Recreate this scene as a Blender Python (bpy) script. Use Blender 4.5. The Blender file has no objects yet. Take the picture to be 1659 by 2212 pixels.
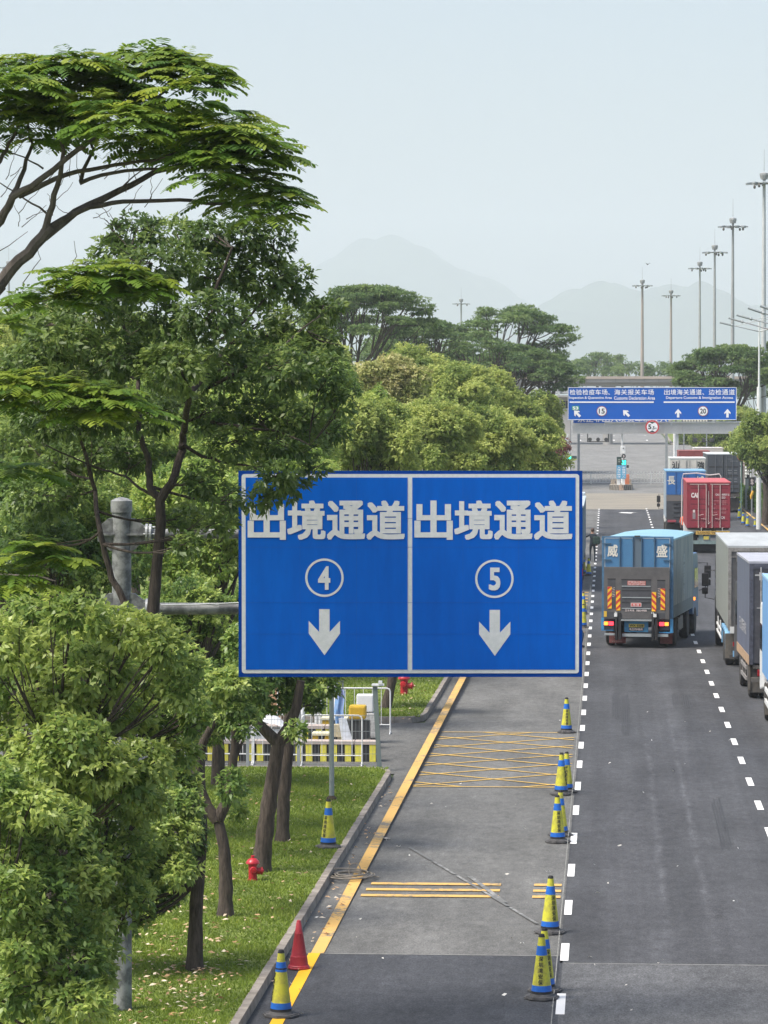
import bpy, bmesh, math, random
import numpy as np
from mathutils import Vector, Matrix, Euler
R = math.radians
random.seed(7)
S = bpy.context.scene
COL = S.collection

# ------------------------------------------------------------------ camera
CAM_H = 7.85
F = 7300.0                     # focal length in units of a 1659 x 2212 picture
YAW = math.atan(481.5 / F); TILT = math.atan(209.0 / F)
cam = bpy.data.cameras.new("camera"); camo = bpy.data.objects.new("camera", cam); COL.objects.link(camo)
camo.location = (0, 0, CAM_H)
camo.rotation_euler = (math.pi / 2 - TILT, 0, YAW)
cam.sensor_fit = 'HORIZONTAL'; cam.sensor_width = 36.0; cam.lens = 36.0 * F / 1659.0
cam.clip_start = 0.5; cam.clip_end = 30000
S.camera = camo
CM = Euler((math.pi / 2 - TILT, 0, YAW)).to_matrix()
C0 = Vector((0, 0, CAM_H))

# ------------------------------------------------------------------ sky, sun, exposure
w = bpy.data.worlds.new("World"); S.world = w; w.use_nodes = True
nt = w.node_tree; bgn = nt.nodes["Background"]
sky = nt.nodes.new("ShaderNodeTexSky"); sky.sky_type = 'NISHITA'; sky.sun_disc = False
SUND = Vector((0.44, 0.26, -0.86)).normalized()
sky.sun_elevation = math.asin(-SUND.z); sky.sun_rotation = math.atan2(-SUND.x, -SUND.y)
sky.air_density = 1.0; sky.dust_density = 4.0; sky.ozone_density = 1.0; sky.altitude = 0
nt.links.new(sky.outputs[0], bgn.inputs[0]); bgn.inputs[1].default_value = 0.118
sun = bpy.data.lights.new("sun", 'SUN'); sun.energy = 2.6; sun.angle = R(22); sun.color = (1.0, 0.95, 0.87)
suno = bpy.data.objects.new("sun", sun); COL.objects.link(suno)
suno.rotation_euler = SUND.to_track_quat('-Z', 'Y').to_euler()
S.view_settings.view_transform = 'Standard'; S.view_settings.look = 'None'
S.view_settings.gamma = 1.0; S.view_settings.exposure = 0.86; S.view_settings.use_curve_mapping = False
S.cycles.use_denoising = True
S.cycles.max_bounces = 6; S.cycles.diffuse_bounces = 4; S.cycles.glossy_bounces = 2
S.cycles.transmission_bounces = 3; S.cycles.volume_bounces = 1; S.cycles.transparent_max_bounces = 8

# ------------------------------------------------------------------ geometry of the place
PROF = [(-100, 0), (150, 0), (200, .08), (250, .5), (320, .9), (400, 2.2), (450, 3.4), (520, 4.6), (600, 5.4), (800, 6.6), (1200, 7), (16000, 7)]
def zg(Y):
    return float(np.interp(Y, [p[0] for p in PROF], [p[1] for p in PROF]))
def ray(x, y):
    return (CM @ Vector(((x - 829.5) / F, (1106 - y) / F, -1.0)))
def G(x, y, dz=0.0):
    """the point of the ground (raised by dz) seen at a place of the photo"""
    d = ray(x, y); a, b = 20.0, 3000.0
    for _ in range(60):
        m = (a + b) / 2; p = C0 + d * m
        if p.z > zg(p.y) + dz: a = m
        else: b = m
    return C0 + d * a
def W(x, y, Y):
    d = ray(x, y); return C0 + d * (Y / d.y)
def PX(Y): return F / Y          # photo units per metre at a distance

# ------------------------------------------------------------------ objects
def tag(o, label=None, cat=None, group=None, kind=None):
    if label: o["label"] = label
    if cat: o["category"] = cat
    if group: o["group"] = group
    if kind: o["kind"] = kind
    return o
def empty(name, loc=(0, 0, 0), rz=0.0, label=None, cat=None, group=None):
    o = bpy.data.objects.new(name, None); COL.objects.link(o); o.location = loc; o.rotation_euler = (0, 0, rz)
    o.empty_display_size = 0.2
    return tag(o, label, cat, group)
def link(name, me, parent=None, mats=None):
    o = bpy.data.objects.new(name, me); COL.objects.link(o)
    if parent: o.parent = parent
    if mats is not None:
        for m in (mats if isinstance(mats, (list, tuple)) else [mats]): me.materials.append(m)
    return o
KIDS = {}
def copy_tree(o, parent=None):
    c = o.copy(); COL.objects.link(c)
    if parent: c.parent = parent
    for ch in [k for k in ALL() if k.parent == o]: copy_tree(ch, c)
    return c
def ALL(): return list(COL.objects)

class MB:
    def __init__(s): s.v = []; s.f = []; s.m = []; s.smooth = False
    def add(s, vs, fs, mi=0):
        n = len(s.v); s.v += [tuple(v) for v in vs]; s.f += [tuple(i + n for i in f) for f in fs]; s.m += [mi] * len(fs); return s
    def box(s, x0, x1, y0, y1, z0, z1, mi=0):
        if x0 > x1: x0, x1 = x1, x0
        if y0 > y1: y0, y1 = y1, y0
        if z0 > z1: z0, z1 = z1, z0
        return s.add([(x0, y0, z0), (x1, y0, z0), (x1, y1, z0), (x0, y1, z0), (x0, y0, z1), (x1, y0, z1), (x1, y1, z1), (x0, y1, z1)],
                     [(0, 3, 2, 1), (4, 5, 6, 7), (0, 1, 5, 4), (1, 2, 6, 5), (2, 3, 7, 6), (3, 0, 4, 7)], mi)
    def prism(s, poly, y0, y1, mi=0):      # poly in (x, z), extruded along y; counter-clockwise seen from -y
        n = len(poly)
        return s.add([(p[0], y0, p[1]) for p in poly] + [(p[0], y1, p[1]) for p in poly],
                     [tuple(range(n)), tuple(range(2 * n - 1, n - 1, -1))] + [(i, i + n, (i + 1) % n + n, (i + 1) % n) for i in range(n)], mi)
    def prismx(s, poly, x0, x1, mi=0):     # poly in (y, z), extruded along x
        n = len(poly)
        return s.add([(x0, p[0], p[1]) for p in poly] + [(x1, p[0], p[1]) for p in poly],
                     [tuple(range(n - 1, -1, -1)), tuple(range(n, 2 * n))] + [(i, (i + 1) % n, (i + 1) % n + n, i + n) for i in range(n)], mi)
    def prismz(s, poly, z0, z1, mi=0):
        n = len(poly)
        return s.add([(p[0], p[1], z0) for p in poly] + [(p[0], p[1], z1) for p in poly],
                     [tuple(range(n - 1, -1, -1)), tuple(range(n, 2 * n))] + [(i, (i + 1) % n, (i + 1) % n + n, i + n) for i in range(n)], mi)
    def tube(s, path, r, n=8, mi=0, cap=True):
        path = [Vector(p) for p in path]
        rs = r if isinstance(r, (list, tuple)) else [r] * len(path)
        base = len(s.v); prev = None
        for i, p in enumerate(path):
            t = (path[min(i + 1, len(path) - 1)] - path[max(i - 1, 0)]).normalized()
            if prev is None:
                a = Vector((0, 0, 1)) if abs(t.z) < .9 else Vector((1, 0, 0)); u = t.cross(a).normalized()
            else: u = (prev - t * prev.dot(t)).normalized()
            prev = u; v = t.cross(u)
            for k in range(n):
                an = 2 * math.pi * k / n; s.v.append(tuple(p + (u * math.cos(an) + v * math.sin(an)) * rs[i]))
        for i in range(len(path) - 1):
            for k in range(n):
                a = base + i * n + k; b = base + i * n + (k + 1) % n
                s.f.append((a, a + n, b + n, b)); s.m.append(mi)
        if cap:
            s.f.append(tuple(base + k for k in range(n))); s.m.append(mi)
            e = base + (len(path) - 1) * n; s.f.append(tuple(e + n - 1 - k for k in range(n))); s.m.append(mi)
        return s
    def cyl(s, p0, p1, r0, r1=None, n=12, mi=0): return s.tube([p0, p1], [r0, r0 if r1 is None else r1], n, mi)
    def lathe(s, prof, n=20, c=(0, 0, 0), mi=0, rot=0.0):
        base = len(s.v)
        for (r, z) in prof:
            for k in range(n):
                a = 2 * math.pi * k / n + rot; s.v.append((c[0] + r * math.cos(a), c[1] + r * math.sin(a), c[2] + z))
        for i in range(len(prof) - 1):
            for k in range(n):
                a = base + i * n + k; b = base + i * n + (k + 1) % n
                s.f.append((a, b, b + n, a + n)); s.m.append(mi)
        s.f.append(tuple(base + n - 1 - k for k in range(n))); s.m.append(mi)
        e = base + (len(prof) - 1) * n; s.f.append(tuple(e + k for k in range(n))); s.m.append(mi)
        return s
    def xf(s, M, start=0):
        for i in range(start, len(s.v)): s.v[i] = tuple(M @ Vector(s.v[i]))
        return s
    def build(s, name, mats, parent=None, smooth=False, bevel=0.0):
        me = bpy.data.meshes.new(name); me.from_pydata(s.v, [], s.f)
        mats = mats if isinstance(mats, (list, tuple)) else [mats]
        for m in mats: me.materials.append(m)
        if len(mats) > 1: me.polygons.foreach_set("material_index", s.m)
        if bevel:
            bm = bmesh.new(); bm.from_mesh(me)
            es = [e for e in bm.edges if len(e.link_faces) == 2 and e.calc_face_angle(0) > .6]
            bmesh.ops.bevel(bm, geom=es, offset=bevel, segments=2, affect='EDGES', profile=.6)
            bm.to_mesh(me); bm.free()
        if smooth:
            me.polygons.foreach_set("use_smooth", [True] * len(me.polygons))
            me.set_sharp_from_angle(angle=R(38))
        me.update()
        o = bpy.data.objects.new(name, me); COL.objects.link(o)
        if parent: o.parent = parent
        return o

# lettering: glyph outlines of the built-in font as mesh, fitted into a box (x0, x1, z0, z1) facing -y
TXT = {}
def glyph(body, off=0.0):
    k = (body, off)
    if k not in TXT:
        c = bpy.data.curves.new("lettering", 'FONT'); c.body = body; c.resolution_u = 3
        o = bpy.data.objects.new("lettering", c); COL.objects.link(o)
        me = bpy.data.meshes.new_from_object(o.evaluated_get(bpy.context.evaluated_depsgraph_get()))
        co = [v.co.copy() for v in me.vertices]; fs = [tuple(p.vertices) for p in me.polygons]
        bpy.data.objects.remove(o); bpy.data.curves.remove(c); bpy.data.meshes.remove(me)
        if off:       # heavier strokes: thin layers of the outline, each shifted a little and laid just over the last
            co0, fs0, n0 = co, fs, len(co); co = [(c_.x, c_.y, 0) for c_ in co0]; fs = list(fs0)
            for q in range(8):
                dx_, dy_ = off * (1, 1, 0, -1, -1, -1, 0, 1)[q], off * (0, 1, 1, 1, 0, -1, -1, -1)[q]
                fs += [tuple(i + len(co) for i in f_) for f_ in fs0]; co = co + [(c_.x + dx_, c_.y + dy_, q + 1) for c_ in co0]
            co = [Vector(v_) for v_ in co]
        TXT[k] = (co, fs)
    return TXT[k]
def text(mb, body, x0, x1, z0, z1, y, off=0.0, mi=0):
    co, fs = glyph(body, off)
    if not co: return mb
    ax = min(c.x for c in co); bx = max(c.x for c in co); ay = min(c.y for c in co); by = max(c.y for c in co)
    mb.add([(x0 + (c.x - ax) / (bx - ax) * (x1 - x0), y - c.z * .0003, z0 + (c.y - ay) / (by - ay + 1e-9) * (z1 - z0)) for c in co], fs, mi)
    return mb
def textrow(mb, body, x0, x1, z0, z1, y, off=0.0, fill=.92, mi=0):   # one cell per character
    n = len(body); wd = (x1 - x0) / n
    for i, ch in enumerate(body):
        if ch == ' ': continue
        a = x0 + wd * (i + (1 - fill) / 2)
        if ch in '、，': text(mb, ch, a, a + wd * .28, z0, z0 + (z1 - z0) * .3, y, off, mi)
        else: text(mb, ch, a, a + wd * fill, z0, z1, y, off, mi)
    return mb

# ------------------------------------------------------------------ materials
MATS = {}
def mat(name, col, rough=.6, metal=0.0, var=0.0, scale=3.0, col2=None, bump=0.0, bscale=40.0, spec=.5, emit=None, estr=0.0, stretch=(1, 1, 1), detail=5.0, coord='Object', lo=.35, hi=.65, coat=0.0):
    if name in MATS: return MATS[name]
    m = bpy.data.materials.new(name); m.use_nodes = True; n = m.node_tree.nodes; l = m.node_tree.links
    b = n["Principled BSDF"]; b.inputs["Base Color"].default_value = (*col, 1); b.inputs["Roughness"].default_value = rough
    b.inputs["Metallic"].default_value = metal; b.inputs["Specular IOR Level"].default_value = spec
    if coat: b.inputs["Coat Weight"].default_value = coat
    if emit: b.inputs["Emission Color"].default_value = (*emit, 1); b.inputs["Emission Strength"].default_value = estr
    if var or col2 or bump:
        tc = n.new("ShaderNodeTexCoord"); mp = n.new("ShaderNodeMapping"); mp.inputs["Scale"].default_value = stretch
        l.new(tc.outputs[coord], mp.inputs[0])
    if var or col2:
        tx = n.new("ShaderNodeTexNoise"); tx.inputs["Scale"].default_value = scale; tx.inputs["Detail"].default_value = detail; tx.inputs["Roughness"].default_value = .65
        l.new(mp.outputs[0], tx.inputs["Vector"])
        rp = n.new("ShaderNodeValToRGB"); rp.color_ramp.elements[0].position = lo; rp.color_ramp.elements[1].position = hi
        c2 = col2 if col2 else tuple(c * (1 - var) for c in col)
        c1 = col if col2 else tuple(min(1, c * (1 + var)) for c in col)
        rp.color_ramp.elements[0].color = (*c2, 1); rp.color_ramp.elements[1].color = (*c1, 1)
        l.new(tx.outputs[0], rp.inputs[0]); l.new(rp.outputs[0], b.inputs["Base Color"])
    if bump:
        t2 = n.new("ShaderNodeTexNoise"); t2.inputs["Scale"].default_value = bscale; t2.inputs["Detail"].default_value = 4
        l.new(mp.outputs[0], t2.inputs["Vector"]); bp = n.new("ShaderNodeBump"); bp.inputs["Strength"].default_value = bump; bp.inputs["Distance"].default_value = .02
        l.new(t2.outputs[0], bp.inputs["Height"]); l.new(bp.outputs[0], b.inputs["Normal"])
    MATS[name] = m; return m

def asphalt(name, base, tone, streak=0.0, speck=.35, crack=0.0, ruts=()):
    """fine aggregate, broad wear, and wheel-path streaks that run along the lane"""
    m = bpy.data.materials.new(name); m.use_nodes = True; n = m.node_tree.nodes; l = m.node_tree.links
    b = n["Principled BSDF"]; b.inputs["Roughness"].default_value = .85; b.inputs["Specular IOR Level"].default_value = .3
    tc = n.new("ShaderNodeTexCoord")
    def noise(scale, st, det=4, rough=.6):
        mp = n.new("ShaderNodeMapping"); mp.inputs["Scale"].default_value = st; l.new(tc.outputs["Object"], mp.inputs[0])
        t = n.new("ShaderNodeTexNoise"); t.inputs["Scale"].default_value = scale; t.inputs["Detail"].default_value = det; t.inputs["Roughness"].default_value = rough
        l.new(mp.outputs[0], t.inputs["Vector"]); return t.outputs[0]
    def ramp(src, a, b_, ca, cb):
        r = n.new("ShaderNodeMapRange"); r.inputs["From Min"].default_value = a; r.inputs["From Max"].default_value = b_
        r.inputs["To Min"].default_value = ca; r.inputs["To Max"].default_value = cb; l.new(src, r.inputs[0]); return r.outputs[0]
    def mul(a, c):
        q = n.new("ShaderNodeMath"); q.operation = 'MULTIPLY'; l.new(a, q.inputs[0]); l.new(c, q.inputs[1]); return q.outputs[0]
    v = ramp(noise(38, (1, .35, 1), 3, .8), .3, .7, 1 - speck, 1 + speck)
    v = mul(v, ramp(noise(9, (1, .30, 1), 6, .85), .3, .7, 1 - speck * .8, 1 + speck * .8))
    v = mul(v, ramp(noise(.55, (1, .30, 1), 6), .3, .7, 1 - tone, 1 + tone))
    v = mul(v, ramp(noise(3.5, (1, .5, 1), 6, .7), .3, .7, 1 - tone * .7, 1 + tone * .7))
    v = mul(v, ramp(noise(1.9, (1, .35, 1), 5, .7), .58, .72, 1, .76))
    if streak: v = mul(v, ramp(noise(1.3, (1, .012, 1), 4, .6), .3, .7, 1 - streak, 1 + streak))
    if crack:
        vo = n.new("ShaderNodeTexVoronoi"); vo.feature = 'DISTANCE_TO_EDGE'; vo.inputs["Scale"].default_value = .22
        mp = n.new("ShaderNodeMapping"); mp.inputs["Scale"].default_value = (1, .6, 1)
        ad = n.new("ShaderNodeVectorMath"); ad.operation = 'ADD'; nz = n.new("ShaderNodeTexNoise"); nz.inputs["Scale"].default_value = 2.0
        l.new(tc.outputs["Object"], nz.inputs["Vector"]); l.new(tc.outputs["Object"], ad.inputs[0]); l.new(nz.outputs["Color"], ad.inputs[1])
        l.new(ad.outputs[0], mp.inputs[0]); l.new(mp.outputs[0], vo.inputs["Vector"])
        v = mul(v, ramp(vo.outputs["Distance"], 0, .012, 1 - crack, 1))
    if ruts:       # dusty wear bands that run along the lane, broken up by noise
        sp = n.new("ShaderNodeSeparateXYZ"); l.new(tc.outputs["Object"], sp.inputs[0])
        patch = ramp(noise(2.2, (1, .25, 1), 7, .75), .42, .66, 0, 1); wig = ramp(noise(.6, (1, .6, 1), 3), .3, .7, -.05, .05)
        fade = mul(ramp(sp.outputs["Y"], 50, 56, 0, 1), ramp(sp.outputs["Y"], 100, 78, 0, 1))
        def m2(op, p_, q_):
            k_ = n.new("ShaderNodeMath"); k_.operation = op
            for i_, s_ in enumerate((p_, q_)):
                if isinstance(s_, (int, float)): k_.inputs[i_].default_value = s_
                elif s_ is not None: l.new(s_, k_.inputs[i_])
            return k_.outputs[0]
        xw = m2('ADD', sp.outputs["X"], wig)
        for x0_, wd_ in ruts:
            band = ramp(m2('ABSOLUTE', m2('SUBTRACT', xw, x0_), None), 0, wd_, 1, 0)
            v = mul(v, m2('ADD', m2('MULTIPLY', mul(mul(band, patch), fade), .75), 1.0))
    mx = n.new("ShaderNodeVectorMath"); mx.operation = 'SCALE'; mx.inputs[0].default_value = base; l.new(v, mx.inputs["Scale"])
    l.new(mx.outputs[0], b.inputs["Base Color"])
    bp = n.new("ShaderNodeBump"); bp.inputs["Strength"].default_value = .35; bp.inputs["Distance"].default_value = .01
    l.new(noise(60, (1, 1, 1), 2), bp.inputs["Height"]); l.new(bp.outputs[0], b.inputs["Normal"])
    MATS[name] = m; return m

def paint(name, col, worn=.3, under=(.07, .07, .07)):
    """road paint with wear holes that show the asphalt colour"""
    m = bpy.data.materials.new(name); m.use_nodes = True; n = m.node_tree.nodes; l = m.node_tree.links
    b = n["Principled BSDF"]; b.inputs["Roughness"].default_value = .7
    tc = n.new("ShaderNodeTexCoord"); t = n.new("ShaderNodeTexNoise"); t.inputs["Scale"].default_value = 9; t.inputs["Detail"].default_value = 8; t.inputs["Roughness"].default_value = .75
    t3 = n.new("ShaderNodeTexNoise"); t3.inputs["Scale"].default_value = .8; t3.inputs["Detail"].default_value = 2
    ad = n.new("ShaderNodeMath"); ad.operation = 'MULTIPLY_ADD'; ad.inputs[1].default_value = .6
    l.new(tc.outputs["Object"], t.inputs["Vector"]); l.new(tc.outputs["Object"], t3.inputs["Vector"])
    l.new(t3.outputs[0], ad.inputs[0]); l.new(t.outputs[0], ad.inputs[2])
    rp = n.new("ShaderNodeValToRGB"); rp.color_ramp.elements[0].position = 1.0 - worn * .5; rp.color_ramp.elements[1].position = 1.08 - worn * .5
    ad.use_clamp = False; rp.color_ramp.elements[0].position = (1.0 - worn * .5) / 1.6; rp.color_ramp.elements[1].position = (1.10 - worn * .5) / 1.6
    dv = n.new("ShaderNodeMath"); dv.operation = "DIVIDE"; dv.inputs[1].default_value = 1.6; l.new(ad.outputs[0], dv.inputs[0])
    mid = tuple(c * .86 for c in col)
    rp.color_ramp.elements[0].color = (*col, 1); rp.color_ramp.elements[1].color = (*under, 1)
    l.new(dv.outputs[0], rp.inputs[0]); l.new(rp.outputs[0], b.inputs["Base Color"]); MATS[name] = m; return m

WHITE = mat("white_sign_sheeting", (.72, .74, .75), .45, var=.06, scale=2)
BLACK = mat("black_rubber", (.022, .022, .024), .75, var=.3, scale=8)
DARKM = mat("dark_grime_metal", (.045, .045, .048), .6, var=.4, scale=5)
GALV = mat("galvanised_steel", (.42, .44, .45), .45, metal=.35, var=.15, scale=4)
GREYP = mat("grey_painted_steel", (.30, .33, .34), .5, var=.12, scale=5)
WHITEP = mat("white_painted_metal", (.72, .73, .72), .5, var=.08, scale=4)
GLASS = mat("dark_glass", (.02, .025, .03), .08, spec=.8)
YELLOW = mat("yellow_plastic", (.72, .62, .03), .45, var=.18, scale=7)
BLUEP = mat("blue_reflective_band", (.012, .13, .52), .4, var=.15, scale=9)
# ------------------------------------------------------------------ ground, road, markings
def ribbon(name, xa, xb, Y0, Y1, dz, m, label=None, xsteps=1):
    """a sheet between two X limits (numbers or functions of Y) that follows the rise of the ground"""
    ys = sorted(set([Y0, Y1] + [p[0] for p in PROF if Y0 < p[0] < Y1] + list(np.arange(math.ceil(Y0 / 20) * 20, min(Y1, 900), 20.0))))
    ys = [y for y in ys if Y0 <= y <= Y1]
    fa = xa if callable(xa) else (lambda y: xa); fb = xb if callable(xb) else (lambda y: xb)
    mb = MB()
    for i, y in enumerate(ys):
        for k in range(xsteps + 1): mb.v.append((fa(y) + (fb(y) - fa(y)) * k / xsteps, y, zg(y) + dz))
    n = xsteps + 1
    for i in range(len(ys) - 1):
        for k in range(xsteps): mb.f.append((i * n + k, i * n + k + 1, (i + 1) * n + k + 1, (i + 1) * n + k)); mb.m.append(0)
    o = mb.build(name, m); o["kind"] = "structure"; return o

M_GROUND = mat("field_ground", (.09, .12, .045), .95, col2=(.05, .075, .03), scale=.15)
M_OLD = asphalt("old_asphalt", (.132, .132, .126), .28, streak=.08, speck=.38, crack=.0)
M_NEW = asphalt("new_asphalt", (.063, .065, .070), .26, streak=.22, speck=.34, ruts=((.96, .10), (1.62, .09)))
M_PATCH = asphalt("fresh_asphalt_patch", (.055, .058, .065), .28, speck=.42)
M_MIDP = asphalt("grey_asphalt_patch", (.096, .098, .101), .26, speck=.45)
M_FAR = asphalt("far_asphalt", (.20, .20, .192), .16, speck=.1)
M_CONC = mat("worn_concrete_apron", (.29, .265, .21), .9, col2=(.20, .185, .155), scale=.9, stretch=(.25, 1.2, 1))
ribbon("ground", -5000, 5000, -90, 12800, -.03, M_GROUND)
ribbon("road", -4.63, 11.2, -40, 420, 0.0, M_OLD)
ribbon("road_surface_new", -.66, 11.2, 48.3, 300, .004, M_NEW)
ribbon("road_patch_fresh", -4.63, -.62, 20, 48.9, .004, M_PATCH)
ribbon("road_patch_grey", -.62, 11.2, 20, 48.3, .005, M_MIDP)
ribbon("concrete_apron", -12, 11.2, 262, 305, .008, M_CONC)
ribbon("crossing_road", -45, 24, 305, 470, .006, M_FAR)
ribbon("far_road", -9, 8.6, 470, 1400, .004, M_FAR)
ribbon("side_entrance_road", -40, -4.60, 73.7, 86.0, -.004, M_OLD)
P_WHITE = paint("white_road_paint", (.80, .80, .78), .10, (.09, .09, .09))
P_WORN = paint("worn_white_road_paint", (.34, .34, .325), .64, (.15, .15, .143))
P_TAR = mat("tar_seam", (.03, .03, .032), .7)
P_SEAM = mat("dusty_joint", (.23, .23, .215), .9, var=.3, scale=6)
P_YNEW = paint("fresh_yellow_road_paint", (.85, .46, .01), .05, (.08, .08, .08))
P_YOLD = paint("worn_yellow_road_paint", (.66, .40, .11), .36, (.20, .18, .14))
P_YBOX = paint("yellow_box_paint", (.62, .40, .09), .22, (.10, .10, .096))
def strip(mb, x0, y0, x1, y1, wd, dz):
    d = Vector((x1 - x0, y1 - y0)); d.normalize(); nn = Vector((-d.y, d.x)) * wd / 2
    ps = [(x0 + nn.x, y0 + nn.y), (x1 + nn.x, y1 + nn.y), (x1 - nn.x, y1 - nn.y), (x0 - nn.x, y0 - nn.y)]
    mb.add([(p[0], p[1], zg(p[1]) + dz) for p in ps], [(3, 2, 1, 0)])
def rect(mb, x0, x1, y0, y1, dz):
    mb.add([(x0, y0, zg(y0) + dz), (x1, y0, zg(y0) + dz), (x1, y1, zg(y1) + dz), (x0, y1, zg(y1) + dz)], [(0, 1, 2, 3)])
DZ = .012
mb = MB(); y = 48.5 - 4.43 * 3
while y < 262:
    j = random.uniform(-.05, .05)
    rect(mb, -.66, -.54, y + j, y + j + 1.6, DZ)
    rect(mb, 3.00, 3.13, y + 1.1 + j, y + 2.7 + j, DZ) if y > 56 else None
    y += 4.43
mb.build("lane_line_white_dashes", P_WHITE)["kind"] = "structure"
mb = MB(); strip(mb, -.70, 30, -.70, 262, .012, DZ - .003)
for (yy, a, b_) in ((48.9, -4.6, -.7), (48.25, -.6, 11), (262, -4.6, 11)): strip(mb, a, yy, b_, yy, .045 if yy < 60 else .3, DZ - .003)

mb.build("road_joint", P_SEAM)["kind"] = "structure"
mb = MB(); strip(mb, -4.24, 20, -4.24, 48.9, .17, DZ); mb.build("edge_line_yellow", P_YNEW)["kind"] = "structure"
mb = MB(); strip(mb, -4.20, 48.9, -4.20, 300, .19, DZ); strip(mb, 10.5, 150, 10.5, 300, .15, DZ); strip(mb, 8.2, 440, 8.2, 700, .25, DZ)
mb.build("edge_line_yellow_worn", P_YOLD)["kind"] = "structure"
# box junction
mb = MB(); x0, x1, y0, y1 = -4.08, -.78, 71.1, 83.4
for q in ((x0, y0, x1, y0), (x0, y1, x1, y1)): strip(mb, *q, .085, DZ + .004)
def clip(a, b_):
    # clip a segment to the box (Liang-Barsky)
    t0, t1 = 0, 1; dx, dy = b_[0] - a[0], b_[1] - a[1]
    for p, q in ((-dx, a[0] - x0), (dx, x1 - a[0]), (-dy, a[1] - y0), (dy, y1 - a[1])):
        if abs(p) < 1e-9:
            if q < 0: return None
        else:
            t = q / p
            if p < 0: t0 = max(t0, t)
            else: t1 = min(t1, t)
    if t0 >= t1: return None
    return (a[0] + dx * t0, a[1] + dy * t0, a[0] + dx * t1, a[1] + dy * t1)
k = -8
while k < 16:
    for sgn in (1, -1):
        a = (x0, y0 + k) if sgn > 0 else (x1, y0 + k); b_ = (a[0] + sgn * 9, a[1] + 9 * .82)
        c = clip(a, b_)
        if c and abs(c[0] - c[2]) > .3: strip(mb, *c, .09, DZ + (.001 if sgn > 0 else .003))
    k += 2.05
mb.build("box_junction_yellow", P_YBOX)["kind"] = "structure"
mb = MB()
for yy in (54.75, 55.45, 56.15):
    rect(mb, -4.0 + (yy - 54.7) * .05, -1.75, yy, yy + .26, DZ + .002); rect(mb, -1.2, -.74, yy, yy + .26, DZ + .002)
yy = 122
while yy < 152: rect(mb, -3.9, -.8, yy, yy + .5, DZ + .002); yy += 2.5
mb.build("rumble_stripes_yellow", P_YOLD)["kind"] = "structure"
mb = MB()
pa, pb = G(885, 1832), G(1165, 2000)
for i in range(5):
    t0, t1 = i / 5, (i + .93) / 5; strip(mb, pa.x + (pb.x - pa.x) * t0, pa.y + (pb.y - pa.y) * t0, pa.x + (pb.x - pa.x) * t1, pa.y + (pb.y - pa.y) * t1, .06, DZ + .006)
pa, pb = G(1015, 1895), G(1090, 1952); strip(mb, pa.x, pa.y, pb.x, pb.y, .09, DZ + .008)
mb.build("worn_diagonal_line", P_WORN)["kind"] = "structure"
mb = MB()   # far markings, with the lane arrow beyond the truck
p = G(1350, 1108); mb.add([(p.x - .5, p.y, zg(p.y) + DZ), (p.x + .45, p.y - 1.6, zg(p.y) + DZ), (p.x + .6, p.y + .4, zg(p.y) + DZ), (p.x + .95, p.y + .9, zg(p.y) + DZ), (p.x + .25, p.y + 1.1, zg(p.y) + DZ), (p.x - .1, p.y + 2.4, zg(p.y) + DZ)], [(0, 1, 2, 3, 4, 5)])
for (xa, xb) in ((1253, 1259), (1326, 1326), (1398, 1391), (1344, 1344)):
    a, b_ = G(xa, 952), G(xb, 936)
    if xa == 1344: continue
    strip(mb, a.x, a.y, a.x + .6 * (b_.x - a.x), a.y + .6 * (b_.y - a.y), .28, DZ)
mb.build("far_road_lines", P_WHITE)["kind"] = "structure"
# seams and tyre marks on the new asphalt
mb = MB()
def tyre(x, ya, yb, wd=.022, n=4, gap=.055):
    for k in range(n):
        strip(mb, x + k * gap, ya + random.uniform(-.6, .6), x + k * gap + .03, yb + random.uniform(-.6, .6), wd, DZ - .004)
for (px, ya, yb) in ((1323, 1500, 1545), (1345, 1502, 1590), (1455, 1503, 1525), (1477, 1503, 1525), (1560, 1730, 1830)):
    a, b_ = G(px, yb), G(px, ya); tyre(a.x, a.y, b_.y)
mb.build("tyre_marks", P_TAR)["kind"] = "structure"
# kerbs and lawns
M_KERB = mat("kerb_concrete", (.34, .305, .26), .9, col2=(.19, .165, .14), scale=3.2, bump=.6, bscale=14)
def kerb(name, path, h=.15, wd=.13, side=1):
    mb = MB(); seg = []
    P = [Vector(p) for p in path]; off = []
    for i in range(len(P)):
        t = (P[min(i + 1, len(P) - 1)] - P[max(i - 1, 0)]).normalized(); off.append(Vector((-t.y, t.x)) * side)
    for i in range(len(P) - 1):
        n = max(1, int((P[i + 1] - P[i]).length / .98))
        for k in range(n):
            ta, tb = k / n, (k + .985) / n
            a = P[i].lerp(P[i + 1], ta); b_ = P[i].lerp(P[i + 1], tb); oa = off[i].lerp(off[i + 1], ta); ob = off[i].lerp(off[i + 1], tb)
            j = random.uniform(-.004, .004)
            q = [a, b_, b_ + ob * wd, a + oa * wd]
            for v in q: v
            pts = [(v.x, v.y, zg(v.y) - .01) for v in q] + [(v.x + o.x * .012, v.y + o.y * .012, zg(v.y) + h + j) for v, o in zip(q, (oa, ob, ob * 0, oa * 0))]
            mb.add(pts, [(0, 1, 5, 4), (1, 2, 6, 5), (2, 3, 7, 6), (3, 0, 4, 7), (4, 5, 6, 7)])
    o = mb.build(name, M_KERB); o["kind"] = "structure"; return o
arc1 = [(-4.63, 15), (-4.63, 72.6), (-4.70, 73.2), (-4.95, 73.6), (-5.3, 73.75), (-24, 73.75)]
kerb("kerb", arc1)
arc2 = [(-24, 85.9), (-5.4, 85.9), (-4.95, 86.05), (-4.70, 86.5), (-4.63, 87.2), (-4.63, 262)]
kerb("kerb", arc2)
kerb("kerb", [(11.2, 60), (11.2, 262)], side=-1)
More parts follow.
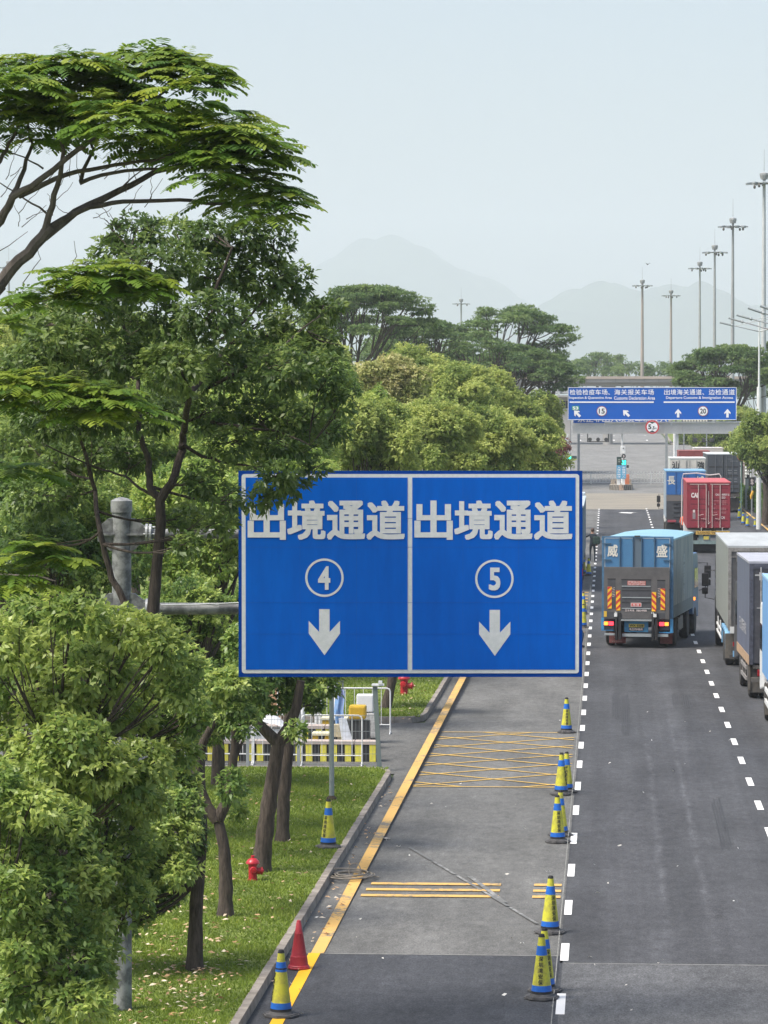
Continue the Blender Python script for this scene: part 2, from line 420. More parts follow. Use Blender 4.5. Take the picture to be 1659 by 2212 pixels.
kerb("kerb", [(8.9, 470), (8.9, 700)], side=-1, h=.2, wd=.3)
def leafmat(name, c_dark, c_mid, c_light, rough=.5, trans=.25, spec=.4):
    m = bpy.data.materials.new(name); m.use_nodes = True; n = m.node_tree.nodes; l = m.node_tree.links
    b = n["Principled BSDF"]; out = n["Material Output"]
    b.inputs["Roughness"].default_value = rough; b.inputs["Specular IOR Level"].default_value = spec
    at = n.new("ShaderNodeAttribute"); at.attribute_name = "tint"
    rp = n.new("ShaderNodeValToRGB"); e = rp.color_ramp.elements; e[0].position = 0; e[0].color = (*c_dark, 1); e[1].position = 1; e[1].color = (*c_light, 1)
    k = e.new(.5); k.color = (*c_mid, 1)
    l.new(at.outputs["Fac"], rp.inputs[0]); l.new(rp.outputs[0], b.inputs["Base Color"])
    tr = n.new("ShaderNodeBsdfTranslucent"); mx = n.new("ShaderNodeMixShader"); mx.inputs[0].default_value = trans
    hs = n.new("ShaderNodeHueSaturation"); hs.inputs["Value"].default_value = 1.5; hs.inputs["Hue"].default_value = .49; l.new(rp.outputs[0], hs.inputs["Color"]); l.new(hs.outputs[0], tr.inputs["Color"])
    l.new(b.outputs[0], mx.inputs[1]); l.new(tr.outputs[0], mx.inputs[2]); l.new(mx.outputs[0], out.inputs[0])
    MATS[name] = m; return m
def npmesh(name, V, Q, tint, m, parent=None):
    """V (n,3) vertices, Q (k,4) quads, tint (n,)"""
    me = bpy.data.meshes.new(name); me.vertices.add(len(V)); me.vertices.foreach_set("co", V.astype(np.float32).ravel())
    nv = Q.shape[1]
    me.loops.add(len(Q) * nv); me.loops.foreach_set("vertex_index", Q.astype(np.int32).ravel())
    me.polygons.add(len(Q)); me.polygons.foreach_set("loop_start", np.arange(0, len(Q) * nv, nv, dtype=np.int32))
    me.polygons.foreach_set("loop_total", np.full(len(Q), nv, dtype=np.int32))
    if tint is not None:
        a = me.attributes.new("tint", 'FLOAT', 'POINT'); a.data.foreach_set("value", np.clip(tint, 0, 1).astype(np.float32))
    me.materials.append(m); me.update(); me.validate()
    o = bpy.data.objects.new(name, me); COL.objects.link(o)
    if parent: o.parent = parent
    return o
M_LAWN = mat("lawn_soil_grass", (.19, .235, .045), .95, col2=(.095, .13, .025), scale=2.4, bump=.8, bscale=30)
def lawn(name, poly):
    mb = MB(); mb.prismz(poly, -.02, .135); o = mb.build(name, M_LAWN); o["kind"] = "structure"; return o
lawn("lawn", [(-30, 15), (-4.76, 15), (-4.76, 72.6), (-4.83, 73.1), (-5.0, 73.5), (-5.3, 73.6), (-30, 73.6)])
def ribbon_lawn(x0, x1, Y0, Y1, dz=.135): ribbon("lawn", x0, x1, Y0, Y1, dz, M_LAWN)
lawn("lawn", [(-30, 86.05), (-5.4, 86.05), (-5.05, 86.2), (-4.84, 86.6), (-4.76, 87.2), (-4.76, 120), (-30, 120)])
ribbon_lawn(-30, -4.76, 120.0, 300); ribbon_lawn(11.34, 40, 100, 300); ribbon_lawn(9.2, 60, 470, 900, .2); ribbon_lawn(-60, -9.2, 470, 900, .2)
# grass blades
M_BLADE = leafmat("grass_blades", (.085, .14, .016), (.185, .265, .030), (.36, .41, .08), .6, .3)
rng = np.random.default_rng(3)
def grass(n, x0, x1, y0, y1, seed, hmul=1.0):
    r = np.random.default_rng(seed)
    x = r.uniform(x0, x1, n); y = y0 + (y1 - y0) * r.random(n) ** 1.25
    pat = np.sin(x * 1.9 + np.sin(y * .7) * 2) * np.sin(y * 1.3 + x * .6) + .6 * np.sin(x * 5.1 + y * 3.3)
    h = r.uniform(.018, .055, n) * (1 + .25 * pat) * hmul; a = r.uniform(0, 2 * np.pi, n); wd = r.uniform(.006, .012, n) * (1 + y / 90)
    lx = np.cos(a) * h * .7; ly = np.sin(a) * h * .7; b = r.uniform(0, 2 * np.pi, n)
    V = np.zeros((n, 3, 3)); V[:, 0, 0] = x - np.cos(b) * wd; V[:, 0, 1] = y - np.sin(b) * wd; V[:, 1, 0] = x + np.cos(b) * wd; V[:, 1, 1] = y + np.sin(b) * wd
    V[:, 0:2, 2] = .13; V[:, 2, 0] = x + lx; V[:, 2, 1] = y + ly; V[:, 2, 2] = .135 + h
    t = np.clip(.40 + .16 * pat + r.normal(0, .17, n), 0, 1)
    return V.reshape(-1, 3), np.arange(n * 3).reshape(-1, 3), np.repeat(t, 3)
V, Q, T = grass(280000, -13.5, -4.76, 40, 73.6, 1)
V2, Q2, T2 = grass(45000, -12, -4.76, 86.2, 125, 2, 1.4)
npmesh("grass", np.vstack([V, V2]), np.vstack([Q, Q2 + len(V)]), np.concatenate([T, T2]), M_BLADE)["kind"] = "stuff"
# fallen leaves: thickest in two drifts under the nearest trunk
M_LITTER = leafmat("dry_leaves", (.36, .20, .09), (.58, .40, .24), (.80, .70, .55), .7, .15)
def litter(pts, seed, smin=.06, smax=.12):
    r = np.random.default_rng(seed); n = len(pts); P = np.array(pts)
    a = r.uniform(0, 2 * np.pi, n); L = r.uniform(smin, smax, n); wv = L * r.uniform(.3, .5, n)
    d = np.stack([np.cos(a), np.sin(a)], 1); s = np.stack([-np.sin(a), np.cos(a)], 1)
    V = np.zeros((n, 4, 3))
    V[:, 0, :2] = P[:, :2] - d * L[:, None] * .5; V[:, 1, :2] = P[:, :2] + s * wv[:, None] * .5; V[:, 2, :2] = P[:, :2] + d * L[:, None] * .5; V[:, 3, :2] = P[:, :2] - s * wv[:, None] * .5
    z = P[:, 2]; V[:, 0, 2] = z + r.uniform(.0, .02, n); V[:, 2, 2] = z + r.uniform(.0, .035, n); V[:, 1, 2] = z + r.uniform(.01, .04, n); V[:, 3, 2] = z + r.uniform(0, .02, n)
    return V.reshape(-1, 3), np.arange(n * 4).reshape(-1, 4), np.repeat(r.random(n), 4)
pts = []
for _ in range(330):
    p = G(random.gauss(400, 85), random.gauss(2120, 65), .13)
    if -12 < p.x < -4.9 and p.y > 42: pts.append((p.x, p.y, .175))
for _ in range(60):
    p = G(random.gauss(330, 60), random.gauss(2010, 45), .13); pts.append((p.x, p.y, .175))
for _ in range(280):
    p = G(random.uniform(420, 820), random.uniform(1680, 2050), .13)
    if p.x < -4.9: pts.append((p.x, p.y, .175))
for _ in range(50):
    p = G(random.uniform(850, 960), random.uniform(1475, 1560), .13)
    if p.x < -4.9: pts.append((p.x, p.y, .18))
for _ in range(70):
    Y = random.uniform(45, 72); pts.append((random.gauss(-4.45, .14), Y, .02))
pts = [p if p[0] < -4.76 or p[2] < .1 else (p[0], p[1], .02) for p in pts]
V, Q, T = litter(pts, 5)
npmesh("fallen_leaves", V, Q, T, M_LITTER)["kind"] = "stuff"
M_SCRAP = leafmat("paper_scraps", (.45, .42, .38), (.6, .58, .52), (.8, .79, .75), .8, .1)
pts = []
for _ in range(55):
    p = G(random.uniform(640, 1650), random.uniform(1480, 2200))
    if p.x > -4.5: pts.append((p.x, p.y, .018))
for q in ((835, 1818), (858, 1832), (1090, 1893), (1125, 2042), (1335, 1831), (1180, 1886)): p = G(*q); pts += [(p.x, p.y, .02), (p.x + .04, p.y + .03, .02)]
V, Q, T = litter(pts, 6, .03, .085)
npmesh("litter_scraps", V, Q, T, M_SCRAP)["kind"] = "stuff"
mb = MB()
pa = G(820, 1811); mb.add([(pa.x, pa.y, .022), (pa.x + .12, pa.y - .25, .024), (pa.x + .23, pa.y - .22, .03), (pa.x + .1, pa.y + .02, .022)], [(0, 1, 2, 3)])
tag(mb.build("torn_tape", MATS["paper_scraps"]), "torn white tape strip lying across the yellow edge line", "tape")

# hills
M_HILL = mat("hillside", (.05, .08, .04), .95, col2=(.035, .055, .03), scale=.004)
def hills(name, prof, Y, depth, base=7.0):
    xs = np.array([p[0] for p in prof], float); ysp = np.array([p[1] for p in prof], float)
    gx = np.linspace(xs[0], xs[-1], 140); yy = np.interp(gx, xs, ysp)
    r = np.random.default_rng(int(Y)); jit = np.convolve(r.normal(0, 1, 160), np.ones(5) / 5, 'same')[:140] * 1.6
    hz = [max(base + 1, W(a, b_ + j, Y).z) for a, b_, j in zip(gx, yy, jit)]
    NY = 24; V = []; Q = []
    for j in range(NY + 1):
        t = j / NY; prof_t = math.sin(math.pi * t) ** .8
        for i in range(140):
            X = W(gx[i], 900, Y).x * (1 + (t - .5) * depth / Y)
            rough = 1 + .10 * math.sin(i * .35 + j * .9) * (1 - abs(2 * t - 1)) * (0 if j == NY // 2 else 1)
            V.append((X, Y + (t - .5) * depth, base + (hz[i] - base) * prof_t * (rough if j != NY // 2 else 1) * (1.0 if j == NY // 2 else .99)))
    for j in range(NY):
        for i in range(139): a = j * 140 + i; Q.append((a, a + 1, a + 141, a + 140))
    o = npmesh(name, np.array(V), np.array(Q), None, M_HILL); o["kind"] = "structure"; return o
hills("hills", [(-900, 560), (-400, 600), (-150, 560), (0, 548), (22, 538), (50, 552), (110, 590), (260, 640), (420, 650), (560, 610), (640, 585), (700, 572), (735, 562), (770, 543), (800, 533), (850, 534), (880, 545), (930, 556), (990, 580), (1050, 612), (1110, 645), (1170, 690), (1300, 800), (1500, 860)], 11000, 1600)
hills("hills", [(900, 860), (1000, 780), (1100, 700), (1160, 664), (1200, 652), (1250, 634), (1300, 628), (1360, 630), (1420, 627), (1470, 634), (1510, 626), (1560, 642), (1620, 662), (1700, 672), (1900, 640), (2300, 720), (2700, 860)], 9000, 1400)
# ------------------------------------------------------------------ trees
BARK = mat("grey_brown_bark", (.105, .082, .066), .95, col2=(.035, .027, .022), scale=7, stretch=(3.2, 3.2, .6), bump=1.0, bscale=18)
BARKL = mat("light_limb_bark", (.12, .10, .085), .9, var=.35, scale=5, stretch=(2, 2, .6), bump=.6)
L_DARK = leafmat("dark_camphor_leaves", (.042, .084, .024), (.098, .165, .040), (.24, .32, .08), .42, .38, .5)
L_MID = leafmat("camphor_leaves", (.060, .125, .034), (.165, .265, .060), (.42, .50, .13), .42, .38, .5)
L_LIGHT = leafmat("young_camphor_leaves", (.07, .14, .03), (.20, .31, .06), (.42, .50, .12), .45, .40, .5)
L_FERN = leafmat("feathery_leaflets", (.045, .11, .018), (.12, .22, .03), (.32, .38, .05), .5, .42, .35)
L_FAR = leafmat("umbrella_tree_leaves", (.05, .10, .035), (.110, .185, .062), (.21, .29, .10), .7, .32, .2)
L_MIDFAR = leafmat("roadside_tree_leaves", (.09, .15, .040), (.235, .315, .080), (.48, .53, .16), .6, .36, .3)
L_PALE = leafmat("flowering_tree_leaves", (.14, .20, .05), (.38, .40, .14), (.60, .55, .28), .6, .25, .3)
L_RED = leafmat("reddish_shrub_leaves", (.09, .05, .03), (.20, .085, .07), (.30, .14, .12), .6, .25, .3)
L_HEDGE = leafmat("hedge_leaves", (.03, .07, .015), (.07, .14, .025), (.20, .29, .05), .6, .25, .3)

def norm(a): return a / (np.linalg.norm(a, axis=-1, keepdims=True) + 1e-9)
def sprays(P, A, nl, L, Wd, r, droop=.35, tint=None, spread=(.5, 1.35), up=.5):
    """rosettes of folded leaves: P centre, A axis of each spray"""
    N = len(P); n = N * nl
    P = np.repeat(P, nl, 0); A = np.repeat(A, nl, 0)
    u = norm(np.cross(A, norm(r.normal(size=(n, 3))))); v = np.cross(A, u)
    az = r.uniform(0, 2 * np.pi, n)[:, None]; el = r.uniform(spread[0], spread[1], n)[:, None]
    d = A * np.cos(el) + (u * np.cos(az) + v * np.sin(az)) * np.sin(el)
    d[:, 2] -= droop * r.uniform(.4, 1.4, n); d = norm(d)
    nr = norm(A * .6 + np.array([0, 0, up]) + r.normal(size=(n, 3)) * .35)
    s = norm(np.cross(d, nr)); nn = norm(np.cross(s, d))
    l = (L * r.uniform(.65, 1.2, n))[:, None]; w_ = (Wd * r.uniform(.7, 1.15, n))[:, None]
    b = P + d * l * r.uniform(.05, .35, n)[:, None] + r.normal(size=(n, 3)) * L * .12
    V = np.zeros((n, 4, 3)); V[:, 0] = b; V[:, 1] = b + d * l * .42 + s * w_ * .5 + nn * w_ * .16
    V[:, 2] = b + d * l; V[:, 2, 2] -= l[:, 0] * .10; V[:, 3] = b + d * l * .42 - s * w_ * .5 + nn * w_ * .16
    t = np.repeat(tint, nl) + r.normal(0, .10, n)
    return V.reshape(-1, 3), np.arange(n * 4).reshape(-1, 4), np.repeat(t, 4)

def blob(c, rad, n, r, lump=.22, floor=-.6, shell=.55):
    """points in the outer shell of a lumpy ellipsoid, and their outward axes"""
    d = norm(r.normal(size=(int(n * 1.5), 3)))
    d = d[(d[:, 2] > floor) | (r.random(len(d)) < .25)][:n]
    k = r.uniform(-3.5, 3.5, (5, 3)); ph = r.uniform(0, 6.28, 5)
    lmp = 1 + lump * np.sin(d @ k.T + ph).mean(1) * 1.8
    t = (1 - shell * r.random(len(d)) ** 1.2) * lmp
    p = np.array(c) + d * np.array(rad) * t[:, None]
    ax = norm(d / (np.array(rad) / max(rad)) + np.array([0, 0, .45]))
    return p, ax, t

def crown(clumps, dens, L, Wd, nl, seed, droop=.35, base=.42, contrast=.12, floor=-.6, **kw):
    """clumps: list of (centre, radii)"""
    r = np.random.default_rng(seed); Vs = []; Qs = []; Ts = []; o = 0
    for (c, rad) in clumps:
        area = 4 * math.pi * ((rad[0] * rad[1] + rad[0] * rad[2] + rad[1] * rad[2]) / 3)
        n = max(6, int(area * dens))
        p, ax, t = blob(c, rad, n, r, floor=floor)
        off = r.normal(0, contrast)
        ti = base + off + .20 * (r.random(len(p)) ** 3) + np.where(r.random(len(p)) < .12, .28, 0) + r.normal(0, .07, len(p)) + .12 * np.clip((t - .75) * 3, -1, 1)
        V, Q, T = sprays(p, ax, nl, L, Wd, r, droop, ti, **kw)
        Vs.append(V); Qs.append(Q + o); Ts.append(T); o += len(V)
    return np.vstack(Vs), np.vstack(Qs), np.concatenate(Ts)

def bez(a, b, sag=.15, n=6, r=None):
    a, b = Vector(a), Vector(b); L = (b - a).length; out = []
    j = Vector((random.uniform(-1, 1), random.uniform(-1, 1), 0)) * L * .08
    for i in range(n + 1):
        t = i / n; p = a.lerp(b, t); p.z += math.sin(math.pi * t) * -sag * L; p += j * math.sin(math.pi * t)
        out.append(p)
    return out
def taper(r0, r1, n): return [r0 + (r1 - r0) * i / n for i in range(n + 1)]

def pxclumps(lst, Y, jitter=0.8, depth=1.0, seed=0):
    """crown clumps from places in the photo: (x, y, rx, ry [, dY]) at the distance Y"""
    rr = random.Random(seed); out = []
    for q in lst:
        yy = Y + (q[4] if len(q) > 4 else rr.uniform(-jitter, jitter))
        c = W(q[0], q[1], yy); s = F / yy
        out.append(((c.x, c.y, c.z), (q[2] / s, (q[2] / s * .5 + q[3] / s * .5) * depth, q[3] / s)))
    return out

def broad_tree(label, Y, base, clumps, lm, dens, L, Wd, nl, seed, trunk, r0, group=None, name="camphor_tree", limbs=True, droop=.35, tbase=.42, contrast=.12, bark=None, extra=None, jitter=.8, lr=.25, skel=None):
    """trunk: places in the photo from the foot up; base: world point of the foot"""
    t = empty(name, base, 0, label, "tree", group)
    off = Vector(base)
    mb = MB(); pts = [W(x, y, Y) - off for (x, y) in trunk] if trunk else [Vector((0, 0, 0)), Vector((.1, .1, 2.2))]
    if trunk and abs(pts[0].z) > .2: pts = [Vector((pts[0].x * .9, pts[0].y, -.05))] + pts
    fine = []
    for i in range(len(pts) - 1):
        for k in range(4): fine.append(pts[i].lerp(pts[i + 1], k / 4))
    fine.append(pts[-1]); n = len(fine) - 1
    rr = random.Random(seed)
    rad = [r0 * (1 - .35 * i / n) * rr.uniform(.93, 1.08) for i in range(n + 1)]; rad[0] = r0 * 1.25
    mb.tube(fine, rad, 12)
    cl = pxclumps(clumps, Y, jitter, 1.0, seed) if clumps and len(clumps[0]) > 2 and not isinstance(clumps[0][0], tuple) else clumps
    top = pts[-1]
    sk = []
    if skel:
        for path_, ra, rb in skel:
            raw = [W(x, y, Y) - off for x, y in path_]; raw = [v + Vector((0, rr.uniform(-.25, .25) * i, 0)) for i, v in enumerate(raw)]
            f2 = []
            for i in range(len(raw) - 1):
                for k in range(4): f2.append(raw[i].lerp(raw[i + 1], k / 4) + Vector((rr.uniform(-.01, .01), 0, rr.uniform(-.01, .01))))
            f2.append(raw[-1]); m_ = len(f2) - 1; mb.tube(f2, [ra + (rb - ra) * i / m_ for i in range(m_ + 1)], 8); sk += [(v, ra + (rb - ra) * i / m_) for i, v in enumerate(f2) if i > 3]
        for (c, rd) in cl:
            tgt = Vector(c) - off; a, ar = min([q for q in sk if q[0].z < tgt.z + .2] or sk, key=lambda q: (q[0] - tgt).length)
            path = bez(a, tgt, .06, 5); mb.tube(path, taper(min(ar * .6, .022), .007, 5), 5)
            for _ in range(5):
                b0_ = path[rr.randint(1, 5)]; q = tgt + Vector((rr.uniform(-1, 1) * rd[0], rr.uniform(-1, 1) * rd[1], rr.uniform(-.6, .9) * rd[2])) * .9
                mb.tube(bez(b0_, q, .04, 3), taper(.008, .003, 3), 4)
    if limbs:
        for (c, rd) in cl:
            tgt = Vector(c) - off; st = top if tgt.z > top.z else fine[int(n * .7)]
            if tgt.z < st.z - .5: st = fine[int(n * .5)]
            path = bez(st, tgt, .08, 6); mb.tube(path, taper(r0 * lr * 1.3, r0 * .07, 6), 6)
            for _ in range(4):
                a = path[rr.randint(2, 5)]; q = tgt + Vector((rr.uniform(-1, 1) * rd[0], rr.uniform(-1, 1) * rd[1], rr.uniform(-.5, .9) * rd[2])) * .8
                mb.tube(bez(a, q, .05, 3), taper(r0 * lr * .35, .006, 3), 5)
    if extra: extra(mb, off, fine)
    mb.build("trunk", bark or BARK, t, smooth=True)
    V, Q, T = crown(cl, dens * 4.8, L * .88, Wd * .88, nl, seed, droop, tbase, contrast, floor=-1)
    V = V - np.array(base)
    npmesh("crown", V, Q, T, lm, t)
    return t

# --- the feathery tree that hangs in from the upper left
def fronds(pads, n_per, r, Lf=.42, pin=(.13, .21), pw=.042, base=.5):
    Vs = []; Qs = []; Ts = []; o = 0
    for (c, rad) in pads:
        area = math.pi * rad[0] * rad[1] * 2.2
        nros = max(4, int(area * n_per))
        th = r.uniform(0, 2 * np.pi, nros); rr = np.sqrt(r.random(nros)); zz = r.uniform(-.9, 1, nros)
        p0 = np.stack([c[0] + rad[0] * rr * np.cos(th), c[1] + rad[1] * rr * np.sin(th), c[2] + rad[2] * (np.sqrt(1 - rr ** 2) * .9 + .15 * zz - .35 * rr ** 2 + np.where(zz < -.35, zz * .9, 0))], 1)
        out = norm(np.stack([np.cos(th) * rr, np.sin(th) * rr, .25 + 0 * th], 1))
        for i in range(nros):
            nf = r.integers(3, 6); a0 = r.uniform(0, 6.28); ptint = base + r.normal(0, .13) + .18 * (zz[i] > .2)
            for f in range(nf):
                a = a0 + f * 6.28 / nf + r.normal(0, .3)
                d = np.array([math.cos(a), math.sin(a), r.uniform(-.15, .35)]) + out[i] * .75; d /= np.linalg.norm(d)
                Ln = Lf * r.uniform(.7, 1.15); npair = 8
                k = np.arange(1, npair + 1) / npair
                ax = p0[i] + d * (Ln * k)[:, None]; ax[:, 2] -= (k ** 2) * Ln * .38
                s = np.cross(d, [0, 0, 1.0]); s /= (np.linalg.norm(s) + 1e-9)
                for sg in (1, -1):
                    fw = .62 + r.normal(0, .08)
                    dd = s * sg * math.cos(fw) + d * math.sin(fw); dd = np.tile(dd, (npair, 1)) + r.normal(0, .05, (npair, 3)); dd[:, 2] -= .22 + .25 * k; dd = norm(dd)
                    pl = r.uniform(pin[0], pin[1]) * (1 - .35 * np.abs(k - .5) * 2)[:, None] * r.uniform(.85, 1.1, (npair, 1))
                    w_ = norm(np.cross(dd, np.array([0, 0, 1.0]) + r.normal(0, .12, 3))) * pw * .5
                    A = ax; Bm = ax + dd * pl * .55; Cc = ax + dd * pl; Cc[:, 2] -= pl[:, 0] * .12
                    V = np.stack([A + w_ * .45, Bm + w_, Cc + w_ * .5, Cc - w_ * .5, Bm - w_, A - w_ * .45], 1).reshape(-1, 3)
                    q = np.arange(npair * 6).reshape(-1, 6)
                    Q = np.vstack([q[:, [0, 1, 4, 5]], q[:, [1, 2, 3, 4]]]) + o
                    Vs.append(V); Qs.append(Q); Ts.append(np.full(len(V), ptint) + r.normal(0, .04)); o += len(V)
    return np.vstack(Vs), np.vstack(Qs), np.concatenate(Ts)

YM = 36.0
foot = Vector((W(-330, 900, YM).x, YM, 0.13))
mim = empty("feathery_umbrella_tree", foot, 0, "large feathery umbrella tree whose bare limbs and layered bright fronds reach in at upper left", "tree")
mb = MB()
def pl(pts, r0, r1, dY=0.0):
    P = []
    raw = [W(p[0], p[1], YM + dY * i / len(pts)) - foot for i, p in enumerate(pts)]
    for i in range(len(raw) - 1):
        for k in range(3): P.append(raw[i].lerp(raw[i + 1], k / 3) + Vector((random.uniform(-.012, .012), 0, random.uniform(-.012, .012))))
    P.append(raw[-1]); n = len(P) - 1
    mb.tube(P, [(r0 + (r1 - r0) * (i / n) ** .8) * .8 for i in range(n + 1)], 8)
mb.tube([Vector((0, 0, -.1)), Vector((.05, 0, 2)), Vector((.2, 0, 4.2)), W(-230, 900, YM) - foot, W(-120, 740, YM) - foot, W(0, 612, YM) - foot], [.36, .27, .23, .17, .11, .088], 12)
pl([(0, 612), (43, 562), (95, 511), (110, 490)], .088, .072)
pl([(95, 511), (163, 459), (258, 412), (335, 373), (400, 356), (470, 350)], .066, .02, .6)
pl([(95, 508), (112, 442), (129, 382), (138, 322), (128, 290)], .052, .02, -.5)
pl([(107, 489), (193, 446), (267, 435), (387, 433), (470, 440), (545, 446), (600, 430)], .042, .012, .4)
pl([(-60, 540), (0, 480), (26, 425), (86, 390), (172, 322), (193, 304), (250, 270)], .075, .02, -.8)
pl([(26, 425), (52, 365), (69, 313), (60, 260)], .04, .015, .3)
pl([(39, 425), (120, 386), (193, 365), (275, 352), (330, 345), (400, 325)], .042, .014, -.4)
pl([(172, 390), (202, 322), (189, 300), (215, 255)], .03, .01, .3)
pl([(172, 395), (241, 373), (322, 365), (400, 360), (480, 330), (560, 320)], .03, .01, -.3)
pl([(-60, 420), (0, 350), (20, 310), (40, 270)], .04, .015); pl([(100, 460), (55, 428), (0, 395)], .016, .008); pl([(95, 365), (50, 340), (0, 322)], .014, .006)
pl([(258, 412), (290, 380), (330, 350)], .014, .005); pl([(300, 330), (330, 270), (340, 215), (360, 190), (430, 170)], .03, .01, .5)
pl([(-80, 690), (0, 656), (40, 662), (75, 652), (140, 640), (240, 632)], .04, .012); pl([(470, 350), (560, 380), (620, 420)], .02, .008)
pl([(-80, 900), (0, 872), (70, 868), (160, 865), (250, 868)], .03, .01); pl([(-80, 1260), (0, 1240), (80, 1245), (120, 1255)], .03, .008)
rr = random.Random(5)
for _ in range(38):
    a = (rr.uniform(-10, 330), rr.uniform(330, 520)); b_ = (a[0] + rr.uniform(-40, 60), a[1] + rr.uniform(-70, -20)); pl([a, ((a[0] + b_[0]) / 2 + rr.uniform(-8, 8), (a[1] + b_[1]) / 2), b_], .006, .003)
for q in ([(50, 610), (90, 560), (75, 530)], [(150, 590), (165, 555), (160, 520)], [(0, 545), (60, 500)], [(415, 405), (440, 392), (445, 380)]): pl(q, .007, .003)
mb.build("trunk", BARKL, mim, smooth=True)
pads_px = [(60, 160, 105, 22), (160, 150, 90, 20), (230, 172, 60, 22), (320, 132, 90, 22), (400, 158, 85, 24), (455, 185, 42, 14, .4), (285, 168, 60, 25), (395, 200, 50, 14),
           (20, 195, 90, 26), (90, 225, 90, 26), (160, 205, 60, 22), (215, 238, 70, 24), (290, 228, 70, 22), (340, 262, 80, 26), (270, 275, 90, 26), (395, 300, 80, 26),
           (440, 262, 60, 20), (500, 262, 50, 16, .7), (480, 310, 75, 28), (545, 300, 70, 24), (600, 318, 48, 18), (560, 345, 60, 22), (620, 335, 30, 12), (500, 350, 60, 20),
           (20, 262, 100, 30), (110, 280, 70, 24), (50, 310, 40, 18), (190, 290, 60, 20), (320, 320, 60, 18), (400, 345, 70, 18), (440, 380, 50, 14),
           (520, 395, 55, 22), (590, 395, 60, 24), (645, 425, 38, 18), (610, 440, 55, 22), (545, 430, 45, 18), (490, 430, 40, 10), (600, 470, 50, 12),
           (150, 612, 80, 20, -1.5), (230, 592, 70, 20, -1.5), (285, 615, 60, 16, -1.5), (110, 650, 70, 14, -1.5), (320, 640, 50, 14, -1.5),
           (40, 838, 80, 18, -2), (130, 850, 80, 20, -2), (220, 862, 70, 18, -2), (275, 888, 45, 14, -2), (180, 900, 60, 14, -2), (10, 880, 40, 16, -2),
           (10, 700, 40, 14, -1), (40, 1020, 60, 14, -1.5), (80, 1200, 70, 20, -2), (30, 1260, 60, 18, -2)]
pads = []
for q in pads_px:
    yy = YM + (q[4] if len(q) > 4 else rr.uniform(-1.2, 1.2)); c = W(q[0] - max(0, q[0] - 480) * .22, q[1] + 4, yy) - foot; s = F / yy
    pads.append(((c.x, c.y, c.z), (q[2] / s * .94, q[2] / s * .9, q[3] / s * 1.25)))
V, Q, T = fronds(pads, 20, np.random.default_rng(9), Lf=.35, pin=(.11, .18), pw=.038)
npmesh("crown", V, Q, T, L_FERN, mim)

# --- the dark camphor in front of the sign's arm
def g0(x, Y): p = W(x, 1000, Y); return (p.x, Y, .13)
def scatter(x0, x1, ytop, ybot, n, seed, rx=(45, 95), ry=(34, 66)):
    rr = random.Random(seed); return [(rr.uniform(x0, x1), rr.uniform(ytop, ybot), rr.uniform(*rx), rr.uniform(*ry)) for _ in range(n)]
dk = [(290, 500, 70, 40), (255, 540, 60, 40), (380, 500, 60, 35), (450, 510, 60, 40), (520, 500, 60, 42), (590, 520, 50, 50), (330, 570, 100, 55), (460, 580, 90, 60), (560, 600, 80, 60), (640, 610, 50, 48),
      (240, 620, 80, 55), (180, 680, 90, 60), (120, 740, 90, 60), (60, 680, 60, 50), (330, 680, 100, 60), (450, 680, 90, 60), (560, 700, 80, 60), (650, 690, 65, 50), (700, 660, 40, 30), (700, 740, 45, 42),
      (250, 770, 95, 60), (380, 790, 95, 60), (500, 790, 90, 60), (610, 800, 85, 60), (700, 810, 55, 50), (730, 870, 34, 36), (60, 800, 90, 60), (120, 900, 110, 60), (230, 880, 90, 60),
      (340, 890, 70, 50), (450, 890, 60, 45), (560, 890, 80, 50), (650, 900, 70, 50), (720, 930, 40, 30), (600, 960, 60, 36), (500, 960, 60, 40), (660, 970, 50, 26), (60, 960, 90, 60), (180, 980, 90, 60), (280, 980, 60, 45),
      (680, 1010, 36, 16), (620, 1050, 55, 26), (560, 1075, 45, 24), (600, 1020, 60, 26), (100, 1070, 100, 60), (440, 1040, 50, 40), (400, 1120, 50, 36), (470, 1130, 40, 28), (80, 1170, 90, 50), (500, 1080, 30, 30), (400, 1175, 40, 22)]
DSK = [([(345, 1080), (322, 1050), (318, 1000), (300, 930), (290, 820), (270, 700), (290, 560)], .052, .012), ([(345, 1080), (372, 1045), (385, 975), (392, 930), (430, 850), (470, 740), (480, 640), (520, 540)], .062, .014),
       ([(340, 1075), (300, 1055), (265, 1030), (200, 1010), (120, 960)], .022, .008), ([(392, 960), (430, 985), (480, 1000), (540, 1010), (620, 1040)], .026, .008), ([(430, 850), (520, 800), (600, 760), (680, 690)], .025, .008),
       ([(455, 910), (540, 925), (600, 930), (680, 960)], .022, .008), ([(470, 740), (540, 680), (600, 600)], .02, .008), ([(290, 820), (220, 760), (140, 700)], .02, .007), ([(300, 900), (220, 870), (120, 840)], .02, .007),
       ([(270, 1305), (240, 1250), (215, 1150), (190, 1060), (175, 960), (150, 820)], .045, .015)]
broad_tree("tall dark camphor tree whose forked trunk stands before the sign's upper arm", 40.3, g0(120, 40.3), dk, L_DARK, 19, .105, .05, 7, 11,
           [(120, 2340), (170, 1980), (290, 1560), (328, 1350), (338, 1230), (348, 1130), (345, 1080)], .092, limbs=False, tbase=.42, jitter=1.4, skel=DSK)

